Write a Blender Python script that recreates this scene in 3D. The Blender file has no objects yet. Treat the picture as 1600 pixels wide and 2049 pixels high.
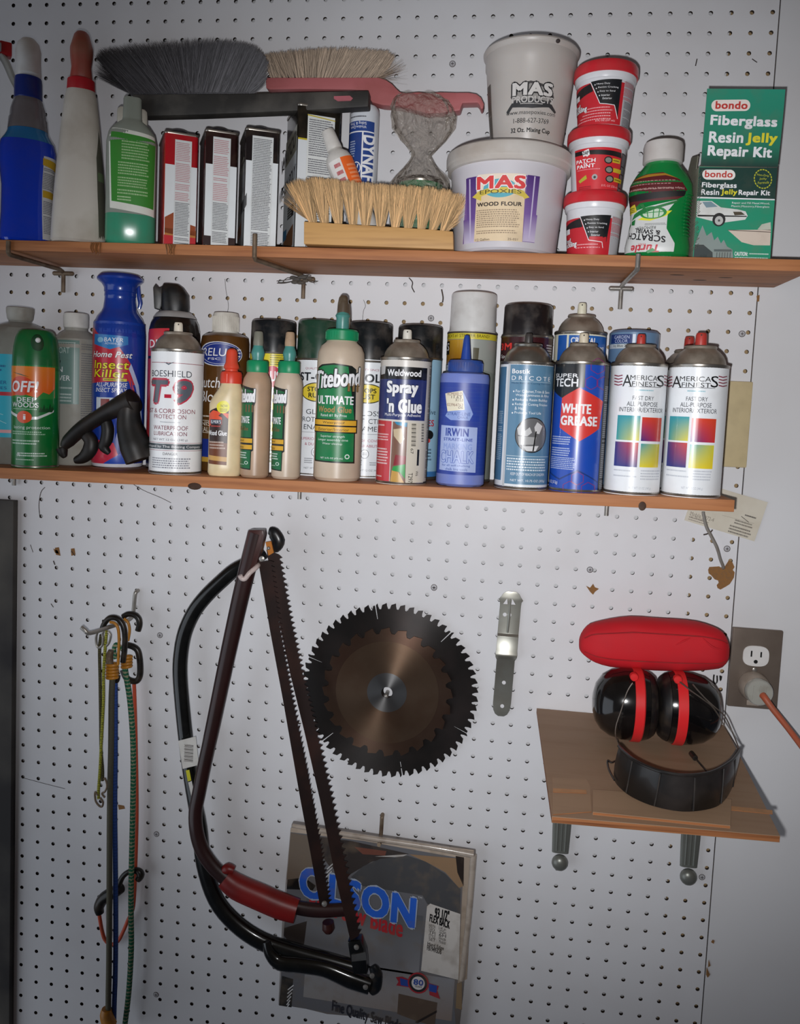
import bpy, bmesh, math, random
from math import sin, cos, pi, radians, hypot, atan2
from mathutils import Vector, Matrix
SC = bpy.context.scene
COL = SC.collection
# ------------------------------------------------------------------ camera, light, exposure
cam_data = bpy.data.cameras.new('camera'); cam = bpy.data.objects.new('camera', cam_data); COL.objects.link(cam); SC.camera = cam
_r, _u, _b = Vector((0.990643,0.129200,0.043966)), Vector((-0.053564,0.071777,0.995981)), Vector((0.125525,-0.989017,0.078026))
cam.matrix_world = Matrix.Translation(Vector((0.69788,-1.14889,0.16278))) @ Matrix((_r, _u, _b)).transposed().to_4x4()
cam_data.sensor_fit = 'VERTICAL'; cam_data.sensor_height = 36; cam_data.sensor_width = 36
cam_data.lens = 28.9898; cam_data.shift_x = 0.00738; cam_data.shift_y = -0.04079; cam_data.clip_start = .02
SC.view_settings.view_transform = 'Standard'; SC.view_settings.look = 'None'; SC.view_settings.gamma = 1; SC.view_settings.exposure = 0
SC.view_settings.use_curve_mapping = False
w = bpy.data.worlds.new('garage_ambient'); SC.world = w; w.use_nodes = True
_bg = w.node_tree.nodes['Background']; _bg.inputs[1].default_value = 1
_tc = w.node_tree.nodes.new('ShaderNodeTexCoord'); _sp = w.node_tree.nodes.new('ShaderNodeSeparateXYZ'); _rp = w.node_tree.nodes.new('ShaderNodeMapRange')
_mx = w.node_tree.nodes.new('ShaderNodeMix'); _mx.data_type = 'RGBA'; _mx.inputs['A'].default_value = (.022, .026, .036, 1); _mx.inputs['B'].default_value = (.075, .058, .045, 1)
_rp.inputs['From Min'].default_value = -.6; _rp.inputs['From Max'].default_value = .8
w.node_tree.links.new(_tc.outputs['Generated'], _sp.inputs[0]); w.node_tree.links.new(_sp.outputs['Z'], _rp.inputs['Value']); w.node_tree.links.new(_rp.outputs[0], _mx.inputs['Factor']); w.node_tree.links.new(_mx.outputs['Result'], _bg.inputs[0])
fl = bpy.data.lights.new('camera_flash', 'SPOT'); flo = bpy.data.objects.new('camera_flash', fl); COL.objects.link(flo)
flo.location = cam.location + _r*(-.018) + _u*(-.026) + _b*(-.01)
fl.energy = 33; fl.color = (.985, .985, 1); fl.shadow_soft_size = .007; fl.spot_size = radians(83); fl.spot_blend = .82
_t = Vector((.70, 0, .10)); flo.rotation_euler = (_t - flo.location).to_track_quat('-Z', 'Y').to_euler()
# weak bluish fill light, added at the left to lift the board's lower left
dl = bpy.data.lights.new('left_blue_fill', 'AREA'); dlo = bpy.data.objects.new('left_blue_fill', dl); COL.objects.link(dlo)
dl.shape = 'RECTANGLE'; dl.size = 2.2; dl.size_y = 2.2; dl.energy = 17; dl.color = (.82, .9, 1)
dlo.location = (-1.5, -1.5, -.6); dlo.rotation_euler = (Vector((.6, 0, 0)) - dlo.location).to_track_quat('-Z', 'Y').to_euler()

R0 = random.Random(7)

# ------------------------------------------------------------------ materials
def lin(h):
    h = h.lstrip('#'); o = []
    for i in (0, 2, 4):
        c = int(h[i:i+2], 16) / 255
        o.append(c / 12.92 if c <= .04045 else ((c + .055) / 1.055) ** 2.4)
    return o + [1.0]
MATS = {}
def M(name, hexc, rough=.5, metal=0, dirt=.12, scale=60, bump=0, dirtcol='#6b5a48', trans=0, alpha=1, spec=.5, sub=0, stretch=None, coat=0, ior=1.45):
    if name in MATS: return MATS[name]
    m = bpy.data.materials.new(name); m.use_nodes = True
    nt = m.node_tree; b = nt.nodes['Principled BSDF']
    tc = nt.nodes.new('ShaderNodeTexCoord'); mp = nt.nodes.new('ShaderNodeMapping')
    nt.links.new(tc.outputs['Object'], mp.inputs['Vector'])
    if stretch: mp.inputs['Scale'].default_value = stretch
    n = nt.nodes.new('ShaderNodeTexNoise'); n.inputs['Scale'].default_value = scale; n.inputs['Detail'].default_value = 6
    nt.links.new(mp.outputs[0], n.inputs['Vector'])
    r = nt.nodes.new('ShaderNodeMapRange'); r.inputs['From Min'].default_value = .45; r.inputs['From Max'].default_value = .8
    r.inputs['To Max'].default_value = dirt * 2
    nt.links.new(n.outputs['Fac'], r.inputs['Value'])
    mx = nt.nodes.new('ShaderNodeMix'); mx.data_type = 'RGBA'
    mx.inputs['A'].default_value = lin(hexc); mx.inputs['B'].default_value = lin(dirtcol)
    nt.links.new(r.outputs[0], mx.inputs['Factor']); nt.links.new(mx.outputs['Result'], b.inputs['Base Color'])
    b.inputs['Roughness'].default_value = rough; b.inputs['Metallic'].default_value = metal
    b.inputs['Transmission Weight'].default_value = trans; b.inputs['Alpha'].default_value = alpha
    b.inputs['Specular IOR Level'].default_value = spec; b.inputs['IOR'].default_value = ior
    b.inputs['Coat Weight'].default_value = coat; b.inputs['Coat Roughness'].default_value = .1
    if sub: b.inputs['Subsurface Weight'].default_value = sub; b.inputs['Subsurface Radius'].default_value = (.006, .004, .003)
    if bump:
        bp = nt.nodes.new('ShaderNodeBump'); bp.inputs['Strength'].default_value = bump; bp.inputs['Distance'].default_value = .001
        nt.links.new(n.outputs['Fac'], bp.inputs['Height']); nt.links.new(bp.outputs[0], b.inputs['Normal'])
    MATS[name] = m
    return m
def ink(name, rough, dirt=.10, coat=0):
    m = bpy.data.materials.new(name); m.use_nodes = True
    nt = m.node_tree; b = nt.nodes['Principled BSDF']
    a = nt.nodes.new('ShaderNodeVertexColor'); a.layer_name = 'Col'
    tc = nt.nodes.new('ShaderNodeTexCoord'); n = nt.nodes.new('ShaderNodeTexNoise'); n.inputs['Scale'].default_value = 45; n.inputs['Detail'].default_value = 7
    nt.links.new(tc.outputs['Object'], n.inputs['Vector'])
    r = nt.nodes.new('ShaderNodeMapRange'); r.inputs['From Min'].default_value = .5; r.inputs['From Max'].default_value = .85; r.inputs['To Max'].default_value = dirt * 2
    nt.links.new(n.outputs['Fac'], r.inputs['Value'])
    mx = nt.nodes.new('ShaderNodeMix'); mx.data_type = 'RGBA'; mx.inputs['B'].default_value = lin('#7a6a58')
    nt.links.new(a.outputs['Color'], mx.inputs['A']); nt.links.new(r.outputs[0], mx.inputs['Factor'])
    nt.links.new(mx.outputs['Result'], b.inputs['Base Color'])
    b.inputs['Roughness'].default_value = rough; b.inputs['Coat Weight'].default_value = coat; b.inputs['Coat Roughness'].default_value = .12
    return m
INK_METAL = ink('printed_metal', .32, .05, .4)
INK_PLASTIC = ink('printed_plastic', .4, .08)
INK_PAPER = ink('printed_paper', .6, .14)

# ------------------------------------------------------------------ mesh builder (mm)
class B:
    def __init__(s): s.v = []; s.f = []; s.m = []; s.c = None
    def add(s, vs, fs, mi=0, T=None):
        o = len(s.v)
        if T is not None: vs = [tuple(T @ Vector(q)) for q in vs]
        s.v += [tuple(q) for q in vs]; s.f += [tuple(i + o for i in f) for f in fs]; s.m += [mi] * len(fs)
        return s
    def box(s, x0, x1, y0, y1, z0, z1, mi=0, T=None):
        v = [(x, y, z) for z in (z0, z1) for y in (y0, y1) for x in (x0, x1)]
        return s.add(v, [(0,2,3,1),(4,5,7,6),(0,1,5,4),(2,6,7,3),(0,4,6,2),(1,3,7,5)], mi, T)
    def lathe(s, prof, n=48, mi=0, c=(0,0,0), sx=1, sy=1, T=None, a0=0):
        vs = []; fs = []
        for r, z in prof:
            for k in range(n):
                a = 2 * pi * k / n + a0; vs.append((c[0] + r*sx*cos(a), c[1] + r*sy*sin(a), c[2] + z))
        for i in range(len(prof) - 1):
            for k in range(n):
                a, b = i*n + k, i*n + (k+1) % n
                fs.append((a, b, b + n, a + n))
        fs.append(tuple(range(n))[::-1]); fs.append(tuple(range((len(prof)-1)*n, len(prof)*n)))
        return s.add(vs, fs, mi, T)
    def shell(s, prof, n=48, mi=0, **k):   # open surface of revolution whose profile is already closed (thickness drawn in)
        o = len(s.f); s.lathe(prof, n, mi, **k); s.f = s.f[:-2]; s.m = s.m[:-2]; return s
    def loft(s, secs, n=56, mi=0, T=None, caps=True):
        vs = []; fs = []
        for q in secs:
            z, rx, ry = q[:3]; e = q[3] if len(q) > 3 else 2; cx = q[4] if len(q) > 4 else 0; cy = q[5] if len(q) > 5 else 0
            for k in range(n):
                a = 2*pi*k/n; ca, sa = cos(a), sin(a)
                vs.append((cx + rx*math.copysign(abs(ca)**(2/e), ca), cy + ry*math.copysign(abs(sa)**(2/e), sa), z))
        for i in range(len(secs) - 1):
            for k in range(n):
                a, b = i*n + k, i*n + (k+1) % n; fs.append((a, b, b+n, a+n))
        if caps: fs.append(tuple(range(n))[::-1]); fs.append(tuple(range((len(secs)-1)*n, len(secs)*n)))
        return s.add(vs, fs, mi, T)
    def tube(s, pts, r, n=12, mi=0, smooth=0, flat=1, up=(0,0,1)):
        P = [Vector(q) for q in pts]
        if smooth: P = catmull(P, smooth)
        N = len(P); rr = r if isinstance(r, (list, tuple)) else [r]
        def rad(i):
            if len(rr) == 1: return rr[0]
            t = i/(N-1)*(len(rr)-1); j = min(int(t), len(rr)-2); return rr[j] + (rr[j+1]-rr[j])*(t-j)
        vs = []; fs = []; prev = None
        for i, q in enumerate(P):
            t = (P[min(i+1, N-1)] - P[max(i-1, 0)]).normalized()
            if prev is None:
                u = Vector(up); u = (u - t*u.dot(t))
                if u.length < 1e-3: u = Vector((0,1,0)); u = u - t*u.dot(t)
                u.normalize()
            else: u = (prev - t*prev.dot(t)).normalized()
            prev = u; w = t.cross(u); a = rad(i)
            for k in range(n):
                g = 2*pi*k/n; vs.append(q + u*cos(g)*a + w*sin(g)*a*flat)
        for i in range(N-1):
            for k in range(n):
                a, b = i*n+k, i*n+(k+1) % n; fs.append((a, b, b+n, a+n))
        fs.append(tuple(range(n))[::-1]); fs.append(tuple(range((N-1)*n, N*n)))
        return s.add(vs, fs, mi)
    def prism(s, poly, y0, y1, mi=0, T=None):   # polygon in XZ, extruded in Y
        n = len(poly); vs = [(x, y0, z) for x, z in poly] + [(x, y1, z) for x, z in poly]
        fs = [tuple(range(n)), tuple(range(n, 2*n))[::-1]] + [(i, i+n, (i+1) % n + n, (i+1) % n) for i in range(n)]
        return s.add(vs, fs, mi, T)
    def ball(s, c, r, mi=0, n=20, sx=1, sy=1, sz=1):
        pr = [(r*sin(pi*i/(n//2)) + 1e-4, -r*cos(pi*i/(n//2))*sz) for i in range(n//2 + 1)]
        return s.lathe(pr, n, mi, c, sx, sy)
def catmull(P, k):
    out = []; n = len(P)
    for i in range(n-1):
        a, b, c, d = P[max(i-1, 0)], P[i], P[i+1], P[min(i+2, n-1)]
        for j in range(k):
            t = j/k
            out.append(.5*((2*b) + (c-a)*t + (2*a-5*b+4*c-d)*t*t + (3*b-a-3*c+d)*t**3))
    out.append(P[-1]); return out
def obj(name, b, mats, parent=None, loc=None, rot=None, smooth=35, bevel=0, seg=2, org=None, fix=True):
    me = bpy.data.meshes.new(name)
    ox, oy, oz = org or (0, 0, 0)
    me.from_pydata([((x-ox)*.001, (y-oy)*.001, (z-oz)*.001) for x, y, z in b.v], [], b.f)
    for m in (mats if isinstance(mats, (list, tuple)) else [mats]): me.materials.append(m)
    me.polygons.foreach_set('material_index', b.m)
    if b.c is not None:
        at = me.color_attributes.new('Col', 'FLOAT_COLOR', 'POINT'); at.data.foreach_set('color', [q for c in b.c for q in c])
    me.update()
    if fix or bevel:
        bm = bmesh.new(); bm.from_mesh(me)
        if bevel:
            ed = [e for e in bm.edges if len(e.link_faces) == 2 and e.calc_face_angle(0) > radians(40)]
            bmesh.ops.bevel(bm, geom=ed, offset=bevel*.001, segments=seg, affect='EDGES', profile=.6, clamp_overlap=True)
        if b.c is None: bmesh.ops.recalc_face_normals(bm, faces=bm.faces)
        bm.to_mesh(me); bm.free()
    if smooth:
        me.shade_smooth(); me.set_sharp_from_angle(angle=radians(smooth))
    o = bpy.data.objects.new(name, me); COL.objects.link(o)
    if parent: o.parent = parent
    if loc: o.location = loc
    if rot: o.rotation_euler = rot
    return o
def tag(o, label, cat, group=None):
    o['label'] = label; o['category'] = cat
    if group: o['group'] = group
    return o
def thing(name, label, cat, loc, rz=0, group=None):
    o = bpy.data.objects.new(name, None); COL.objects.link(o); o.empty_display_size = .02
    o.location = loc; o.rotation_euler = (0, 0, radians(rz))
    return tag(o, label, cat, group)
def struct(o): o['kind'] = 'structure'; return o

# ------------------------------------------------------------------ printed labels
TXT = {}
def text_mesh(s, bold, shear):
    k = (s, bold, shear)
    if k not in TXT:
        cu = bpy.data.curves.new('lettering', 'FONT'); cu.body = s; cu.size = 1; cu.space_character = 1+bold*1.6; cu.shear = shear; cu.resolution_u = 3; cu.fill_mode = 'FRONT'
        cu.dimensions = '2D'
        ob = bpy.data.objects.new('lettering', cu); me = ob.to_mesh()
        TXT[k] = ([(v.co.x, v.co.y) for v in me.vertices], [tuple(p.vertices) for p in me.polygons])
        ob.to_mesh_clear(); bpy.data.objects.remove(ob); bpy.data.curves.remove(cu)
    return TXT[k]
def flat_surface(w, y=0):
    return lambda th, v, l: (th*w/2, y - l, v)
def wrap_surface(secs):
    def f(th, v, l):
        s, c = sin(th), cos(th)
        a = secs[0]; b = secs[-1]
        for i in range(len(secs)-1):
            if secs[i][0] <= v <= secs[i+1][0] and secs[i+1][0] > secs[i][0]: a, b = secs[i], secs[i+1]; break
        else:
            if v < secs[0][0]: b = a
            else: a = b
        t = 0 if a is b else (v-a[0])/(b[0]-a[0])
        g = lambda i, d: (a[i] if len(a) > i else d)*(1-t) + (b[i] if len(b) > i else d)*t
        rx, ry, e, cx, cy = g(1,0), g(2,0), g(3,2), g(4,0), g(5,0)
        y = ry*max(0, 1-abs(s)**e)**(1/e)
        nx, ny = s, math.copysign(y/ry, c)
        return (cx + s*rx + nx*l, cy - math.copysign(y, c) - ny*l, v)
    f.vs = 9 if len(secs) > 2 else 0
    return f
LAY = .15
def label(items, surf, parent, mat, name='label', curved=True, vs=0, scale=(1,1), loc=None, turn=None, base=.12):
    out = B(); out.c = []
    vs = vs or getattr(surf, 'vs', 0)
    rnd = random.Random(len(items)*7 + 3)
    def put(bm, layer, colf):
        l = base + layer*LAY
        vs_ = [surf(v.co.x, v.co.y, l) for v in bm.verts]
        out.add(vs_, [tuple(v.index for v in f.verts) for f in bm.faces]); out.c += [colf(v.co.x, v.co.y) for v in bm.verts]
    def cut(bm, x0, x1, y0, y1, dx, dy):
        if curved and dx:
            k = math.floor(x0/dx) + 1
            while k*dx < x1:
                bmesh.ops.bisect_plane(bm, geom=bm.verts[:]+bm.edges[:]+bm.faces[:], plane_co=(k*dx, 0, 0), plane_no=(1, 0, 0)); k += 1
        if dy:
            k = math.floor(y0/dy) + 1
            while k*dy < y1:
                bmesh.ops.bisect_plane(bm, geom=bm.verts[:]+bm.edges[:]+bm.faces[:], plane_co=(0, k*dy, 0), plane_no=(0, 1, 0)); k += 1
        bm.verts.index_update()
    def poly(vsx, fs, layer, c, dx=.12):
        bm = bmesh.new(); bv = [bm.verts.new((x, y, 0)) for x, y in vsx]
        for f in fs:
            try: bm.faces.new([bv[i] for i in f])
            except ValueError: pass
        xs = [q[0] for q in vsx]; ys = [q[1] for q in vsx]
        cut(bm, min(xs), max(xs), min(ys), max(ys), dx, vs)
        cc = lin(c) if isinstance(c, str) else None
        put(bm, layer, (lambda x, y: cc) if cc else c); bm.free()
    for it in items:
        k = it[0]
        if k == 'r':
            _, a, b, c, d, col, l = it; poly([(a,b),(c,b),(c,d),(a,d)], [(0,1,2,3)], l, col)
        elif k == 'g':
            _, a, b, c, d, cs, l = it; tl, tr, br, bl = [lin(q) for q in cs]
            def cf(x, y, a=a, b=b, c=c, d=d, q=(tl, tr, br, bl)):
                s = min(1, max(0, (x-a)/(c-a))); t = min(1, max(0, (y-b)/(d-b)))
                return [(q[0][i]*(1-s)+q[1][i]*s)*t + (q[3][i]*(1-s)+q[2][i]*s)*(1-t) for i in range(4)]
            N = 8; vv = [(a+(c-a)*i/N, b+(d-b)*j/N) for j in range(N+1) for i in range(N+1)]
            poly(vv, [(j*(N+1)+i, j*(N+1)+i+1, (j+1)*(N+1)+i+1, (j+1)*(N+1)+i) for j in range(N) for i in range(N)], l, cf)
        elif k == 'p':
            _, pts, col, l = it; poly(pts, [tuple(range(len(pts)))], l, col)
        elif k == 'e':
            _, a, b, c, d, col, l = it; N = 32
            poly([((a+c)/2+(c-a)/2*cos(2*pi*i/N), (b+d)/2+(d-b)/2*sin(2*pi*i/N)) for i in range(N)], [tuple(range(N))], l, col)
        elif k == 'm':
            _, a, b, c, d, n, col, l = it; h = (d-b)/n; vv = []; ff = []
            for i in range(n):
                x = a; y = b + h*i
                if rnd.random() < .06: continue
                end = c - (c-a)*rnd.random()*.12
                while x < end:
                    w = (c-a)*rnd.uniform(.02, .055); x1 = min(x+w, end); o = len(vv)
                    vv += [(x, y+h*.22), (x1, y+h*.22), (x1, y+h*.72), (x, y+h*.72)]; ff.append((o, o+1, o+2, o+3)); x = x1 + (c-a)*.014
            if vv:
                bm = bmesh.new(); bv = [bm.verts.new((x, y, 0)) for x, y in vv]
                for f in ff: bm.faces.new([bv[q] for q in f])
                bm.verts.index_update(); cc = lin(col); put(bm, l, lambda x, y: cc); bm.free()
        elif k == 't':
            _, s, a, b, c, d, col, l, bold, sh, o, rot = it
            V0, F0 = text_mesh(s, bold if bold > .015 else 0, sh)
            if not V0: continue
            hv = (d-b) if abs(rot) < 1 or abs(rot) > 2.5 else (c-a)*scale[0]
            st = [(0, 0)]
            bo = bold*1.1*hv if bold > .015 else 0
            if bo: st += [(sx*bo, sy*bo*.7) for sx in (-1, 1) for sy in (-1, 1)]
            jobs = []
            if o:
                ow = (bold*1.1 + o[1]*.8)*hv
                jobs += [((ow*cos(k*pi/4), ow*sin(k*pi/4)), o[0], l-.9+k*.1) for k in range(8)]
            jobs += [(q, col, l+k*.12) for k, q in enumerate(st)]
            xs = [q[0] for q in V0]; ys = [q[1] for q in V0]; x0, x1, y0, y1 = min(xs), max(xs), min(ys), max(ys)
            for (off, cc, ll) in jobs:
                vv, ff = V0, F0; w, h = c-a-2*bo/scale[0], d-b-1.4*bo; mx, my = (a+c)/2+off[0]/scale[0], (b+d)/2+off[1]
                P = []
                q = int(round(rot/(pi/2))) % 4; fr = rot - round(rot/(pi/2))*(pi/2)
                for x, y in vv:
                    nx, ny = (x-x0)/(x1-x0)-.5, (y-y0)/(y1-y0)-.5
                    if q == 1: nx, ny = -ny, nx
                    elif q == 2: nx, ny = -nx, -ny
                    elif q == 3: nx, ny = ny, -nx
                    P.append((mx+nx*w, my+ny*h + nx*w*scale[0]*math.tan(fr)))
                poly(P, ff, ll, cc)
    return obj(name, out, mat, parent, loc, turn, smooth=30, fix=False)

# label drawings: (angle round the body or -1..1 across a flat face, height in mm)
ART={}
ART['off']=[('g',-1.571,-0.03,1.571,93.35,('#0c7a34','#0c7a34','#0c6a30','#0c6a30'),0),('r',-1.571,93.35,1.571,135.23,'#10863c',0),('g',-1.571,93.31,0.882,133.49,('#e8922c','#e87a24','#e8641c','#ee5c1e'),1),('p',[(-1.427,93.28),(-0.454,96.81),(0.043,92.49),(0.3,100.35),(0.565,97.76),(0.868,105.61),(0.844,91.67),(-1.442,91.53)],'#2f8a3a',2),('e',-1.251,95.06,-0.074,120.22,'#d8431c',3),('t','OFF!',-1.152,99.44,0.108,114.28,'#f2f2f4',5,0.03,0.15,None,0),('p',[(-1.176,125.63),(-0.633,123.01),(-0.264,119.52),(-0.635,121.61)],'#274a2c',2),('t','DEEP',-0.83,87.04,0.016,92.8,'#f2f2f4',4,0.02,0,None,0),('t','WOODS',-1.129,79.7,0.118,86.34,'#f2f2f4',4,0.02,0,None,0),('m',-1.088,76.56,0.118,78.65,1,'#a8d0b0',2),('p',[(0.108,74.17),(0.214,81.16),(0.307,74.2)],'#0b4a24',3),('p',[(0.231,74.19),(0.345,84.66),(0.438,74.21)],'#0b4a24',3),('p',[(0.358,74.2),(0.473,81.19),(0.577,74.23)],'#0b4a24',3),('p',[(0.492,74.22),(0.623,86.43),(0.73,74.24)],'#0b4a24',3),('p',[(0.606,74.23),(0.743,82.96),(0.87,74.26)],'#0b4a24',3),('p',[(-1.37,74.91),(-0.491,67.12),(0.076,68.06),(0.821,77.74),(0.816,74.6),(0.072,64.4),(-0.496,63.27),(-1.391,71.42)],'#dfe6e2',3),('e',-0.823,59.08,-0.15,75.16,'#e05228',4),('t','i',-0.519,63.63,-0.397,70.61,'#f2f2f4',5,0.02,0,None,0),('t','lasting protection',-1.021,50.41,0.622,55.64,'#dcebe0',2,0.015,0,None,0),('m',-1.141,43.4,0.43,48.99,2,'#a8d0b0',2),('m',-1.175,30.45,0.161,37.79,2,'#c0dcc8',2),('m',-0.789,14.81,0.531,20.92,2,'#d8e8dc',2),('m',-0.892,9.84,-0.048,12.11,1,'#c8dccc',2),('t','(P)',-0.835,14.66,-0.668,19.03,'#f2f2f4',2,0,0,None,0)]
ART['teal_bottle']=[('r',-1.571,37.09,-0.079,150.73,'#35b3cc',0),('m',-1.571,126.18,-0.398,137.09,2,'#2a6a9c',2),('t','WATER',-1.013,109.82,-0.364,114.36,'#1d5a96',2,0.01,0,None,0),('t','MIXES',-0.933,102.55,-0.366,106.55,'#1d5a96',2,0.01,0,None,0),('r',-1.571,94.18,-0.078,99.27,'#c2303c',2),('p',[(-1.432,79.42),(-0.469,67.6),(-0.457,68.4),(-1.369,80.22)],'#9adbe6',2),('p',[(-1.442,74.91),(-0.375,55.82),(-0.361,56.55),(-1.362,75.64)],'#9adbe6',2),('r',-1.571,43.27,-0.095,47.64,'#e3a7ac',2)]
ART['grey_bottle']=[('r',-1.571,85.36,0.15,173.5,'#65857e',0),('r',-1.571,169.6,-0.021,170.34,'#b9c6c2',1),('r',-0.066,86.55,-0.042,170.52,'#b9c6c2',1),('t','COAT',-0.926,155.04,-0.265,163.36,'#b4c4c0',2,0,0,None,0),('t','STAIN',-1.571,129.1,-0.566,136.49,'#f2f2f4',2,0.01,0,None,0),('t','REMOVER',-1.571,117.47,-0.225,124.49,'#f2f2f4',2,0.01,0,None,0),('r',-1.571,141.85,-0.673,145.18,'#101012',2),('m',-0.853,87.6,-0.127,109.78,5,'#b9c6c2',2),('m',0.238,61.84,1.26,170.15,34,'#6e6e72',1)]
ART['bayer']=[('g',-1.571,5.56,1.571,203.29,('#1c46a8','#1c3fa0','#16308c','#16308c'),0),('p',[(-1.383,198.27),(-0.913,186.33),(-0.07,171.8),(0.511,142.44),(0.685,116.62),(0.496,116.57),(-1.571,116.04)],'#c2263c',1),('p',[(-1.571,116.04),(0.499,122.11),(0.548,101.8),(-0.111,97.88),(-1.571,97.56)],'#1c3f9e',2),('p',[(-1.112,185.37),(0.317,183.02),(0.328,171.94),(-0.342,164.32),(-1.131,171.51)],'#2f7cc0',2),('t','BAYER',-0.578,174.9,0.143,180.44,'#f2f2f4',3,0.01,0.1,None,0),('t','ADVANCED',-0.545,171.01,0.098,173.97,'#d8e4f4',3,0,0,None,0),('e',-0.897,173.44,-0.61,180.83,'#8ac0e0',3),('t','Home Pest',-1.179,153.27,0.508,161.59,'#f2f2f4',3,0.02,0.3,('#101012',0.05),0),('t','Insect',-1.077,137.55,0.367,149.2,'#f0e028',3,0.02,0.1,('#101012',0.06),0),('t','Killer',-1.071,125.54,0.333,136.63,'#f0e028',3,0.02,0.1,('#101012',0.06),0),('r',-0.605,120.79,0.3,124.48,'#d8c63c',3),('m',-0.555,121.53,0.262,123.74,1,'#3a3a20',4),('t','ALL-PURPOSE',-0.942,112.62,0.324,118.72,'#f2f2f4',4,0.01,0.15,None,0),('t','INSECT SPRAY',-0.949,105.22,0.309,111.14,'#f2f2f4',4,0.01,0.15,None,0),('p',[(0.454,146.12),(0.83,116.66),(1.065,76.06),(1.146,42.81),(0.966,76.04),(0.683,112.93),(0.365,138.7)],'#b8c4e4',2),('p',[(0.362,135.0),(0.615,109.21),(0.797,72.31),(0.656,72.27),(0.519,105.49),(0.304,129.44)],'#c4404c',2),('r',-0.926,77.53,0.421,97.86,'#cfd6e0',2),('r',-0.696,81.12,-0.332,95.91,'#8a3a34',3),('r',-0.224,79.42,0.093,94.21,'#b6c0b8',3),('p',[(-1.571,42.12),(-0.147,35.05),(0.154,5.6),(-1.571,5.16)],'#c8304a',2),('p',[(-0.562,5.36),(0.109,20.36),(0.373,5.67)],'#2a4fb4',3)]
ART['dry']=[('r',-1.571,12.61,0.238,190.08,'#121214',0),('p',[(-1.381,193.74),(-0.205,194.94),(-0.153,157.07),(-1.571,156.75)],'#c9303c',1),('t','DRY',-1.143,168.02,-0.148,179.12,'#f2f2f4',3,0.02,0,None,0),('r',-1.571,44.04,-0.93,153.11,'#b8303a',1)]
ART['t9']=[('r',-1.571,-0.03,1.571,159.13,'#f4f6f8',0),('p',[(-1.228,142.47),(1.265,141.52),(1.268,142.2),(-1.226,143.16)],'#9a3a4a',1),('p',[(-0.537,143.5),(-0.331,141.52),(-0.092,144.19),(-0.332,139.63)],'#5c6e78',2),('t','BOESHIELD',-1.173,124.77,0.559,132.83,'#3d454e',2,0,0,None,0),('t','T',-1.158,91.51,-0.329,120.32,'#5a606a',3,0.05,0.15,('#c2304a',0.1),0),('t','9',-0.096,91.49,0.598,120.65,'#5a606a',3,0.05,0.15,('#c2304a',0.1),0),('r',-0.469,97.8,-0.2,102.43,'#c2203a',3),('t','RUST & CORROSION',-1.571,78.48,0.75,84.14,'#8a3344',2,0,0,None,0),('t','PROTECTION',-0.94,71.43,0.368,76.74,'#8a3344',2,0,0,None,0),('p',[(-0.634,66.92),(0.144,66.68),(0.144,67.19),(-0.633,67.44)],'#6a7280',1),('t','WATERPROOF',-0.95,57.04,0.451,62.53,'#7d2c40',2,0.01,0,None,0),('t','LUBRICATION',-0.929,49.83,0.414,54.98,'#7d2c40',2,0.01,0,None,0),('t','NET WT 12 OZ (340 g)',-0.961,42.63,0.445,46.06,'#6c6c78',2,0,0,None,0),('p',[(-1.571,40.19),(1.504,40.4),(1.508,40.91),(-1.571,40.7)],'#9a3a4a',1),('r',-1.571,32.42,1.571,39.28,'#4f585e',1),('t','Developed by The Boeing Company',-1.571,33.38,1.108,37.5,'#f2f2f4',2,0.01,0,None,0),('p',[(-1.571,30.42),(1.467,30.62),(1.47,31.13),(-1.571,30.93)],'#9a3a4a',1),('t','DANGER',-0.479,24.8,0.078,28.23,'#4a4a52',2,0,0,None,0),('m',-1.0,7.34,0.686,21.92,5,'#8a8c96',2)]
ART['elmer']=[('p',[(-1.262,82.58),(-0.638,87.06),(0.16,88.56),(0.116,14.16),(-1.249,15.45)],'#2c1410',0),('p',[(-1.281,43.79),(0.122,42.43),(0.102,14.16),(-1.249,15.45)],'#6e3a1c',1),('p',[(-1.29,26.64),(0.118,24.58),(0.11,18.62),(-1.293,20.67)],'#c79a54',2),('p',[(-1.342,78.1),(-0.823,84.07),(0.158,80.38),(0.129,73.68),(-0.256,81.11),(-1.228,61.69)],'#e0502c',2),('e',-0.571,80.51,0.202,96.6,'#e6de28',3),('t','NOW',-0.312,88.26,0.091,91.83,'#3a3a10',4,0.01,0,None,0),('m',-0.364,82.3,0.077,87.07,3,'#5a5a18',4),('p',[(-1.061,66.92),(-0.597,78.86),(-0.222,75.15),(-0.224,66.22)],'#e0502c',4),('r',-1.06,66.49,-0.244,72.45,'#1f2c46',5),('t',"ELMER'S",-0.981,67.39,-0.273,71.56,'#f2f2f4',6,0.01,0,None,0),('m',-0.995,62.47,-0.26,65.45,1,'#c0403a',4),('t','Wood Glue',-1.231,52.05,0.084,58.46,'#f2f2f4',3,0.02,0,None,0),('m',-1.146,34.17,0.012,45.34,3,'#c4b0a4',2)]
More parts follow.
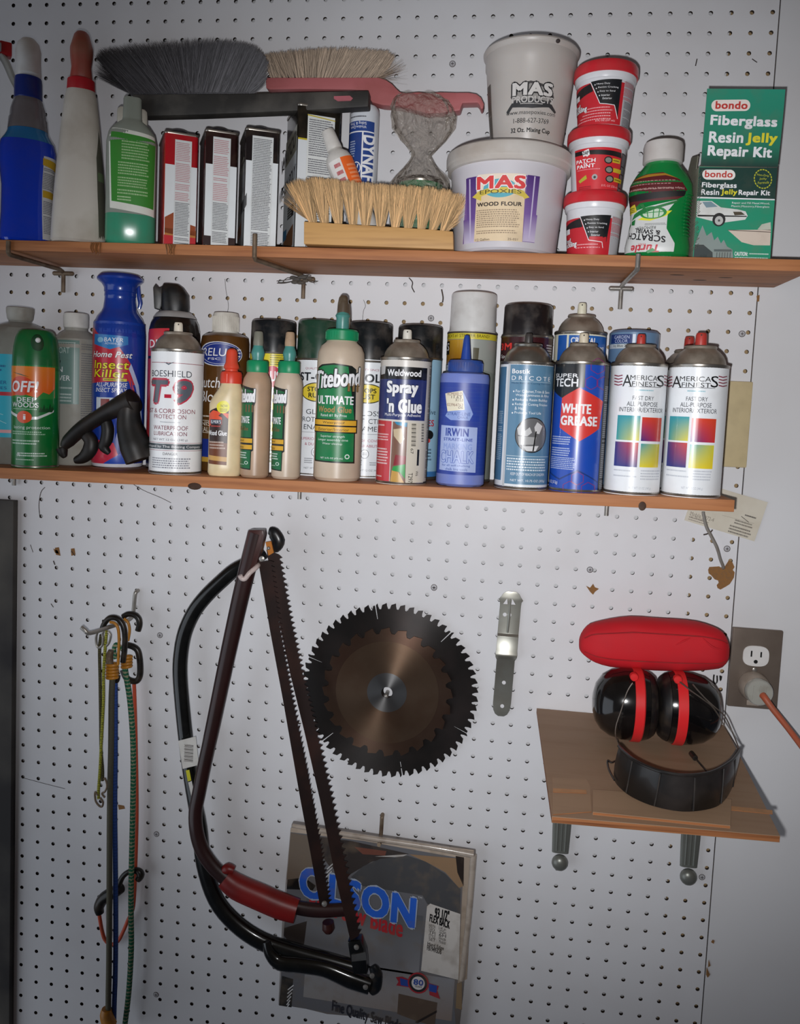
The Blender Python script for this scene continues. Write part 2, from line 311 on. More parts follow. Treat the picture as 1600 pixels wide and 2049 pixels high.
ART['tb1']=[('p',[(-1.571,118.35),(-1.571,118.5),(-0.454,113.96),(-0.049,113.25),(-0.057,95.41),(-0.172,90.73),(-0.162,53.5),(-0.126,34.89),(-0.261,33.31),(-0.281,10.04),(-1.571,11.29)],'#141a16',0),('p',[(-1.571,115.25),(-1.571,115.4),(-0.27,110.11),(-0.335,11.58),(-1.571,12.84)],'#14663a',1),('t','Titebond',-1.571,95.24,-0.097,112.31,'#f2f2f4',3,0.03,0.1,('#141a16',0.07),0.04),('t','III',-0.791,83.23,-0.209,92.54,'#6e5634',3,0.03,0,None,0),('t','ULTIMATE',-1.571,69.14,-0.446,77.83,'#f2f2f4',3,0.02,0,None,0),('t','Wood Glue',-1.571,59.83,-0.531,64.95,'#7c5e38',3,0.02,0,None,0),('r',-1.571,43.1,-0.156,51.17,'#141a16',3),('r',-1.571,44.34,-0.209,49.92,'#dca82c',4),('t','Waterproof',-1.571,45.23,-0.847,48.64,'#2a2a20',5,0.01,0,None,0),('r',-1.571,35.03,-0.16,43.1,'#141a16',3),('r',-1.571,36.27,-0.213,41.85,'#dca82c',4),('t','Exterior/Interior',-1.571,37.16,-0.854,40.58,'#2a2a20',5,0.01,0,None,0),('m',-1.571,23.87,-0.55,33.18,3,'#cfe0d4',3),('e',-0.767,16.81,-0.465,21.15,'#cfe0d4',3),('e',-0.708,17.59,-0.515,20.38,'#14663a',4),('m',-1.571,15.77,-0.721,17.63,1,'#b8d0c0',3)]
ART['tb2']=[('p',[(-1.571,118.35),(-1.571,118.5),(-0.454,113.96),(-0.049,113.25),(-0.057,95.41),(-0.172,90.73),(-0.162,53.5),(-0.126,34.89),(-0.261,33.31),(-0.281,10.04),(-1.571,11.29)],'#141a16',0),('p',[(-1.571,115.25),(-1.571,115.4),(-0.27,110.11),(-0.335,11.58),(-1.571,12.84)],'#14663a',1),('t','Titebond',-1.571,95.24,-0.097,112.31,'#f2f2f4',3,0.03,0.1,('#141a16',0.07),0.04),('t','III',-0.791,83.23,-0.209,92.54,'#6e5634',3,0.03,0,None,0),('t','ULTIMATE',-1.571,69.14,-0.446,77.83,'#f2f2f4',3,0.02,0,None,0),('t','Wood Glue',-1.571,59.83,-0.531,64.95,'#7c5e38',3,0.02,0,None,0),('r',-1.571,43.1,-0.156,51.17,'#141a16',3),('r',-1.571,44.34,-0.209,49.92,'#dca82c',4),('t','Waterproof',-1.571,45.23,-0.847,48.64,'#2a2a20',5,0.01,0,None,0),('r',-1.571,35.03,-0.16,43.1,'#141a16',3),('r',-1.571,36.27,-0.213,41.85,'#dca82c',4),('t','Exterior/Interior',-1.571,37.16,-0.854,40.58,'#2a2a20',5,0.01,0,None,0),('m',-1.571,23.87,-0.55,33.18,3,'#cfe0d4',3),('e',-0.767,16.81,-0.465,21.15,'#cfe0d4',3),('e',-0.708,17.59,-0.515,20.38,'#14663a',4),('m',-1.571,15.77,-0.721,17.63,1,'#b8d0c0',3)]
ART['tb']=[('p',[(-1.221,141.93),(-0.897,145.76),(-0.293,147.43),(0.467,145.09),(0.691,140.92),(0.801,22.95),(-1.229,23.88)],'#141a16',0),('p',[(-1.12,140.43),(-0.836,143.81),(-0.293,145.46),(0.307,143.84),(0.692,77.38),(0.717,25.05),(-1.123,25.71)],'#0f7a44',1),('t','Titebond',-1.225,117.99,0.923,140.69,'#f2f2f4',4,0.03,0.1,('#141a16',0.08),0.1),('t','III',0.31,113.35,0.834,123.48,'#8a6c40',4,0.03,0,('#141a16',0.05),0),('t','ULTIMATE',-1.064,96.48,0.6,107.07,'#f2f2f4',3,0.03,0,None,0),('t','Wood Glue',-0.989,86.19,0.52,94.05,'#b08850',3,0.03,0.08,None,0),('t','Rated #1 By Pros',-0.828,80.12,0.314,84.36,'#f2f2f4',3,0.01,0,None,0),('r',-1.407,68.96,0.861,78.03,'#141a16',3),('r',-1.354,70.46,0.788,76.82,'#e4ae30',4),('t','Waterproof',-0.704,71.35,0.237,75.28,'#2a2418',5,0.015,0,None,0),('r',-1.413,60.79,0.864,69.86,'#141a16',3),('r',-1.358,62.29,0.79,68.65,'#e4ae30',4),('t','Exterior/Interior',-0.924,63.18,0.434,67.11,'#2a2418',5,0.015,0,None,0),('t','Superior strength',-0.794,54.39,0.265,58.02,'#dfeae2',3,0,0,None,0),('t','Longer assembly time',-0.942,49.86,0.414,53.49,'#dfeae2',3,0,0,None,0),('t','Water cleanup',-0.693,45.31,0.173,48.64,'#dfeae2',3,0,0,None,0),('t','NET 16 FL OZ (473 mL)',-0.762,27.45,0.216,30.18,'#f2f2f4',3,0,0,None,0),('e',0.294,28.58,0.513,34.63,'#dfeae2',3),('e',0.336,29.79,0.467,33.42,'#0f7a44',4)]
ART['brown']=[('e',-1.338,143.08,0.767,176.06,'#dfe4ee',0),('e',-1.232,144.07,0.726,175.07,'#203488',1),('e',-1.084,145.72,0.649,173.42,'#dfe4ee',2),('e',-1.053,146.21,0.631,172.93,'#203488',3),('t','PRELUDE',-1.277,156.59,0.682,166.98,'#f2f2f4',4,0,0.1,None,0),('t','FSC',-0.726,151.23,-0.168,154.2,'#f2f2f4',4,0,0,None,0),('t','Butcher',-1.213,113.66,0.271,128.18,'#f2f2f4',2,0.01,0.15,None,0),('t','Block',-1.134,94.35,0.111,109.19,'#f2f2f4',2,0.01,0.15,None,0),('m',-1.178,73.34,-0.278,76.97,1,'#e8e0d0',2),('t','FINISH',-1.265,62.12,-0.309,67.89,'#e8e0d0',2,0,0,None,0),('t','& SEALER',-1.383,53.87,-0.312,60.47,'#e8e0d0',2,0,0,None,0),('p',[(-1.571,69.06),(-0.204,68.53),(-0.203,69.19),(-1.571,69.72)],'#e8e0d0',1),('p',[(-1.571,52.4),(-0.211,52.04),(-0.21,52.7),(-1.571,53.06)],'#e8e0d0',1),('r',-1.571,19.29,0.083,44.02,'#203488',1),('r',-1.571,12.69,0.077,19.29,'#c89c3c',1)]
ART['rust_a']=[('r',-1.571,3.25,1.571,163.98,'#eef2f6',0),('r',-1.571,144.3,1.571,162.99,'#e8d83a',1),('m',-0.122,146.03,0.561,161.12,5,'#5a5424',2),('e',-0.359,116.77,0.362,145.63,'#c8324a',2),('t','RUST',-0.332,124.67,0.56,138.61,'#f2f2f4',3,0.02,0,None,0),('r',-0.34,57.5,1.397,106.71,'#e8d83a',1),('t','PROTECTS',-0.391,95.22,1.397,103.42,'#101012',3,0.02,0,None,0),('t','METAL',-0.286,78.82,1.083,87.02,'#101012',3,0.02,0,None,0),('r',-0.34,70.63,1.472,87.03,'#1a1a1c',2),('t','FLAT BLACK',-0.131,75.58,1.472,82.14,'#f2f2f4',4,0.01,0,None,0),('m',-0.347,14.86,1.397,54.22,8,'#8a8c50',2)]
ART['rust_g']=[('r',-1.571,-1.62,1.571,157.02,'#eef3f8',0),('t','QUALITY SINCE 1921',-0.605,141.49,0.792,144.76,'#9a3a4c',2,0,0,None,0),('t','RUST-OLEUM',-1.571,126.74,1.571,138.19,'#20242c',2,0.04,0,None,0),('e',-0.771,98.94,0.751,125.11,'#2a2a1c',1),('e',-0.73,100.25,0.711,123.8,'#e8d040',2),('t','STOPS',-0.466,112.83,0.371,119.04,'#1c1c14',3,0.03,0,None,0),('t','RUST',-0.413,104.65,0.318,111.19,'#1c1c14',3,0.03,0,None,0),('t','GLOSS',-0.5,82.6,0.589,89.14,'#30343c',2,0,0,None,0),('t','PROTECTIVE',-0.814,72.29,0.849,78.83,'#30343c',2,0,0,None,0),('t','ENAMEL',-0.59,62.15,0.645,68.7,'#30343c',2,0,0,None,0),('p',[(-0.683,58.09),(0.644,58.17),(0.644,58.67),(-0.683,58.58)],'#8a8a90',1),('t','SUPERIOR COVERAGE',-0.784,47.94,1.007,51.54,'#a83a58',2,0,0,None,0),('t','& DURABILITY',-0.507,40.9,0.641,44.5,'#a83a58',2,0,0,None,0),('e',-0.198,25.67,0.158,38.1,'#5c6068',1),('e',-0.173,26.49,0.133,37.28,'#eef3f8',2),('m',-0.118,30.25,0.079,34.34,2,'#5c6068',3),('m',-0.511,16.26,-0.095,24.43,3,'#8a8c94',2),('m',0.202,16.49,0.699,24.67,3,'#8a8c94',2),('t','NET WT 12 OZ 340g',-0.513,8.19,0.634,11.46,'#5a5c64',2,0,0,None,0)]
ART['rust_h']=[('r',-1.571,-1.62,1.571,157.02,'#eef3f8',0),('t','QUALITY SINCE 1921',-0.605,141.49,0.792,144.76,'#9a3a4c',2,0,0,None,0),('t','RUST-OLEUM',-1.571,126.74,1.571,138.19,'#20242c',2,0.04,0,None,0),('e',-0.771,98.94,0.751,125.11,'#2a2a1c',1),('e',-0.73,100.25,0.711,123.8,'#e8d040',2),('t','STOPS',-0.466,112.83,0.371,119.04,'#1c1c14',3,0.03,0,None,0),('t','RUST',-0.413,104.65,0.318,111.19,'#1c1c14',3,0.03,0,None,0),('t','GLOSS',-0.5,82.6,0.589,89.14,'#30343c',2,0,0,None,0),('t','PROTECTIVE',-0.814,72.29,0.849,78.83,'#30343c',2,0,0,None,0),('t','ENAMEL',-0.59,62.15,0.645,68.7,'#30343c',2,0,0,None,0),('p',[(-0.683,58.09),(0.644,58.17),(0.644,58.67),(-0.683,58.58)],'#8a8a90',1),('t','SUPERIOR COVERAGE',-0.784,47.94,1.007,51.54,'#a83a58',2,0,0,None,0),('t','& DURABILITY',-0.507,40.9,0.641,44.5,'#a83a58',2,0,0,None,0),('e',-0.198,25.67,0.158,38.1,'#5c6068',1),('e',-0.173,26.49,0.133,37.28,'#eef3f8',2),('m',-0.118,30.25,0.079,34.34,2,'#5c6068',3),('m',-0.511,16.26,-0.095,24.43,3,'#8a8c94',2),('m',0.202,16.49,0.699,24.67,3,'#8a8c94',2),('t','NET WT 12 OZ 340g',-0.513,8.19,0.634,11.46,'#5a5c64',2,0,0,None,0)]
ART['lightblue']=[('r',-1.571,4.66,1.571,160.12,'#9cc4dc',0),('t','Adhesive',-0.183,87.28,0.928,94.23,'#24344c',2,0.01,0,None,0),('t','LES',0.273,71.71,0.856,80.4,'#c23a4a',2,0.03,0,None,0),('e',0.297,54.17,0.847,66.68,'#1c1c1c',2),('e',0.36,49.47,0.677,55.73,'#d0504c',3),('m',0.258,25.68,0.792,43.05,4,'#2c4058',2),('r',-1.571,4.66,1.571,11.61,'#3c78b4',1)]
ART['weld']=[('r',-1.571,-0.78,1.571,153.34,'#d6d0c8',0),('r',-1.571,129.64,0.972,145.09,'#141416',1),('t','Weldwood',-0.755,133.6,0.632,141.82,'#f2f2f4',2,0.03,0,None,0),('p',[(-1.253,145.08),(-0.872,146.8),(-0.903,136.1),(-1.207,134.9)],'#c8c8c8',2),('p',[(-1.571,129.28),(0.98,130.66),(0.935,79.7),(-1.571,80.3)],'#28346e',1),('t','Spray',-0.754,108.44,0.527,127.67,'#f2f2f4',3,0.04,0,('#14183c',0.05),0),('t',"'n Glue",-0.724,88.75,0.731,106.01,'#f2f2f4',3,0.04,0,('#14183c',0.05),0),('t','Multi-Purpose Adhesive',-0.798,83.31,0.694,87.91,'#f2f2f4',3,0.01,0,None,0),('p',[(-1.571,78.65),(-0.467,77.89),(-0.473,1.96),(-1.571,3.71)],'#c8343e',1),('m',-1.347,70.84,-0.773,74.45,1,'#f0c8c8',2),('m',-1.444,53.12,-0.57,62.98,3,'#f0c8c8',2),('m',-1.364,23.54,-0.553,44.9,6,'#f0d8d8',2),('m',-1.304,7.07,-0.793,10.36,1,'#f0d8d8',2),('p',[(-0.411,77.58),(0.154,77.14),(0.171,1.87),(-0.445,1.97)],'#7c5848',1),('p',[(-0.357,77.6),(0.154,76.81),(0.132,71.55),(-0.249,73.86)],'#2f8cb4',2),('p',[(-0.378,68.06),(-0.069,69.82),(0.065,56.73),(-0.082,50.1),(-0.346,59.86)],'#c8b494',2),('p',[(-0.252,36.88),(0.15,35.39),(0.136,25.53),(-0.323,23.71)],'#8c2430',2),('p',[(-0.322,22.06),(0.136,25.53),(0.158,7.46),(-0.06,15.59),(-0.372,17.11)],'#2f9c4c',3),('p',[(-0.372,17.11),(-0.111,15.57),(0.125,2.51),(-0.418,3.13)],'#c89c50',3),('p',[(0.205,77.33),(1.137,76.78),(1.03,1.98),(0.176,2.21)],'#d8d0c0',2),('r',0.321,74.77,0.508,75.76,'#141414',3),('r',0.322,73.56,0.509,74.05,'#141414',3),('r',0.323,71.85,0.51,72.34,'#141414',3),('r',0.324,69.65,0.511,70.63,'#141414',3),('r',0.325,68.43,0.513,68.92,'#141414',3),('r',0.326,66.72,0.514,67.22,'#141414',3),('r',0.328,64.52,0.515,65.51,'#141414',3),('r',0.329,63.31,0.516,63.8,'#141414',3),('r',0.33,61.6,0.518,62.09,'#141414',3),('r',0.331,59.39,0.519,60.38,'#141414',3),('r',0.332,58.18,0.52,58.67,'#141414',3),('r',0.333,56.47,0.522,56.96,'#141414',3),('r',0.335,54.27,0.523,55.25,'#141414',3),('r',0.336,53.05,0.524,53.54,'#141414',3),('r',0.337,51.34,0.525,51.84,'#141414',3),('r',0.338,49.14,0.527,50.13,'#141414',3),('r',0.339,47.93,0.528,48.42,'#141414',3),('r',0.771,74.91,0.907,75.89,'#141414',3),('r',0.773,73.66,0.908,74.15,'#141414',3),('r',0.775,71.42,0.911,72.41,'#141414',3),('r',0.776,70.18,0.912,70.67,'#141414',3),('r',0.778,67.94,0.914,68.93,'#141414',3),('r',0.779,66.69,0.916,67.19,'#141414',3),('r',0.781,64.46,0.918,65.44,'#141414',3),('r',0.783,63.21,0.92,63.7,'#141414',3),('r',0.784,60.97,0.922,61.96,'#141414',3),('r',0.786,59.73,0.924,60.22,'#141414',3),('r',0.788,57.49,0.926,58.48,'#141414',3),('r',0.789,56.24,0.928,56.74,'#141414',3),('r',0.791,54.01,0.93,54.99,'#141414',3),('r',0.611,24.07,0.713,44.12,'#141414',3),('t','T297',0.276,2.61,0.454,14.93,'#141414',3,0.01,0,None,-1.57),('t','67',0.322,38.77,0.441,45.34,'#141414',3,0,0,None,-1.57),('t','W6',0.578,11.25,0.704,17.49,'#141414',3,0,0,None,-1.57),('m',1.158,7.79,1.571,149.1,70,'#5a5450',1)]
ART['stripper']=[('r',-1.571,4.41,1.571,199.77,'#8c938c',0),('r',-1.571,189.96,1.571,199.25,'#d8c838',1),('t',"AMERICA'S #1 STRIPPER BRAND!",-1.571,191.82,0.752,196.46,'#3a3414',2,0.015,0,None,0),('g',-1.397,157.6,-0.36,189.27,('#c89a30','#c89a30','#8a5a14','#8a5a14'),1),('r',-1.571,169.52,-1.064,187.42,'#1a1a16',2),('t','KS',-1.571,174.71,-1.086,185.04,'#f2f2f4',3,0.02,0,None,0),('p',[(0.059,178.85),(0.3,178.59),(0.273,156.2),(0.059,156.13)],'#54503c',2),('r',-1.571,142.9,-0.563,157.18,'#1a1a16',1),('t','STRIPPER',-1.571,144.33,-0.902,155.69,'#f2f2f4',2,0.01,0,None,0),('p',[(-0.36,189.38),(1.25,189.14),(1.17,146.1),(-0.361,155.99)],'#9ca09a',1)]
ART['irwin']=[('r',-1.571,14.79,1.571,127.66,'#28419c',0),('r',-1.571,125.49,1.298,125.98,'#34509c',1),('r',-1.571,120.91,1.318,121.4,'#34509c',1),('r',-1.571,116.33,1.338,116.82,'#34509c',1),('r',-1.571,111.75,1.361,112.24,'#34509c',1),('r',-1.571,107.17,1.387,107.66,'#34509c',1),('r',-1.571,102.59,1.417,103.08,'#34509c',1),('r',-1.571,98.01,1.455,98.5,'#34509c',1),('r',-1.571,93.43,1.513,93.92,'#34509c',1),('r',-1.571,88.85,1.571,89.34,'#34509c',1),('r',-1.571,84.27,1.571,84.76,'#34509c',1),('r',-1.571,79.69,1.571,80.18,'#34509c',1),('r',-1.571,75.11,1.571,75.6,'#34509c',1),('r',-1.571,70.53,1.571,71.02,'#34509c',1),('r',-1.571,65.95,1.571,66.44,'#34509c',1),('r',-1.571,61.36,1.571,61.86,'#34509c',1),('r',-1.571,56.78,1.571,57.28,'#34509c',1),('r',-1.571,52.2,1.571,52.69,'#34509c',1),('r',-1.571,47.62,1.571,48.11,'#34509c',1),('r',-1.571,43.04,1.571,43.53,'#34509c',1),('r',-1.571,38.46,1.571,38.95,'#34509c',1),('r',-1.571,33.88,1.571,34.37,'#34509c',1),('r',-1.571,29.3,1.571,29.79,'#34509c',1),('r',-1.571,24.72,1.571,25.21,'#34509c',1),('r',-1.519,20.14,1.571,20.63,'#34509c',1),('p',[(-0.725,112.7),(-0.031,116.17),(0.251,99.89),(0.402,90.12),(0.269,81.9),(-0.501,81.67),(-0.786,86.51),(-0.638,93.09)],'#8aa0d8',2),('t','STRAIT-LINE',-0.668,87.66,0.289,91.58,'#34509c',3,0.01,0,None,0),('t','CHALK',-0.219,83.78,0.211,87.05,'#34509c',3,0,0,None,0),('p',[(-0.83,113.99),(-0.059,118.13),(0.051,94.92),(-0.67,92.1)],'#e8e0c8',4),('t','HOMEFELD',-0.712,111.49,-0.071,115.74,'#8a6a60',5,0,0,None,0),('t','11.63',-0.514,108.24,-0.1,111.51,'#3a3430',5,0.01,0,None,0),('t','R153',-0.319,104.67,-0.033,107.95,'#6a5a54',5,0,0,None,0),('t','023964763',-0.699,98.73,-0.028,102.33,'#8a6a60',5,0,0,None,0),('t','06',-0.202,95.86,-0.014,98.8,'#6a5a54',5,0,0,None,0),('p',[(-1.013,75.01),(0.636,73.82),(0.653,18.18),(-1.021,19.71)],'#a8b8e4',2),('t','IRWIN',-0.708,62.12,0.256,71.94,'#28419c',4,0.03,0,None,0),('t','STRAIT-LINE',-0.802,56.25,0.436,60.01,'#28419c',4,0.02,0,None,0),('t','MARKING',-0.793,45.77,0.427,53.14,'#8ea2d8',4,0.02,0,None,0),('t','CHALK',-0.964,29.41,0.52,44.13,'#a8b8e4',5,0.02,0,('#4a62b4',0.05),0),('t','for all self-chalking',-0.83,24.16,0.382,27.44,'#34509c',4,0,0,None,0),('t','chalk line tools',-0.65,19.91,0.273,23.19,'#34509c',4,0,0,None,0)]
ART['threem']=[('r',-1.571,11.28,1.571,194.15,'#3a0f16',0),('t','3M',-1.274,176.2,-0.588,185.6,'#e03a34',2,0.05,0,None,0),('t','Spray',-1.229,164.75,-0.493,170.56,'#f2f2f4',2,0.01,0,None,0),('m',0.841,165.09,1.247,185.94,6,'#d0c8c8',2),('m',-1.571,21.53,-1.033,96.73,14,'#c8b8b8',1)]
ART['bostik']=[('r',-1.571,-0.0,1.571,154.68,'#e6eaee',0),('r',-0.747,0.86,-0.642,153.14,'#c8ccd0',1),('r',-0.642,6.58,1.571,151.16,'#5c86a4',1),('r',-1.571,9.82,-0.833,148.63,'#4c7696',1),('t','Bostik',-0.551,140.49,0.127,146.1,'#f2f2f4',3,0.03,0,None,0),('t','D R I C O T E',-0.553,132.63,1.011,137.76,'#f2f2f4',3,0,0,None,0),('p',[(-0.56,130.9),(1.106,130.84),(1.106,131.17),(-0.56,131.22)],'#c8d8e0',2),('t','Made Easy & Curing Formula',-0.555,127.5,1.011,130.06,'#24486a',3,0,0,None,0),('t','For Cabinet,Trim & Saws',-0.364,117.27,1.03,121.12,'#f0f4f6',3,0,0,None,0),('t','Wood,Laminates & Alloy',-0.365,112.46,0.996,116.31,'#f0f4f6',3,0,0,None,0),('t','Reduces Resin Buildup',-0.366,107.0,0.915,110.85,'#f0f4f6',3,0,0,None,0),('t','Reduces Cutting Friction',-0.367,101.55,0.931,105.4,'#f0f4f6',3,0,0,None,0),('t','& Heat',-0.368,96.91,0.029,100.75,'#f0f4f6',3,0,0,None,0),('t','Prolongs Tool Life',-0.369,91.25,0.633,95.1,'#f0f4f6',3,0,0,None,0),('e',-0.477,117.96,-0.415,119.88,'#f2f2f4',3),('e',-0.479,107.7,-0.417,109.62,'#f2f2f4',3),('e',-0.48,102.25,-0.418,104.17,'#f2f2f4',3),('e',-0.483,91.99,-0.42,93.91,'#f2f2f4',3),('e',-0.309,45.47,0.975,88.43,'#1c1c1e',2),('e',-0.28,46.59,0.927,87.31,'#6a6a6c',3),('p',[(-0.234,74.76),(-0.043,81.25),(0.05,71.67),(0.217,76.55),(0.314,70.17),(0.144,65.3),(-0.187,66.76)],'#c8c8c8',4),('p',[(-0.188,65.16),(0.494,64.63),(0.441,55.79),(-0.141,54.76)],'#a8a8a8',5),('p',[(0.39,76.61),(0.494,83.06),(0.724,78.33),(0.605,68.68),(0.441,69.42)],'#d8d8d8',5),('p',[(0.001,53.22),(0.605,54.25),(0.494,47.8),(0.143,47.66)],'#dcdcdc',5),('p',[(0.441,71.9),(0.364,47.83),(0.415,47.69),(0.494,71.76)],'#202020',6),('r',-0.617,40.63,1.247,41.27,'#c8d8e0',2),('m',-0.574,22.83,1.101,39.34,5,'#dfe8ee',3),('t','KEEP OUT OF REACH OF CHILDREN',-0.394,17.56,0.981,20.77,'#f2f2f4',3,0,0,None,0),('t','NET WT. 10.75 OZ (305g)',-0.396,9.23,1.026,12.76,'#f2f2f4',3,0,0,None,0),('m',-1.228,34.43,-0.889,95.34,26,'#a8c0d0',2)]
ART['crystal']=[('r',-1.571,-3.27,1.571,197.84,'#e8e8d4',0),('r',-0.986,-3.27,-0.526,194.38,'#1c5cb4',1),('r',-0.44,-3.27,1.571,193.99,'#2464b8',1),('t','CRYSTAL',-0.355,183.59,0.654,191.29,'#f2f2f4',2,0.03,0,None,0),('t','CLEAR ENAMEL',-0.033,174.34,1.168,180.7,'#f2f2f4',2,0.02,0,None,0)]
ART['garden']=[('r',-1.571,0.0,1.571,199.68,'#6a8aac',0),('r',-1.112,185.47,0.027,196.99,'#223a78',1),('t','GARDEN',-0.873,191.23,-0.187,195.46,'#c8d4f0',2,0.01,0,None,0),('t','COLOR',-0.837,186.24,-0.248,190.46,'#c8d4f0',2,0.01,0,None,0),('r',-0.068,185.47,0.05,196.99,'#d0dcec',2),('r',-1.238,178.94,0.051,184.7,'#c8d0d4',1),('t','Ivy Blue 2',-0.912,180.1,-0.31,183.94,'#1c1c20',2,0.01,0,None,0)]
ART['super']=[('r',-1.571,-0.9,1.571,155.19,'#1c4cb4',0),('p',[(-1.317,154.01),(0.119,154.03),(0.132,125.7),(-0.052,125.51),(-0.719,112.54),(-1.571,124.84)],'#181a1e',1),('t','SUPER',-1.187,137.21,-0.112,142.11,'#f2f2f4',3,0.03,0,None,0),('t','TECH',-1.14,126.33,-0.102,136.31,'#f2f2f4',3,0.03,0,None,0),('p',[(0.386,123.45),(0.614,127.65),(0.6,128.27),(0.374,124.07)],'#8a3070',2),('p',[(0.621,127.97),(0.608,135.95),(0.582,135.93),(0.594,127.95)],'#8a3070',2),('p',[(0.601,136.26),(0.364,140.05),(0.353,139.41),(0.589,135.62)],'#8a3070',2),('p',[(0.352,140.04),(0.146,135.84),(0.158,135.22),(0.365,139.42)],'#8a3070',2),('p',[(0.141,135.52),(0.15,127.53),(0.172,127.55),(0.163,135.54)],'#8a3070',2),('p',[(0.156,127.22),(0.374,123.44),(0.385,124.08),(0.166,127.86)],'#8a3070',2),('p',[(0.617,142.19),(0.95,147.15),(0.931,147.77),(0.603,142.81)],'#8a3070',2),('p',[(0.959,147.47),(0.937,156.91),(0.902,156.89),(0.923,147.45)],'#8a3070',2),('p',[(0.928,157.22),(0.587,161.69),(0.575,161.05),(0.911,156.58)],'#8a3070',2),('p',[(0.574,161.68),(0.313,156.72),(0.325,156.1),(0.588,161.07)],'#8a3070',2),('p',[(0.308,156.4),(0.32,146.96),(0.343,146.98),(0.331,156.42)],'#8a3070',2),('p',[(0.326,146.65),(0.604,142.18),(0.616,142.82),(0.337,147.29)],'#8a3070',2),('p',[(0.958,123.89),(1.571,128.09),(1.571,128.71),(0.938,124.51)],'#8a3070',2),('p',[(1.571,128.41),(1.571,136.4),(1.429,136.38),(1.571,128.39)],'#8a3070',2),('p',[(1.571,136.71),(0.92,140.5),(0.904,139.86),(1.478,136.07)],'#8a3070',2),('p',[(0.903,140.48),(0.626,136.28),(0.64,135.67),(0.921,139.87)],'#8a3070',2),('p',[(0.62,135.96),(0.632,127.98),(0.659,128.0),(0.646,135.99)],'#8a3070',2),('p',[(0.64,127.67),(0.939,123.88),(0.956,124.52),(0.652,128.31)],'#8a3070',2),('p',[(0.092,8.68),(0.302,12.88),(0.29,13.5),(0.08,9.3)],'#8a3070',2),('p',[(0.308,13.2),(0.297,21.19),(0.274,21.16),(0.285,13.18)],'#8a3070',2),('p',[(0.291,21.49),(0.072,25.28),(0.062,24.64),(0.28,20.86)],'#8a3070',2),('p',[(0.061,25.27),(-0.145,21.07),(-0.133,20.45),(0.073,24.65)],'#8a3070',2),('p',[(-0.15,20.75),(-0.141,12.76),(-0.118,12.79),(-0.128,20.77)],'#8a3070',2),('p',[(-0.135,12.45),(0.081,8.67),(0.091,9.31),(-0.124,13.09)],'#8a3070',2),('p',[(-0.169,-5.39),(0.066,-0.61),(0.054,0.0),(-0.181,-4.77)],'#8a3070',2),('p',[(0.071,-0.29),(0.06,8.78),(0.038,8.76),(0.049,-0.32)],'#8a3070',2),('p',[(0.054,9.09),(-0.191,13.39),(-0.202,12.75),(0.044,8.45)],'#8a3070',2),('p',[(-0.203,13.38),(-0.451,8.61),(-0.438,7.99),(-0.191,12.76)],'#8a3070',2),('p',[(-0.457,8.29),(-0.445,-0.79),(-0.421,-0.76),(-0.432,8.31)],'#8a3070',2),('p',[(-0.439,-1.1),(-0.181,-5.4),(-0.17,-4.76),(-0.427,-0.46)],'#8a3070',2),('p',[(0.522,-5.64),(0.822,-0.87),(0.805,-0.25),(0.508,-5.02)],'#8a3070',2),('p',[(0.83,-0.55),(0.811,8.53),(0.78,8.51),(0.797,-0.57)],'#8a3070',2),('p',[(0.803,8.84),(0.494,13.14),(0.482,12.5),(0.788,8.2)],'#8a3070',2),('p',[(0.481,13.13),(0.231,8.35),(0.244,7.74),(0.495,12.51)],'#8a3070',2),('p',[(0.226,8.03),(0.238,-1.04),(0.261,-1.02),(0.249,8.06)],'#8a3070',2),('p',[(0.244,-1.35),(0.509,-5.65),(0.521,-5.01),(0.254,-0.71)],'#8a3070',2),('p',[(-0.052,125.51),(0.962,110.4),(0.833,77.6),(0.056,61.47),(-0.751,77.09),(-0.712,112.91)],'#dc3a34',3),('t','WHITE',-0.695,94.56,0.423,106.18,'#f2f2f4',5,0.04,0,None,0),('t','GREASE',-0.704,80.14,0.702,91.76,'#f2f2f4',5,0.04,0,None,0),('m',-1.173,42.5,-0.246,67.18,9,'#c0cce8',3),('m',-1.207,26.44,0.0,41.87,7,'#c0cce8',3),('p',[(-1.369,23.2),(-0.625,15.41),(0.064,27.5),(0.975,13.17),(0.979,11.72),(0.066,25.69),(-0.622,13.42),(-1.36,21.38)],'#16367c',2),('r',0.983,1.6,1.571,154.06,'#16181e',2),('m',1.07,3.39,1.571,134.07,56,'#b0b4bc',3),('t','11 OZ (312g)',-1.311,7.39,-0.702,12.1,'#f2f2f4',3,0,0,None,0)]
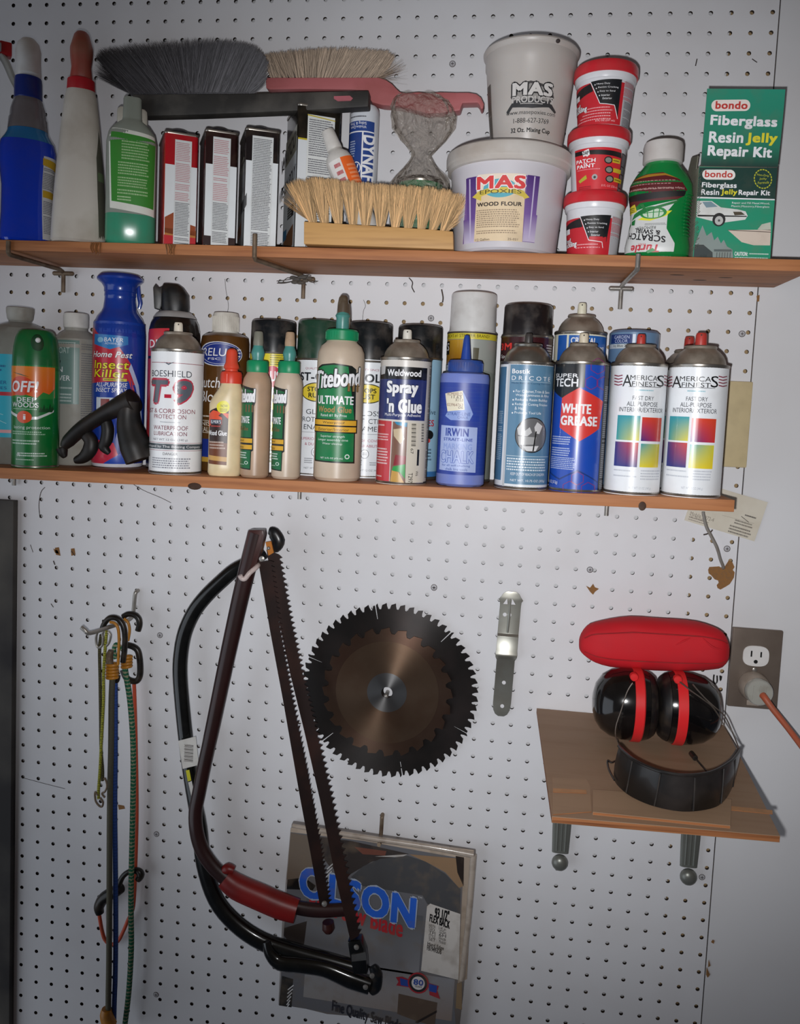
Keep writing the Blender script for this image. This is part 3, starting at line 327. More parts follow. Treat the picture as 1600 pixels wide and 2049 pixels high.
ART['am1']=[('r',-1.571,-1.8,1.571,153.29,'#f2f5f8',0),('p',[(-0.59,142.44),(-0.773,141.21),(-0.76,139.99),(-0.579,141.22)],'#8a2c44',2),('p',[(-0.761,141.21),(-0.988,142.5),(-1.003,141.28),(-0.772,139.99)],'#8a2c44',2),('p',[(-0.584,138.85),(-0.765,137.62),(-0.753,136.4),(-0.573,137.63)],'#8a2c44',2),('p',[(-0.753,137.62),(-0.978,138.91),(-0.993,137.69),(-0.765,136.4)],'#8a2c44',2),('p',[(-0.577,135.26),(-0.758,134.03),(-0.745,132.81),(-0.566,134.04)],'#8a2c44',2),('p',[(-0.746,134.03),(-0.969,135.32),(-0.984,134.1),(-0.757,132.81)],'#8a2c44',2),('p',[(-0.571,131.67),(-0.751,130.44),(-0.738,129.22),(-0.56,130.45)],'#8a2c44',2),('p',[(-0.739,130.44),(-0.96,131.73),(-0.974,130.51),(-0.75,129.22)],'#8a2c44',2),('p',[(1.038,142.71),(1.571,141.78),(1.571,143.02),(1.048,143.94)],'#8a2c44',2),('p',[(1.571,141.8),(1.571,143.39),(1.571,144.58),(1.571,143.0)],'#8a2c44',2),('p',[(1.052,139.12),(1.571,138.19),(1.571,139.43),(1.062,140.35)],'#8a2c44',2),('p',[(1.571,138.21),(1.571,139.8),(1.571,140.99),(1.571,139.41)],'#8a2c44',2),('p',[(1.065,135.53),(1.571,134.6),(1.571,135.84),(1.076,136.76)],'#8a2c44',2),('p',[(1.571,134.62),(1.571,136.2),(1.571,137.4),(1.571,135.82)],'#8a2c44',2),('p',[(1.08,131.94),(1.571,131.01),(1.571,132.25),(1.091,133.17)],'#8a2c44',2),('p',[(1.571,131.03),(1.571,132.61),(1.571,133.81),(1.571,132.23)],'#8a2c44',2),('t','A',-0.561,128.55,-0.216,142.37,'#101012',3,0,0,None,0),('t',"MERICA'",-0.284,136.15,0.729,142.25,'#101012',3,0.005,0,None,0),('t','S',0.67,129.72,1.048,143.18,'#101012',3,0,0,None,0),('t','FINEST',-0.209,129.15,0.666,134.71,'#101012',3,0.005,0,None,0),('p',[(-0.321,128.15),(0.893,128.58),(0.891,129.11),(-0.322,128.69)],'#101012',3),('m',-0.07,123.27,0.641,126.14,1,'#8ac0cc',3),('t','FAST DRY',-0.158,112.78,0.598,117.81,'#3c4048',3,0,0,None,0),('t','ALL-PURPOSE',-0.349,105.56,0.775,110.95,'#3c4048',3,0,0,None,0),('t','INTERIOR/EXTERIOR',-0.631,98.7,1.093,104.08,'#3c4048',3,0,0,None,0),('g',-0.679,64.87,0.153,94.31,('#1f98a8','#1fa0ac','#e8d83c','#28a0a0'),2),('g',0.219,64.79,1.082,92.97,('#e0442c','#e04a2a','#d83830','#2a2c7c'),2),('g',-0.712,33.39,0.144,62.65,('#28307c','#d84838','#30307c','#243484'),2),('g',0.232,33.67,1.044,61.67,('#2a9ca8','#d8d43c','#f0d430','#e8d838'),2),('m',-0.695,17.2,0.152,30.31,4,'#c4c8d0',3),('m',0.288,18.08,1.233,31.18,4,'#c4c8d0',3),('t','NET WT 12 OZ (340 g)',-0.085,6.41,0.717,10.0,'#b4b8c0',3,0,0,None,0)]
ART['am2']=[('r',-1.571,-1.77,1.571,153.27,'#f2f5f8',0),('p',[(-1.035,142.66),(-1.487,141.45),(-1.408,140.25),(-1.016,141.45)],'#8a2c44',2),('p',[(-1.416,141.45),(-1.571,142.71),(-1.571,141.51),(-1.473,140.25)],'#8a2c44',2),('p',[(-1.021,139.12),(-1.426,137.92),(-1.369,136.72),(-1.003,137.92)],'#8a2c44',2),('p',[(-1.376,137.92),(-1.571,139.18),(-1.571,137.98),(-1.417,136.72)],'#8a2c44',2),('p',[(-1.008,135.59),(-1.383,134.38),(-1.337,133.18),(-0.99,134.39)],'#8a2c44',2),('p',[(-1.342,134.38),(-1.571,135.65),(-1.571,134.45),(-1.377,133.18)],'#8a2c44',2),('p',[(-0.995,132.06),(-1.349,130.85),(-1.308,129.65),(-0.977,130.86)],'#8a2c44',2),('p',[(-1.313,130.85),(-1.571,132.12),(-1.571,130.92),(-1.343,129.65)],'#8a2c44',2),('p',[(0.689,143.04),(0.889,142.13),(0.897,143.35),(0.695,144.26)],'#8a2c44',2),('p',[(0.903,142.15),(1.171,143.71),(1.142,144.89),(0.884,143.33)],'#8a2c44',2),('p',[(0.698,139.51),(0.9,138.6),(0.908,139.82),(0.704,140.73)],'#8a2c44',2),('p',[(0.914,138.62),(1.189,140.18),(1.158,141.36),(0.894,139.8)],'#8a2c44',2),('p',[(0.706,135.98),(0.911,135.07),(0.919,136.28),(0.713,137.19)],'#8a2c44',2),('p',[(0.924,135.09),(1.207,136.65),(1.175,137.83),(0.905,136.26)],'#8a2c44',2),('p',[(0.715,132.45),(0.921,131.54),(0.93,132.75),(0.722,133.66)],'#8a2c44',2),('p',[(0.935,131.55),(1.226,133.12),(1.192,134.29),(0.916,132.73)],'#8a2c44',2),('t','A',-0.983,128.99,-0.552,142.58,'#101012',3,0,0,None,0),('t',"MERICA'",-0.632,136.53,0.462,142.53,'#101012',3,0.005,0,None,0),('t','S',0.415,130.27,0.696,143.51,'#101012',3,0,0,None,0),('t','FINEST',-0.543,129.64,0.412,135.11,'#101012',3,0.005,0,None,0),('p',[(-0.668,128.59),(0.59,129.14),(0.589,129.67),(-0.669,129.12)],'#101012',3),('m',-0.328,123.86,0.328,126.69,1,'#8ac0cc',3),('t','FAST DRY',-0.351,113.6,0.357,118.55,'#3c4048',3,0,0,None,0),('t','ALL-PURPOSE',-0.545,106.5,0.502,111.8,'#3c4048',3,0,0,None,0),('t','INTERIOR/EXTERIOR',-0.852,99.75,0.724,105.05,'#3c4048',3,0,0,None,0),('g',-0.992,66.36,-0.196,94.97,('#1f98a8','#1fa0ac','#e8d83c','#28a0a0'),2),('g',-0.113,65.79,0.732,93.69,('#e0442c','#e04a2a','#d83830','#2a2c7c'),2),('g',-1.007,34.85,-0.205,64.17,('#28307c','#d84838','#30307c','#243484'),2),('g',-0.117,34.82,0.717,62.72,('#2a9ca8','#d8d43c','#f0d430','#e8d838'),2),('m',-0.963,19.52,-0.083,32.41,4,'#c4c8d0',3),('m',0.041,20.38,0.716,33.27,4,'#c4c8d0',3),('t','NET WT 12 OZ (340 g)',-0.303,8.9,0.401,12.43,'#b4b8c0',3,0,0,None,0)]
ART['am3']=ART['am2']
ART['windex']=[('r',0.542,4.68,1.571,115.15,'#d0d0d0',0),('p',[(0.51,112.34),(1.405,110.47),(1.476,98.3),(0.515,102.98)],'#c8a024',1),('m',0.561,72.09,1.324,100.17,13,'#5a5a6a',1),('r',0.574,60.85,1.571,70.21,'#c8a024',1),('m',0.595,10.3,1.571,58.98,22,'#5a5a6a',1)]
ART['whitebottle']=[('p',[(1.084,148.65),(1.298,122.47),(1.571,85.07),(1.376,2.8),(0.762,2.8),(0.749,58.9),(0.776,111.25)],'#4c4c40',0),('r',0.812,81.33,1.571,92.55,'#5a6c4c',1)]
ART['greenb']=[('p',[(-1.12,145.25),(1.206,139.17),(1.156,37.29),(-0.93,43.59)],'#e4e6dc',0),('p',[(-1.004,139.57),(1.182,134.4),(1.089,46.8),(-0.836,52.15)],'#3c8c34',1),('m',-0.396,104.67,0.76,129.41,7,'#a8cc94',2),('m',-0.535,85.63,0.743,102.76,5,'#a8cc94',2),('m',-0.541,70.41,0.731,83.73,4,'#a8cc94',2),('m',-0.546,60.89,0.722,68.5,2,'#a8cc94',2),('m',-0.549,52.83,0.024,59.87,2,'#b8d8a4',2)]
ART['tin_red']=[('r',-1.009,0.88,0.991,102.19,'#e8ecee',0),('r',-0.422,2.53,0.627,134.17,'#dfe2e2',2),('m',-0.361,57.92,0.557,131.54,34,'#c47c84',3),('m',-0.349,3.58,0.569,56.17,26,'#4c4c54',3),('p',[(-0.973,35.31),(-0.417,42.68),(-0.412,14.64),(-0.97,16.03)],'#9c4a24',1),('p',[(0.634,29.33),(0.979,27.8),(0.981,15.53),(0.637,16.19)],'#9c4a24',1),('r',-0.97,13.16,0.997,21.92,'#c07c38',1),('r',-1.001,0.88,0.999,13.15,'#c8202c',1)]
ART['tin_dark']=[('r',-1.009,0.88,0.991,103.18,'#e8ecee',0),('r',-0.57,2.47,0.562,137.46,'#dfe2e2',2),('m',-0.506,58.01,0.489,134.82,34,'#c47c84',3),('m',-0.495,3.52,0.501,56.25,26,'#4c4c54',3),('r',-1.018,0.7,1.007,13.53,'#2c1414',1)]
ART['tin_clear']=[('r',-1.009,0.88,0.991,107.89,'#e8ecee',0),('r',-0.644,2.47,0.662,138.95,'#dfe2e2',2),('m',-0.579,3.52,0.596,136.32,64,'#4c4c54',3)]
ART['tin_wide']=[('t','WATCO',-1.0,96.17,0.782,115.4,'#b8b4a0',1,0.01,0.1,None,0),('t','LINSEED OIL',-1.0,69.94,0.9,76.93,'#3c3c3c',1,0,0,None,0),('r',-1.0,0.0,0.927,106.66,'#8c8c8c',0),('r',0.044,45.46,1.891,60.32,'#28282c',1),('p',[(-1.0,31.47),(0.34,36.72),(0.356,19.23),(-1.0,15.74)],'#8a5430',1)]
ART['poly_side']=[('r',-1.14,-0.98,1.047,145.8,'#dfe3e6',0),('p',[(-0.976,154.6),(1.0,160.47),(1.0,128.18),(-0.947,121.33)],'#8c8a78',1),('t','WATCO',-1.764,127.2,0.888,146.77,'#201c18',2,0.03,0.2,None,0.2),('t','WIPE-ON POLY',-2.187,87.09,0.937,103.72,'#1c1c20',2,0.02,0.15,None,0.15),('r',-0.303,47.95,0.845,63.6,'#2a2a2c',1),('m',-0.272,48.92,0.504,62.62,4,'#c8c8c8',2),('r',-1.026,23.48,-0.381,37.18,'#2c78a4',1),('p',[(-0.942,21.53),(-0.105,31.31),(0.846,36.79),(0.817,9.78),(-1.002,1.96)],'#8a5a34',1)]
ART['poly_front']=[('r',-1.0,2.18,-0.581,141.81,'#dfe3e6',0),('r',-0.581,2.94,0.697,174.35,'#e0e2e0',1),('p',[(-0.606,174.14),(0.71,171.08),(0.71,169.92),(-0.581,172.62)],'#c8b430',2),('m',-0.503,4.87,0.632,169.54,60,'#50505a',3),('r',-1.0,141.62,-0.581,143.74,'#c8b430',1)]
ART['dynaflex']=[('r',-1.571,-8.0,0.704,88.0,'#28468c',0),('r',-0.174,-8.0,-0.075,74.4,'#f2f2f4',1),('r',-1.571,73.6,0.68,75.2,'#f2f2f4',1),('t','DYNAFLEX',-0.071,-20.0,0.769,70.0,'#f2f2f4',3,0.04,0,None,-1.57),('t','Siding & Trim',-1.122,82.8,0.095,87.6,'#f2f2f4',3,0,0,None,3.1416),('t','Window,Door,',-1.118,78.4,0.098,82.4,'#f2f2f4',3,0,0,None,3.1416),('m',-1.135,92.0,0.089,105.0,4,'#3c3c44',3),('e',-0.805,20.4,-0.172,36.4,'#f2f2f4',2),('e',-0.724,21.8,-0.232,35.0,'#28468c',3),('t','V',-0.599,24.0,-0.335,33.0,'#f2f2f4',4,0.02,0,None,0),('m',-1.091,36.0,-0.611,64.0,9,'#b8c4dc',3),('t','2',-0.636,0.0,-0.282,12.0,'#f2f2f4',3,0.04,0,None,3.1416)]
ART['orangeb']=[('r',-0.3,0.0,1.307,57.0,'#f26a24',0),('r',-1.307,0.0,-0.3,57.0,'#e8e4e0',0),('m',-0.908,6.0,-0.405,54.0,5,'#b8283a',2),('m',0.0,6.0,0.908,48.0,8,'#f8a878',1)]
ART['tub']=[('p',[(-0.771,97.8),(0.516,97.26),(0.573,10.97),(-0.917,10.79)],'#7c5c9c',1),('g',-0.791,42.52,-0.551,97.12,('#4c2c74','#4c2c74','#6c4c94','#6c4c94'),2),('g',0.321,47.81,0.544,97.92,('#4c2c74','#4c2c74','#7c5ca0','#7c5ca0'),2),('r',-0.717,11.04,-0.687,95.43,'#c8bcd8',3),('r',0.436,11.68,0.461,97.09,'#c8bcd8',3),('g',-0.881,10.23,-0.566,42.49,('#6c4c94','#6c4c94','#c8bcd8','#d4cce0'),2),('g',0.325,11.61,0.571,47.75,('#7c5ca0','#7c5ca0','#d0c4dc','#c8bcd8'),2),('p',[(-0.534,98.93),(0.288,98.57),(0.319,10.52),(-0.615,11.22)],'#e4cca8',3),('p',[(-0.534,98.93),(0.288,98.57),(0.291,77.17),(-0.561,77.4)],'#ecdcc8',4),('e',-0.424,67.55,0.155,91.95,'#5cacbc',5),('p',[(-0.644,70.67),(-0.51,77.15),(-0.274,81.16),(0.078,80.93),(0.257,77.11),(0.381,69.08),(0.289,66.46),(0.264,68.89),(0.082,73.19),(-0.273,74.22),(-0.462,70.12),(-0.463,64.33)],'#d8c04c',6),('t','EPOXIES',-0.486,72.84,0.231,78.11,'#4c4420',8,0.01,0,None,0),('t','MAS',-0.545,78.95,0.293,96.27,'#dc4040',8,0.05,0.0,('#f4f0ec',0.08),0),('t','WOOD FLOUR',-0.536,56.65,0.253,61.93,'#241c1c',8,0.04,0,None,0),('m',-0.554,20.36,0.264,53.01,12,'#9c8870',6),('t','1/2 Gallon',-0.585,11.53,-0.293,14.84,'#3c3028',6,0.01,0,None,0),('t','25-021',0.043,11.81,0.229,14.61,'#3c3028',6,0.01,0,None,0)]
ART['cup']=[('t','MAS',-0.402,63.33,0.565,79.4,'#d8d4d0',5,0.06,0,('#202022',0.12),0),('p',[(-0.45,62.02),(-0.403,74.55),(0.019,81.23),(0.528,75.49),(0.632,63.07),(0.51,53.58),(0.102,50.07),(-0.297,52.8)],'#4c4848',1),('p',[(-0.383,61.31),(-0.275,71.55),(0.023,78.11),(0.432,73.05),(0.566,63.01),(0.467,56.67),(0.098,53.51),(-0.266,55.95)],'#9c9894',2),('p',[(-0.567,45.07),(-0.398,55.83),(0.043,60.17),(0.538,56.73),(0.744,46.74),(0.709,44.36),(0.517,50.46),(0.09,47.72),(-0.396,49.59),(-0.518,41.68)],'#38383a',3),('t','PRODUCTS',-0.399,54.44,0.606,62.55,'#c8c4c0',6,0.02,0,None,0),('m',-0.2,52.24,0.371,54.43,1,'#c8c4c0',6),('t','www.masepoxies.com',-0.567,38.79,0.72,45.03,'#2a2a2c',5,0.01,0,None,0),('t','1-888-627-3769',-0.369,29.75,0.547,35.68,'#2a2a2c',5,0.01,0,None,0),('t','32 Oz. Mixing Cup',-0.437,16.47,0.618,23.81,'#101012',5,0.02,0,None,0),('r',-1.406,5.36,-1.129,89.6,'#6c645c',1),('m',-1.371,6.14,-1.144,88.82,34,'#2c2826',2)]
ART['dap3']=[('r',-1.571,2.36,0.721,53.3,'#c82430',0),('p',[(-1.571,46.12),(-0.53,52.54),(-0.421,42.81),(-1.571,33.95)],'#1c181a',1),('p',[(-0.531,54.37),(0.582,56.22),(0.56,9.2),(0.383,25.02),(-0.156,26.92)],'#181a1e',2),('p',[(-0.543,54.22),(-0.167,26.77),(-0.145,27.07),(-0.519,54.52)],'#f2f2f4',3),('p',[(-0.157,26.54),(0.382,24.64),(0.383,25.4),(-0.155,27.3)],'#f2f2f4',3),('p',[(0.37,24.93),(0.546,9.11),(0.574,9.29),(0.395,25.11)],'#f2f2f4',3),('t','Heavy Duty',-0.3,49.03,0.16,51.47,'#f2f2f4',4,0.01,0,None,0),('t','Resists Cracking',-0.238,44.76,0.469,47.19,'#f2f2f4',4,0.01,0,None,0),('t','Easy to Sand',-0.176,40.14,0.358,42.58,'#f2f2f4',4,0.01,0,None,0),('t','Interior',-0.121,35.47,0.183,37.9,'#f2f2f4',4,0.01,0,None,0),('t','Exterior',-0.067,31.6,0.261,34.04,'#f2f2f4',4,0.01,0,None,0),('e',-0.375,49.01,-0.337,50.53,'#f2f2f4',4),('e',-0.322,44.52,-0.284,46.04,'#f2f2f4',4),('e',-0.259,40.05,-0.222,41.57,'#f2f2f4',4),('e',-0.205,35.56,-0.168,37.09,'#f2f2f4',4),('r',0.746,1.54,1.571,55.98,'#b8b8bc',0),('m',0.684,33.47,1.427,55.06,14,'#c04450',2),('m',0.806,2.24,1.571,31.89,18,'#4c4c54',2),('r',-1.571,36.58,-1.068,42.67,'#e8e8ea',3),('t','Vinyl',-1.571,24.63,-1.022,31.63,'#f2f2f4',3,0.03,0.1,('#181a1e',0.05),0),('t','Spackling',-1.571,19.46,-0.663,27.37,'#f2f2f4',3,0.03,0.1,('#181a1e',0.05),0),('m',-0.65,21.31,0.338,23.44,1,'#f0b8bc',3),('m',-0.763,17.9,0.35,20.03,1,'#f0b8bc',3),('m',-0.895,14.48,0.362,16.61,1,'#f0b8bc',3),('m',-1.056,11.07,0.375,13.2,1,'#f0b8bc',3),('m',-1.298,7.65,0.388,9.78,1,'#f0b8bc',3),('t','8 FL OZ (237 mL)',-0.298,5.0,0.455,7.74,'#f0d8dc',3,0,0,None,0)]
ART['dap1']=[('r',-1.571,-8.75,0.711,46.66,'#c82430',0),('p',[(-1.571,38.85),(-0.504,45.84),(-0.398,35.25),(-1.571,25.62)],'#1c181a',1),('p',[(-0.505,47.82),(0.642,49.83),(0.501,-1.31),(0.371,15.9),(-0.147,17.96)],'#181a1e',2),('p',[(-0.517,47.66),(-0.158,17.8),(-0.137,18.13),(-0.494,47.99)],'#f2f2f4',3),('p',[(-0.149,17.55),(0.37,15.49),(0.372,16.31),(-0.146,18.38)],'#f2f2f4',3),('p',[(0.359,15.8),(0.488,-1.4),(0.514,-1.21),(0.383,15.99)],'#f2f2f4',3),('t','Heavy Duty',-0.274,42.02,0.192,44.67,'#f2f2f4',4,0.01,0,None,0),('t','Resists Cracking',-0.215,37.37,0.501,40.01,'#f2f2f4',4,0.01,0,None,0),('t','Easy to Sand',-0.156,32.35,0.379,34.99,'#f2f2f4',4,0.01,0,None,0),('t','Interior',-0.105,27.26,0.196,29.91,'#f2f2f4',4,0.01,0,None,0),('t','Exterior',-0.056,23.06,0.267,25.71,'#f2f2f4',4,0.01,0,None,0),('e',-0.35,41.99,-0.312,43.65,'#f2f2f4',4),('e',-0.299,37.11,-0.261,38.77,'#f2f2f4',4),('e',-0.239,32.25,-0.202,33.9,'#f2f2f4',4),('e',-0.188,27.37,-0.151,29.02,'#f2f2f4',4),('r',0.728,-9.64,1.571,49.58,'#b8b8bc',0),('m',0.716,25.09,1.571,48.58,14,'#c04450',2),('m',0.745,-8.88,1.571,23.37,18,'#4c4c54',2),('r',-1.518,28.48,-1.022,35.09,'#e8e8ea',3),('t','Vinyl',-1.571,15.47,-0.969,23.08,'#f2f2f4',3,0.03,0.1,('#181a1e',0.05),0),('t','Spackling',-1.571,9.85,-0.634,18.45,'#f2f2f4',3,0.03,0.1,('#181a1e',0.05),0),('m',-0.621,11.86,0.325,14.18,1,'#f0b8bc',3),('m',-0.726,8.15,0.33,10.47,1,'#f0b8bc',3),('m',-0.843,4.44,0.335,6.75,1,'#f0b8bc',3),('m',-0.98,0.72,0.34,3.04,1,'#f0b8bc',3),('m',-1.154,-2.99,0.346,-0.67,1,'#f0b8bc',3),('t','8 FL OZ (237 mL)',-0.296,-5.88,0.401,-2.9,'#f0d8dc',3,0,0,None,0)]
ART['dap2']=[('p',[(-0.968,52.87),(0.931,53.08),(1.37,0.73),(-0.872,0.4)],'#d42a34',0),('p',[(-0.954,50.51),(0.954,49.12),(0.98,42.76),(-0.956,45.44)],'#1c181a',1),('p',[(-0.598,49.06),(-0.339,51.68),(-0.294,44.46),(-0.393,42.24),(-0.447,43.58),(-0.548,42.79)],'#f0f0f0',2),('t','DAP',-0.56,44.86,-0.34,49.28,'#101012',3,0.03,0,None,0),('t','PATCH',-0.858,35.05,-0.077,39.79,'#f2f2f4',3,0.04,0,None,0),('t','-N-',-0.54,33.11,-0.36,35.64,'#f2f2f4',4,0.03,0,None,0),('t','PAINT',-0.826,28.71,-0.091,33.45,'#f2f2f4',3,0.04,0,None,0),('m',-0.814,25.74,0.142,27.95,1,'#e89098',2),('e',0.232,33.25,0.55,42.09,'#1c1c1c',2),('e',0.27,34.52,0.508,40.83,'#8a8c84',3),('r',0.552,35.32,0.924,40.37,'#d8b830',3),('m',0.585,36.58,0.88,39.11,1,'#4c4018',4),('e',0.286,21.73,0.624,30.57,'#1c1c1c',2),('e',0.326,22.99,0.578,29.31,'#8a8c84',3),('r',0.626,23.8,1.051,28.85,'#d8b830',3),('m',0.661,25.06,0.997,27.59,1,'#4c4018',4),('e',0.342,10.68,0.703,19.52,'#1c1c1c',2),('e',0.383,11.94,0.653,18.25,'#8a8c84',3),('r',0.705,12.74,1.22,17.8,'#d8b830',3),('m',0.744,14.01,1.143,16.53,1,'#4c4018',4),('e',-0.187,13.4,0.027,20.35,'#a8a8a8',2),('e',-0.127,14.98,-0.03,18.14,'#303030',3),('p',[(-0.752,13.99),(-0.418,19.99),(-0.376,15.29),(-0.678,10.91)],'#b8b438',2),('m',-0.737,2.54,-0.16,6.8,2,'#8a2028',2),('t','8 FL OZ (236 mL)',0.202,4.49,0.994,7.96,'#f0b0b4',3,0,0,None,0),('r',0.998,0.17,1.571,49.9,'#3c3438',0),('m',1.053,1.76,1.571,48.33,30,'#a8a4a8',1)]
ART['turtle']=[('p',[(-1.571,88.9),(-1.49,98.16),(-0.609,102.94),(0.042,104.15),(0.634,95.28),(0.95,82.63),(0.838,75.29),(0.573,70.62),(-0.708,67.23),(-1.571,50.53),(-1.571,65.06),(-1.571,77.85)],'#5c1c20',0),('p',[(-1.426,97.25),(-0.514,102.43),(0.124,102.72),(0.587,96.18),(0.131,100.17),(-0.579,98.75)],'#a87828',1),('m',-1.571,93.0,0.545,94.83,1,'#b88c88',2),('m',-1.571,88.99,0.55,90.81,1,'#b88c88',2),('m',-1.571,84.8,0.555,86.62,1,'#b88c88',2),('m',-1.571,82.97,0.557,84.8,1,'#b88c88',2),('t','Helps Remove Fine Scratches & Swirls',-1.571,83.0,0.785,86.1,'#d0b0a8',2,0,0,None,3.1416),('p',[(-1.571,76.94),(0.891,81.7),(0.838,74.93),(-0.728,69.97),(-1.571,71.46)],'#18181a',1),('p',[(-1.571,63.26),(-0.95,66.78),(-0.857,57.11),(-1.571,54.52)],'#d8c838',2),('m',-1.571,57.0,-0.938,63.38,3,'#4c4418',3),('p',[(-1.571,53.26),(0.574,69.71),(0.303,56.8),(0.279,34.88),(0.554,16.79),(0.537,0.36),(-1.438,1.14),(-1.479,23.11),(-1.229,41.44)],'#d4d6d4',1),('p',[(-0.82,47.06),(-0.081,55.67),(0.44,56.87),(0.25,50.38),(-0.295,44.58)],'#e4e030',2),('e',-0.718,47.03,0.254,62.35,'#2a8a44',3),('e',-0.587,48.12,0.152,59.79,'#c8dcc4',4),('p',[(-0.439,58.21),(-0.396,49.1),(-0.363,49.11),(-0.404,58.23)],'#2a8a44',5),('p',[(-0.208,59.85),(-0.21,48.15),(-0.179,48.07),(-0.175,59.77)],'#2a8a44',5),('p',[(-0.009,58.51),(-0.027,49.37),(0.004,49.26),(0.023,58.41)],'#2a8a44',5),('p',[(-0.57,53.67),(0.151,55.16),(0.147,56.07),(-0.578,54.58)],'#2a8a44',5),('p',[(-0.695,65.41),(-0.551,65.84),(-0.462,59.12),(0.655,70.11),(0.538,66.05),(-0.345,56.44),(-1.155,46.95),(-0.987,54.32),(-0.593,59.97)],'#1c7438',5),('p',[(-1.172,46.03),(-0.923,47.94),(-0.935,40.61),(-1.148,41.46)],'#1c7438',3),('t','REMOVER',-0.788,34.47,-0.083,38.11,'#2c2c30',3,0,0,None,3.1416),('t','& SWIRL',-0.855,28.65,0.076,34.49,'#1c1c20',3,0.03,0,None,3.0),('t','SCRATCH',-1.176,20.61,0.248,28.64,'#1c1c20',3,0.03,0,None,3.0),('t','WAX',-0.614,13.95,-0.335,16.87,'#c83040',3,0,0,None,3.1416),('t','Turtle',-0.897,5.61,0.069,15.1,'#c42c3c',3,0.04,0.2,None,3.1416),('p',[(-0.332,7.09),(-0.122,10.88),(-0.031,7.29),(-0.267,4.39)],'#2a8a44',4),('m',-0.472,39.04,0.268,41.96,2,'#7a7c7c',3)]
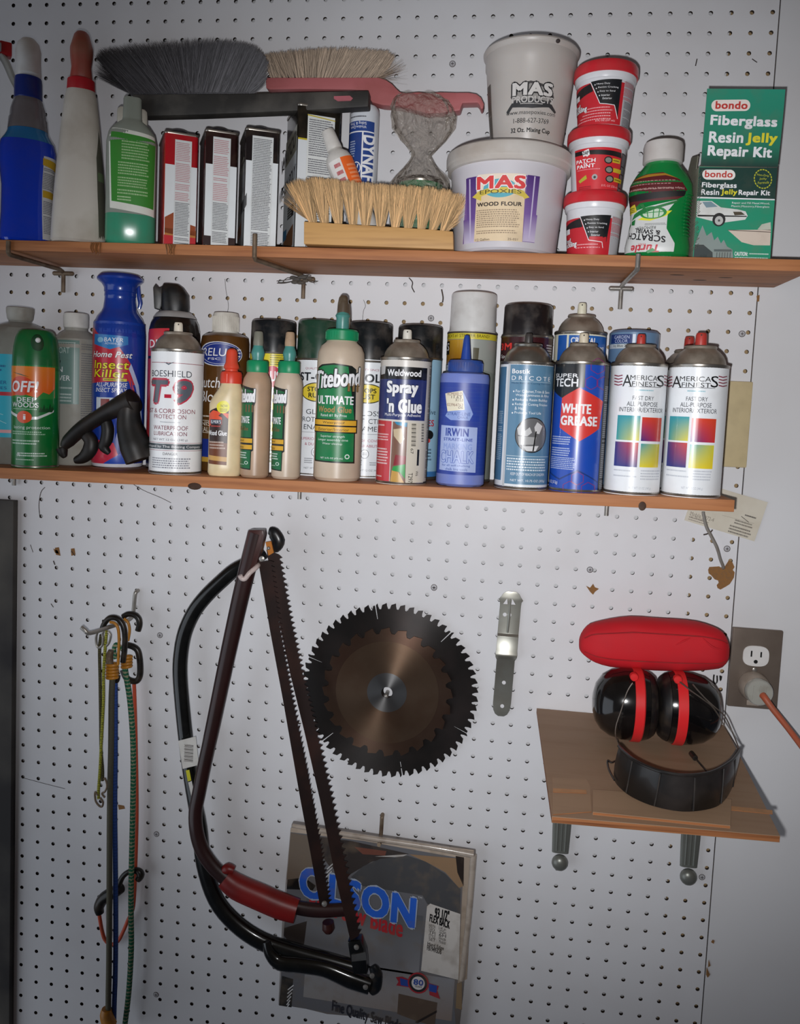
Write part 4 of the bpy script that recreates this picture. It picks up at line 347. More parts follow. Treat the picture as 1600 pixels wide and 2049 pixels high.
ART['bondo']=[('p',[(-0.999,-0.33),(1.001,-0.36),(1.002,105.16),(-0.999,105.45)],'#1f9470',0),('p',[(-0.996,104.59),(1.001,105.68),(1.0,69.87),(-0.998,70.42)],'#143c34',1),('p',[(-0.999,70.77),(0.996,69.87),(0.996,68.49),(-1.002,69.03)],'#f2f2f4',2),('p',[(-0.198,102.43),(-0.159,102.17),(-0.122,101.38),(-0.091,100.13),(-0.069,98.55),(-0.058,96.79),(-0.06,95.02),(-0.074,93.42),(-0.098,92.14),(-0.131,91.31),(-0.169,91.01),(-0.771,90.67),(-0.81,90.93),(-0.847,91.72),(-0.878,92.97),(-0.9,94.55),(-0.911,96.31),(-0.909,98.08),(-0.895,99.68),(-0.871,100.96),(-0.838,101.79),(-0.8,102.1)],'#f4f0ea',2),('t','bondo',-0.844,93.26,-0.128,100.88,'#c83c34',4,0.03,0,None,0),('t','Fiberglass',-0.901,79.76,-0.002,87.55,'#f2f2f4',3,0.03,0,None,0),('t','Resin',-0.906,73.05,-0.441,79.63,'#f2f2f4',3,0.03,0,None,0),('t','Jelly',-0.394,72.3,0.025,79.91,'#e8dc30',3,0.03,0,None,0),('t','Repair Kit',0.057,71.98,0.865,79.59,'#f2f2f4',3,0.03,0,None,0),('p',[(0.862,92.69),(0.862,90.35),(0.889,90.24),(0.888,92.58)],'#c8c830',2),('p',[(0.86,89.55),(0.846,87.39),(0.871,86.94),(0.886,89.09)],'#c8c830',2),('p',[(0.838,86.7),(0.81,84.94),(0.832,84.17),(0.86,85.93)],'#c8c830',2),('p',[(0.798,84.43),(0.759,83.24),(0.776,82.22),(0.815,83.41)],'#c8c830',2),('p',[(0.745,82.95),(0.698,82.45),(0.707,81.27),(0.753,81.77)],'#c8c830',2),('p',[(0.682,82.4),(0.633,82.63),(0.633,81.43),(0.682,81.2)],'#c8c830',2),('p',[(0.617,82.83),(0.57,83.77),(0.561,82.68),(0.608,81.74)],'#c8c830',2),('p',[(0.555,84.21),(0.515,85.77),(0.499,84.89),(0.539,83.33)],'#c8c830',2),('p',[(0.503,86.4),(0.474,88.43),(0.452,87.85),(0.481,85.82)],'#c8c830',2),('p',[(0.466,89.2),(0.45,91.5),(0.424,91.26),(0.44,88.96)],'#c8c830',2),('p',[(0.447,92.33),(0.446,94.67),(0.419,94.78),(0.42,92.44)],'#c8c830',2),('p',[(0.448,95.48),(0.463,97.63),(0.437,98.09),(0.423,95.93)],'#c8c830',2),('p',[(0.47,98.32),(0.498,100.08),(0.476,100.86),(0.448,99.1)],'#c8c830',2),('p',[(0.51,100.6),(0.549,101.78),(0.533,102.81),(0.494,101.62)],'#c8c830',2),('p',[(0.564,102.08),(0.61,102.58),(0.601,103.76),(0.555,103.25)],'#c8c830',2),('p',[(0.626,102.62),(0.675,102.39),(0.675,103.6),(0.626,103.83)],'#c8c830',2),('p',[(0.691,102.19),(0.738,101.25),(0.747,102.34),(0.7,103.29)],'#c8c830',2),('p',[(0.753,100.81),(0.793,99.25),(0.809,100.13),(0.769,101.69)],'#c8c830',2),('p',[(0.805,98.62),(0.835,96.59),(0.857,97.17),(0.827,99.2)],'#c8c830',2),('p',[(0.843,95.82),(0.859,93.52),(0.884,93.76),(0.868,96.06)],'#c8c830',2),('t','Non-Drip',0.499,94.94,0.804,98.05,'#c8c830',2,0,0,None,-0.1),('t','Jelly',0.563,91.13,0.753,93.9,'#c8c830',2,0,0,None,0),('t','Formula',0.532,86.99,0.817,89.93,'#c8c830',2,0,0,None,0.1),('t','Repair and Fill Metal,Wood,',-0.092,62.94,0.872,65.7,'#f2f2f4',3,0,0,None,0),('t','Plastic,Masonry,Fiberglass',-0.102,59.12,0.871,61.89,'#f2f2f4',3,0,0,None,0),('p',[(-0.994,65.92),(-0.613,66.14),(-0.366,59.01),(0.059,57.19),(0.274,55.07),(0.338,49.92),(0.28,45.55),(-0.245,41.76),(-0.593,43.28),(-0.986,47.37)],'#dfe0dc',2),('p',[(-0.858,64.78),(-0.63,65.44),(-0.452,59.66),(-0.746,58.44)],'#7c98a4',3),('p',[(-0.048,54.36),(0.161,54.48),(0.266,51.08),(0.0,50.23)],'#4c4434',3),('p',[(-0.954,49.99),(0.307,49.9),(0.318,48.69),(-0.949,47.91)],'#2c2c2c',3),('e',-0.566,37.0,-0.23,52.57,'#242426',4),('e',-0.503,38.56,-0.289,48.94,'#c0c0bc',5),('e',-0.426,42.36,-0.365,45.13,'#5a5a58',6),('p',[(-0.147,33.16),(0.958,34.73),(0.968,16.57),(0.547,16.29),(0.233,19.55)],'#d8c8b8',2),('p',[(0.615,34.51),(0.713,40.63),(0.936,43.36),(0.961,33.87)],'#c4c8b8',2),('p',[(-0.146,32.73),(0.959,31.36),(0.958,32.22),(-0.147,33.59)],'#6c5c54',3),('p',[(-0.966,17.03),(-0.809,37.94),(-0.683,25.89),(-0.56,30.3),(-0.479,20.82),(-0.394,25.21),(-0.298,17.47),(-0.232,21.85),(-0.136,14.11),(0.007,10.74),(0.05,1.25),(-0.982,0.55)],'#8c9894',2),('p',[(-0.981,15.29),(-0.752,15.44),(-0.501,6.94),(-0.485,0.88),(-0.982,0.55)],'#3c4444',3),('p',[(-0.471,10.43),(-0.012,10.73),(-0.006,8.14),(-0.464,7.83)],'#5a6464',4),('r',-0.397,0.96,-0.374,7.01,'#5a6464',4),('r',-0.328,1.0,-0.305,7.06,'#5a6464',4),('r',-0.26,1.05,-0.237,7.1,'#5a6464',4),('r',-0.191,1.1,-0.168,7.15,'#5a6464',4),('r',-0.122,1.14,-0.099,7.2,'#5a6464',4),('r',-0.053,1.19,-0.03,7.24,'#5a6464',4),('t','CAUTION:',0.069,3.63,0.413,8.3,'#f2f2f4',3,0.02,0,None,0),('m',0.451,5.15,0.956,7.74,1,'#d8e8e0',3),('m',0.081,0.7,0.968,2.78,1,'#d8e8e0',3),('t','12 OZ.',-0.814,0.9,-0.634,3.67,'#1c2c28',5,0,0,None,0)]
ART['bondo_flap']=[('g',-1,22,1,86,('#2c9478','#2a9c80','#1c7c60','#1c7c60'),0),('g',-1,0,1,22,('#1c7c60','#1c7c60','#143830','#143830'),0),('p',[(-0.007,74.18),(0.036,73.9),(0.075,73.04),(0.107,71.66),(0.129,69.91),(0.139,67.95),(0.136,65.98),(0.119,64.19),(0.091,62.76),(0.055,61.82),(0.014,61.47),(-0.715,60.78),(-0.758,61.06),(-0.797,61.92),(-0.829,63.3),(-0.852,65.05),(-0.861,67.01),(-0.858,68.98),(-0.841,70.77),(-0.813,72.2),(-0.777,73.14),(-0.736,73.49)],'#f4e8e0',1),('t','bondo',-0.757,63.32,0.069,72.04,'#c83c34',3,0.04,0,None,0),('t','Fiberglass',-0.854,41.47,0.867,56.0,'#f2f2f4',3,0.04,0,None,-0.02),('t','Resin',-0.852,25.81,0.036,38.34,'#f2f2f4',3,0.04,0,None,0),('t','Jelly',0.106,23.4,0.913,37.38,'#e8dc30',3,0.04,0,None,0),('t','Repair Kit',-0.855,7.26,0.812,22.33,'#f2f2f4',3,0.04,0,None,-0.02)]
ART['bondo_side']=[('m',-1.696,8.15,1.836,96.94,40,'#8c887c',1)]
ART['card']=[('t','Mobile +972-4',-0.913,9.04,-0.233,14.25,'#8a8074',1,0,0,None,0),('t','Tel. 04-6565',-0.917,6.18,-0.494,9.9,'#8a8074',1,0,0,None,0),('m',-0.919,1.86,-0.315,7.82,2,'#9a9084',1),('m',0.529,28.52,0.861,32.24,1,'#3c3834',1),('m',0.488,24.15,0.866,27.87,1,'#5c5650',1),('p',[(0.442,26.73),(0.692,21.89),(0.698,22.61),(0.447,27.45)],'#4c443c',2),('m',0.316,14.7,0.844,22.14,2,'#6c665e',1),('m',0.232,1.34,0.867,13.25,3,'#6c665e',1),('p',[(-0.064,20.98),(0.842,22.54),(0.841,23.01),(-0.065,21.44)],'#a8a094',1)]
ART['olson']=[('p',[(-0.987,240.13),(-0.189,242.02),(0.905,236.74),(0.91,163.94),(0.555,170.22),(0.569,79.32),(0.885,75.06),(0.969,7.66),(-0.409,1.54),(-0.992,1.13),(-0.991,98.35)],'#6a6a6e',0),('g',-0.763,71.84,0.522,153.05,('#5a5c60','#5a5c60','#8c8c90','#8a8a8e'),1),('g',-0.726,17.53,0.914,74.56,('#8c8c90','#8c8c90','#8a7c74','#94908e'),1),('p',[(-0.987,239.13),(-0.671,238.74),(-0.756,183.38),(-0.996,175.2)],'#74685c',2),('p',[(-0.672,239.34),(-0.317,239.68),(0.317,233.19),(-0.076,215.77),(-0.291,195.56),(-0.521,199.69),(-0.697,225.07)],'#3c3634',2),('p',[(-0.28,232.57),(0.075,232.88),(0.063,226.49),(-0.178,224.18)],'#74483c',3),('p',[(-0.048,223.45),(0.302,232.49),(0.24,227.24)],'#b8b4b0',3),('p',[(-0.289,191.51),(-0.169,207.96),(0.017,221.56),(0.303,230.45),(0.5,226.19),(0.719,213.59),(0.894,195.94),(0.91,163.94),(0.555,170.22),(0.499,180.63),(-0.153,181.6)],'#4c4c4e',4),('p',[(0.318,232.78),(0.9,236.65),(0.92,200.57),(0.877,197.71),(0.718,215.64),(0.533,224.72)],'#94785c',3),('p',[(0.814,239.23),(0.903,238.8),(0.923,200.63),(0.846,217.96)],'#2c2420',4),('p',[(-0.988,175.34),(-0.804,181.54),(-0.669,172.69),(-0.698,166.09),(-0.99,162.15)],'#181818',2),('p',[(-0.988,108.53),(-0.741,122.69),(-0.756,89.93),(-0.85,80.32),(-0.991,98.35)],'#3c3430',2),('p',[(-0.99,246.15),(1.0,249.98),(0.905,236.74),(-0.189,242.02),(-0.987,240.13)],'#b8a898',1),('p',[(0.905,236.74),(1.0,249.98),(1.04,77.56),(0.947,69.81)],'#a89888',1),('p',[(-0.99,246.15),(-0.987,240.13),(-0.991,98.35),(-0.992,1.13),(-1.0,0.0),(-1.017,118.18)],'#a8a4a4',1),('p',[(-0.979,41.83),(-0.854,39.68),(-0.85,0.16),(-0.992,0.12)],'#2c2a28',2),('p',[(-0.846,32.22),(-0.908,24.19),(-0.9,23.24),(-0.837,31.27)],'#d8d8d8',3),('p',[(-0.853,26.81),(-0.909,18.88),(-0.9,17.98),(-0.844,25.92)],'#d8d8d8',3),('p',[(-0.86,21.39),(-0.91,13.56),(-0.901,12.74),(-0.851,20.57)],'#d8d8d8',3),('p',[(-0.868,15.97),(-0.91,8.24),(-0.901,7.49),(-0.858,15.22)],'#d8d8d8',3),('p',[(-0.875,10.54),(-0.911,2.91),(-0.901,2.26),(-0.865,9.89)],'#d8d8d8',3),('p',[(-0.883,5.11),(-0.912,-2.42),(-0.902,-2.97),(-0.872,4.56)],'#d8d8d8',3),('p',[(-0.496,206.78),(-0.564,197.43),(-0.556,196.5),(-0.488,205.85)],'#c8c8c8',3),('p',[(-0.503,201.33),(-0.565,192.1),(-0.556,191.23),(-0.495,200.46)],'#c8c8c8',3),('p',[(-0.51,195.88),(-0.565,186.77),(-0.556,185.95),(-0.501,195.07)],'#c8c8c8',3),('p',[(-0.517,190.43),(-0.566,181.43),(-0.557,180.68),(-0.508,189.68)],'#c8c8c8',3),('t','OLSON',-0.852,145.66,0.439,187.02,'#2c64d0',7,0.05,0,('#a8b4c8',0.05),-0.13),('t','TM',0.449,176.03,0.494,178.89,'#c8c8c8',7,0,0,None,0),('t','Band Saw Blade',-0.73,129.18,0.315,153.92,'#b42c34',6,0.03,0,None,-0.13),('p',[(0.554,167.09),(0.586,171.4),(0.915,163.41),(0.951,75.08),(0.544,79.54)],'#cfcac4',5),('t','93 1/2"',0.641,152.42,0.798,166.78,'#141414',7,0.03,0,None,-0.12),('t','FLEX BACK',0.591,144.42,0.813,155.08,'#141414',7,0.03,0,None,-0.2),('t','WIDTH',0.588,139.72,0.659,143.82,'#3c3c3c',7,0.01,0,None,-0.1),('t','1/4 in',0.698,138.32,0.774,142.84,'#3c3c3c',7,0.01,0,None,-0.1),('t','THICK',0.591,135.21,0.662,139.31,'#3c3c3c',7,0.01,0,None,-0.1),('t','.025in',0.702,133.81,0.778,138.32,'#3c3c3c',7,0.01,0,None,-0.1),('t','TPI',0.594,130.71,0.665,134.8,'#3c3c3c',7,0.01,0,None,-0.1),('t','6H',0.705,129.29,0.781,133.81,'#3c3c3c',7,0.01,0,None,-0.1),('t','STYLE',0.597,126.2,0.669,130.3,'#3c3c3c',7,0.01,0,None,-0.1),('t','Hook',0.708,124.78,0.784,129.29,'#3c3c3c',7,0.01,0,None,-0.1),('t','SET',0.6,121.69,0.672,125.79,'#3c3c3c',7,0.01,0,None,-0.1),('t','Modular',0.711,120.26,0.787,124.78,'#3c3c3c',7,0.01,0,None,-0.1),('t','Hard Edge',0.591,112.26,0.769,118.42,'#2c2c2c',7,0.02,0,None,-0.15),('t','FB19493DB',0.589,107.29,0.746,114.06,'#2c2c2c',7,0.02,0,None,-0.15),('p',[(0.278,65.38),(0.346,67.49),(0.43,64.69),(0.429,54.34),(0.289,54.21),(0.31,59.7)],'#a02c38',5),('p',[(0.323,65.06),(0.423,63.95),(0.42,55.24),(0.337,55.59)],'#2c4a9c',6),('p',[(0.629,64.73),(0.746,62.44),(0.734,56.03),(0.772,45.19),(0.657,48.58)],'#a02c38',5),('p',[(0.637,63.84),(0.729,62.59),(0.728,52.82),(0.65,53.66)],'#2c4a9c',6),('e',0.41,48.13,0.639,76.79,'#a42c34',7),('e',0.426,50.17,0.622,74.74,'#2a2a2c',8),('e',0.452,53.45,0.596,71.47,'#d8d4d4',9),('t','80',0.473,59.84,0.579,67.62,'#2c4a9c',11,0.04,0,None,0),('t','YEARS',0.488,56.52,0.567,59.39,'#3c3c3c',11,0,0,None,0),('p',[(0.321,43.36),(0.746,39.6),(0.736,7.27),(0.551,9.67),(0.323,15.53)],'#5c4c40',3),('p',[(0.519,8.15),(0.745,29.21),(0.748,26.13),(0.553,7.21)],'#2c2420',4),('t','Fine Quality Saw Blades',-0.399,-5.58,0.41,13.76,'#2c2c34',5,0.02,0,None,-0.12),('p',[(0.939,69.68),(0.989,72.57),(1.014,35.45),(0.947,36.49)],'#8a7458',4)]
# ------------------------------------------------------------------ wall, pegboard
PAINT = M('white_wall_paint', '#d6d6d8', .55, dirt=.05, scale=9, bump=.03, dirtcol='#a89c98')
PEG = M('white_pegboard_paint', '#dcdcdf', .42, dirt=.07, scale=14, bump=.05, dirtcol='#b0a49c')
FIBRE = M('brown_fibreboard', '#2a1f18', .9, dirt=.3)
STUD = M('brown_timber_behind', '#a38a66', .85, dirt=.2, scale=30)
BACK = M('pale_sheathing', '#dadadc', .6, dirt=.05, scale=20)
b = B(); b.box(-420, 1400, 6.4, 60, -1150, 1000, 0)
struct(obj('wall_back', b, BACK, smooth=0))
b = B(); b.box(1025.3, 1500, 0.5, 6.3, -1150, 1000, 0); b.box(1024.0, 1025.2, 2.5, 6.2, -1150, 1000, 1)
struct(obj('wall_right', b, [PAINT, FIBRE], smooth=0))
b = B(); b.box(966, 1023.5, 4.2, 6.3, -1150, 1000); b.box(-420, 965, 4.2, 6.3, 78, 322)
struct(obj('trim_1', b, STUD, smooth=0)); 
# perforated hardboard with a real hole in every cell
def pegboard():
    P = 25.4; r = 2.85; N = 16; T = 4.1
    c0, c1, r0, r1 = -15, 40, -38, 43
    bb = B(); V = bb.v; F = bb.f; m = bb.m
    for c in range(c0, c1+1):
        for q in range(r0, r1+1):
            cx, cz = c*P, -q*P; o = len(V); hx = P/2; xr = hx if c < c1 else 7.6
            for k in range(N):
                a = 2*pi*k/N; ca, sa = cos(a), sin(a); s = 1/max(abs(ca), abs(sa)); ex, ez = ca*s, sa*s
                V.append((cx + ex*(xr if ex > 0 else hx), 0, cz + ez*hx))
            for k in range(N): a = 2*pi*k/N; V.append((cx + r*cos(a), 0, cz + r*sin(a)))
            for k in range(N): a = 2*pi*k/N; V.append((cx + r*cos(a), T, cz + r*sin(a)))
            for k in range(N):
                j = (k+1) % N
                F.append((o+k, o+j, o+N+j, o+N+k)); m.append(0)
                F.append((o+N+k, o+N+j, o+2*N+j, o+2*N+k)); m.append(1)
    for q in range(r0, r1+1):  # right edge
        o = len(V); z = -q*P; V += [(c1*P+7.6, 0, z-P/2), (c1*P+7.6, T, z-P/2), (c1*P+7.6, T, z+P/2), (c1*P+7.6, 0, z+P/2)]; F.append((o, o+1, o+2, o+3)); m.append(1)
    return obj('pegboard', bb, [PEG, FIBRE], smooth=0, fix=False)
peg = pegboard()
tag(peg, 'white painted perforated hardboard sheet covering the garage wall', 'pegboard')
# screw heads, flecks and scrapes on the board
SCREW = M('painted_screw', '#b4b4b8', .5, 0, dirt=.3)
DARK = M('dark_grime', '#3a3230', .8, dirt=.2)
TORN = M('torn_hardboard_brown', '#8a6238', .9, dirt=.3, scale=300, bump=.5)
for (x, y, z) in [(215.5,0.0,-191.9),(217.1,0.0,-498.9),(222.1,0.0,-754.8),(618.6,0.0,-91.1),(609.2,0.0,625.0),(596.4,0.0,285.3),(1008.5,0.0,277.4),(1010.3,0.0,-9.4),(832.1,0.0,-50.4),(1010.4,0.0,-471.2),(618.6,0.0,-90.4),(986.8,0.0,570.6)]:
    b = B(); b.lathe([(.01, 0), (4.3, 0), (4.3, .15), (.01, .16)], 24, 1); b.lathe([(.01, .1), (3.7, .1), (3.5, .6), (2.6, .8), (.01, .85)], 24, 0)
    b.box(-2, 2, -.35, .35, .8, .95, 1); b.box(-.35, .35, -2, 2, .8, .95, 1)
    o = obj('screw_head', b, [SCREW, DARK], peg, (x*.001, -.0001, z*.001), (radians(90), 0, 0)); 
def scrape(name, pts, w, mat, parent, y=-.25):
    b = B(); b.tube([(p[0], y, p[2]) for p in pts], w, 5, 0, smooth=4, flat=1); return obj(name, b, mat, parent)
for pts, w in (([(23.6,0.0,-27.8),(21.8,0.0,-8.3),(24.8,0.0,10.7),(31.0,0.0,18.6)], .5), ([(158.7,0.0,36.9),(183.7,0.0,23.5),(210.8,0.0,14.0),(227.8,0.0,6.9)], .4), ([(300.2,0.0,331.9),(302.1,0.0,316.5),(306.4,0.0,295.5),(305.3,0.0,284.9)], .3), ([(563.3,0.0,339.6),(568.4,0.0,333.6),(568.0,0.0,326.8),(571.8,0.0,320.1)], .8), ([(609.0,0.0,325.1),(611.6,0.0,314.3),(611.2,0.0,307.5)], 1.0), ([(500.9,0.0,307.9),(504.1,0.0,299.7),(501.5,0.0,292.7),(500.7,0.0,278.9)], .3),
               ([(926.6,0.0,628.7),(925.3,0.0,619.9)], .7), ([(994.9,0.0,628.1),(1001.4,0.0,623.7)], .6), ([(-0.6,0.0,-433.1),(36.4,0.0,-438.8),(69.1,0.0,-443.3)], .3), ([(45.9,0.0,-91.5),(48.4,0.0,-97.4)], .8), ([(74.4,0.0,-74.4),(80.0,0.0,-81.6)], .7), ([(781.7,0.0,-284.2),(791.3,0.0,-283.3)], .3), ([(46.8,0.0,-162.4),(42.8,0.0,-157.3)], .5), ([(8.8,0.0,-69.6),(13.0,0.0,-80.8)], .4)):
    scrape('scrape', pts, w, DARK, peg)
def blotch(name, poly, parent, mat=TORN, y=0.0, t=.5):
    b = B(); b.prism([(q[0], q[2]) for q in poly], y-t, y-.02); return obj(name, b, mat, parent, smooth=0)
blotch('torn_patch', [(989.1,0.0,-35.7),(1001.9,-0.0,-34.0),(1007.5,0.0,-36.9),(1013.4,0.0,-25.3),(1018.1,0.0,-26.5),(1021.6,0.0,-33.5),(1019.6,0.0,-37.6),(1022.4,0.0,-40.6),(1021.9,0.0,-47.9),(1017.3,0.0,-57.0),(1013.0,0.0,-60.5),(1005.7,0.0,-65.5),(1001.8,0.0,-63.7),(1000.5,0.0,-59.8),(1002.8,0.0,-56.4),(1001.8,0.0,-53.3),(997.2,0.0,-52.0),(992.2,0.0,-46.7),(989.0,0.0,-44.6),(987.9,0.0,-39.8)], peg)
blotch('torn_patch', [(828.1,0.0,-73.1),(833.7,0.0,-75.5),(837.4,0.0,-69.6),(840.3,0.0,-74.3),(845.8,0.0,-76.0),(840.7,0.0,-80.6),(838.3,0.0,-84.9),(834.0,0.0,-81.1)], peg)
blotch('torn_patch', [(989.9,0.0,-171.2),(994.0,0.0,-168.5),(996.4,0.0,-171.7),(992.4,0.0,-175.5)], peg)
for pp in ([(45.7,0.0,-73.3),(52.9,0.0,-75.8),(54.6,0.0,-80.3),(48.2,0.0,-79.2)], [(48.1,0.0,-71.6),(54.4,0.0,-70.4),(57.0,0.0,-83.1),(49.8,0.0,-82.1)], [(73.5,0.0,-71.4),(79.1,0.0,-70.3),(80.8,0.0,-80.0),(74.5,0.0,-82.0)], [(154.9,0.0,-459.3),(164.5,0.0,-459.9),(166.2,0.0,-464.4),(156.7,0.0,-467.0)]):
    blotch('torn_patch', pp, peg)
# chipped edge strip at the right side of the board
for pts in ([(1030.8,0.0,-559.8),(1033.6,0.0,-560.9),(1032.6,0.0,-565.4),(1029.1,0.0,-563.6)], [(1027.6,0.0,-589.6),(1030.8,0.0,-598.0),(1027.7,0.0,-600.6)], [(1025.7,0.0,-600.9),(1031.1,0.0,-611.2),(1028.1,0.0,-616.0),(1025.8,0.0,-611.9)], [(1023.0,0.0,327.3),(1026.7,0.0,328.7),(1026.7,0.0,320.3),(1024.2,0.0,319.6)]):
    b = B(); b.prism([(q[0], q[2]) for q in pts], -.6, -.05); obj('chipped_edge', b, TORN, peg, smooth=0)

# dark panel at the left
DKP = M('dark_stained_panel', '#2b2829', .7, dirt=.5, scale=5, dirtcol='#6a665e', bump=.1)
b = B(); b.box(-415, -11.5, -12, -.3, -1140, -3)
tag(obj('dark_panel', b, DKP, smooth=0, bevel=1), 'dark scuffed board fixed over the pegboard at the left edge, below the lower shelf', 'panel')

# ------------------------------------------------------------------ shelves and their hooks
def wood(name, a, c, sc=(1.2, 22, 22), bump=.15, ring=6):
    m = M(name, a, .6, dirt=.5, scale=ring, dirtcol=c, bump=bump, stretch=sc); return m
SHELF = wood('reddish_pine', '#b3764a', '#80492a')
def zup(x): return .3563 - .0045*x
def zlo(x): return .0590 + (x-.05)*.0122
b = B()
n = 60; x0, x1 = -300, 1046
def shelf_mesh(x0, x1, zf, dep, th, ragged):
    b = B(); vs = []; n = 40
    for i in range(n+1):
        x = x0 + (x1-x0)*i/n; z = zf(x*.001)*1000
        for (y, dz) in ((-dep, -th), (-.6, -th), (-.6, 0), (-dep, 0)):
            xx = x + (ragged*(R0.random()-.5) if i == n else 0)
            vs.append((xx, y, z+dz))
    fs = []
    for i in range(n):
        for k in range(4):
            a, c = i*4+k, i*4+(k+1) % 4; fs.append((a, c, c+4, a+4))
    fs += [(3,2,1,0), (n*4, n*4+1, n*4+2, n*4+3)]
    b.add(vs, fs); return b
up = obj('wall_shelf', shelf_mesh(-300, 1046, zup, 128, 13.3, 6), SHELF, bevel=.8)
tag(up, 'long upper reddish pine board shelf crowded with spray bottles, tins and tubs', 'shelf', )
lo = obj('wall_shelf', shelf_mesh(-300, 975.5, zlo, 145, 14.2, 4), SHELF, bevel=.8)
tag(lo, 'lower reddish pine board shelf carrying spray cans and glue bottles, ending before the outlet', 'shelf')
KNOT = M('dark_knot', '#3c2416', .7, dirt=.3)
for (par, x, z, rx, rz, yy) in ((lo, 318, 49.5, 9, 4.5, -145.3), (lo, 871, 57, 4.5, 5.5, -145.4)):
    b = B(); b.ball((x, 0, z), 1, 0, 16, rx, .6, rz); b.v = [(q[0], yy + (q[1]), q[2]) for q in b.v]; obj('wood_knot', b, KNOT, par)
for x, y in ((965, -70), (940, -45), (905, -80)):
    b = B(); b.ball((x, y, zup(x*.001)*1000-13.4), 1, 0, 12, 9, 3, .25); obj('wood_knot', b, KNOT, up)
DRIP = M('dried_glue_drip', '#8a5a34', .15, dirt=.2, coat=.6, alpha=.8)
for x in (172, 272):
    b = B()
    for k in range(5): b.tube([(x-6+k*3, -128.6, 354.5), (x-5+k*2.6+R0.uniform(-2, 2), -129.2, 348), (x-4+k*2.2, -129, 343-R0.random()*4)], [1.2, .9, .6], 6, smooth=4)
    obj('dried_drip', b, DRIP, up)
DUST = M('dust_clump', '#54504c', .9, dirt=.3)
STEEL = M('zinc_steel', '#a09c96', .34, .6, dirt=.3, dirtcol='#4a4038')
RUSTY = M('rusty_steel', '#7c6c5a', .5, .4, dirt=.5, dirtcol='#4a3020')
def shelf_hook(lab, fx, wx, zt, dep, mat, wing=True, pin=True, tip=0, name='shelf_hook'):
    z = zt*1000; zb = z - 13.5
    b = B()
    path = [(wx, -5, zb-7), (wx, -9, zb-5), (wx + (fx-wx)*.1, -16, zb-3.2), (fx, -dep-1, zb-3.2), (fx+(fx-wx)*.02, -dep-3.6, zb-1), (fx+(fx-wx)*.03, -dep-3.4, z + tip)]
    b.tube(path, 3, 12)
    o = obj('hook_arm', b, mat)
    t = thing(name, lab, 'shelf hook', (wx*.001, -.004, zt - .03), 0, 'steel peg hooks carrying the shelves')
    o.parent = t; o.location = (-wx*.001, .004, -(zt-.03))
    if wing:
        b = B(); b.tube([(-13.5, -2, 9), (13.5, -2, 9)], 3.2, 12); b.ball((-13.5, -2, 9), 3.2); b.ball((13.5, -2, 9), 3.2); obj('cross_bar', b, mat, t)
    if pin:
        b = B(); b.tube([(0, -1.5, 9), (0, -1.5, -18)], 3, 12); obj('peg', b, mat, t)
    return t
shelf_hook('rusty steel peg hook under the upper shelf above the blue insect spray', [(53.0,-128.0,343.4)][0][0], [(59.1,-4.0,331.2)][0][0], zup(.1)-.002, 128, RUSTY)
h2 = shelf_hook('grimy steel peg hook whose bent end rises in front of a white tin', [(383.7,-128.0,349.9)][0][0], [(416.0,-4.0,335.5)][0][0], zup(.4), 128, RUSTY, tip=14)
shelf_hook('shiny steel peg hook under the upper shelf below the green upside-down polish bottle', [(849.3,-128.0,347.4)][0][0], [(848.9,-4.0,330.0)][0][0], zup(.86), 128, STEEL, tip=1)
b = B()
for k in range(26):
    x = R0.uniform(-24, 24); y = R0.uniform(-9, -2); z = R0.uniform(3, 13)
    if k < 14: b.ball((x*.6, y, z), R0.uniform(1.5, 4), 0, 8, 1.6, 1, .8)
    else: b.tube([(x*.5, y, z), (x*1.1, y-2, z+R0.uniform(-4, 3)), (x*1.6, y, z+R0.uniform(-6, 2))], .5, 5, smooth=3)
o = obj('cobweb_debris', b, DUST, h2, (0, -.006, -.001)); o['kind'] = 'stuff'
for (x, y, lab) in ((28, 962, 'end of a steel peg poking out below the lower shelf at the far left'), (599, 993, 'end of a steel peg below the lower shelf above the bow saws'), (1213, 1026, 'end of a steel peg below the lower shelf under the white paint cans')):
    pass
for (x, z, lab) in [(q[0], q[2], l) for q, l in zip([(-14.8,-6.0,23.3),(421.1,-6.0,28.3),(848.5,-6.0,30.4)], ('short peg end under the lower shelf beneath the green repellent can', 'short peg end under the lower shelf beneath the green capped cans', 'short peg end under the lower shelf beneath the white paint cans'))]:
    b = B(); b.tube([(x, -6, z+14), (x, -6, z-4)], 3, 12); b.tube([(x, -6, z+10), (x, 1, z+10)], 3, 12)
    o = obj('shelf_peg', b, STEEL); tag(o, lab, 'peg', 'steel pegs under the lower shelf')

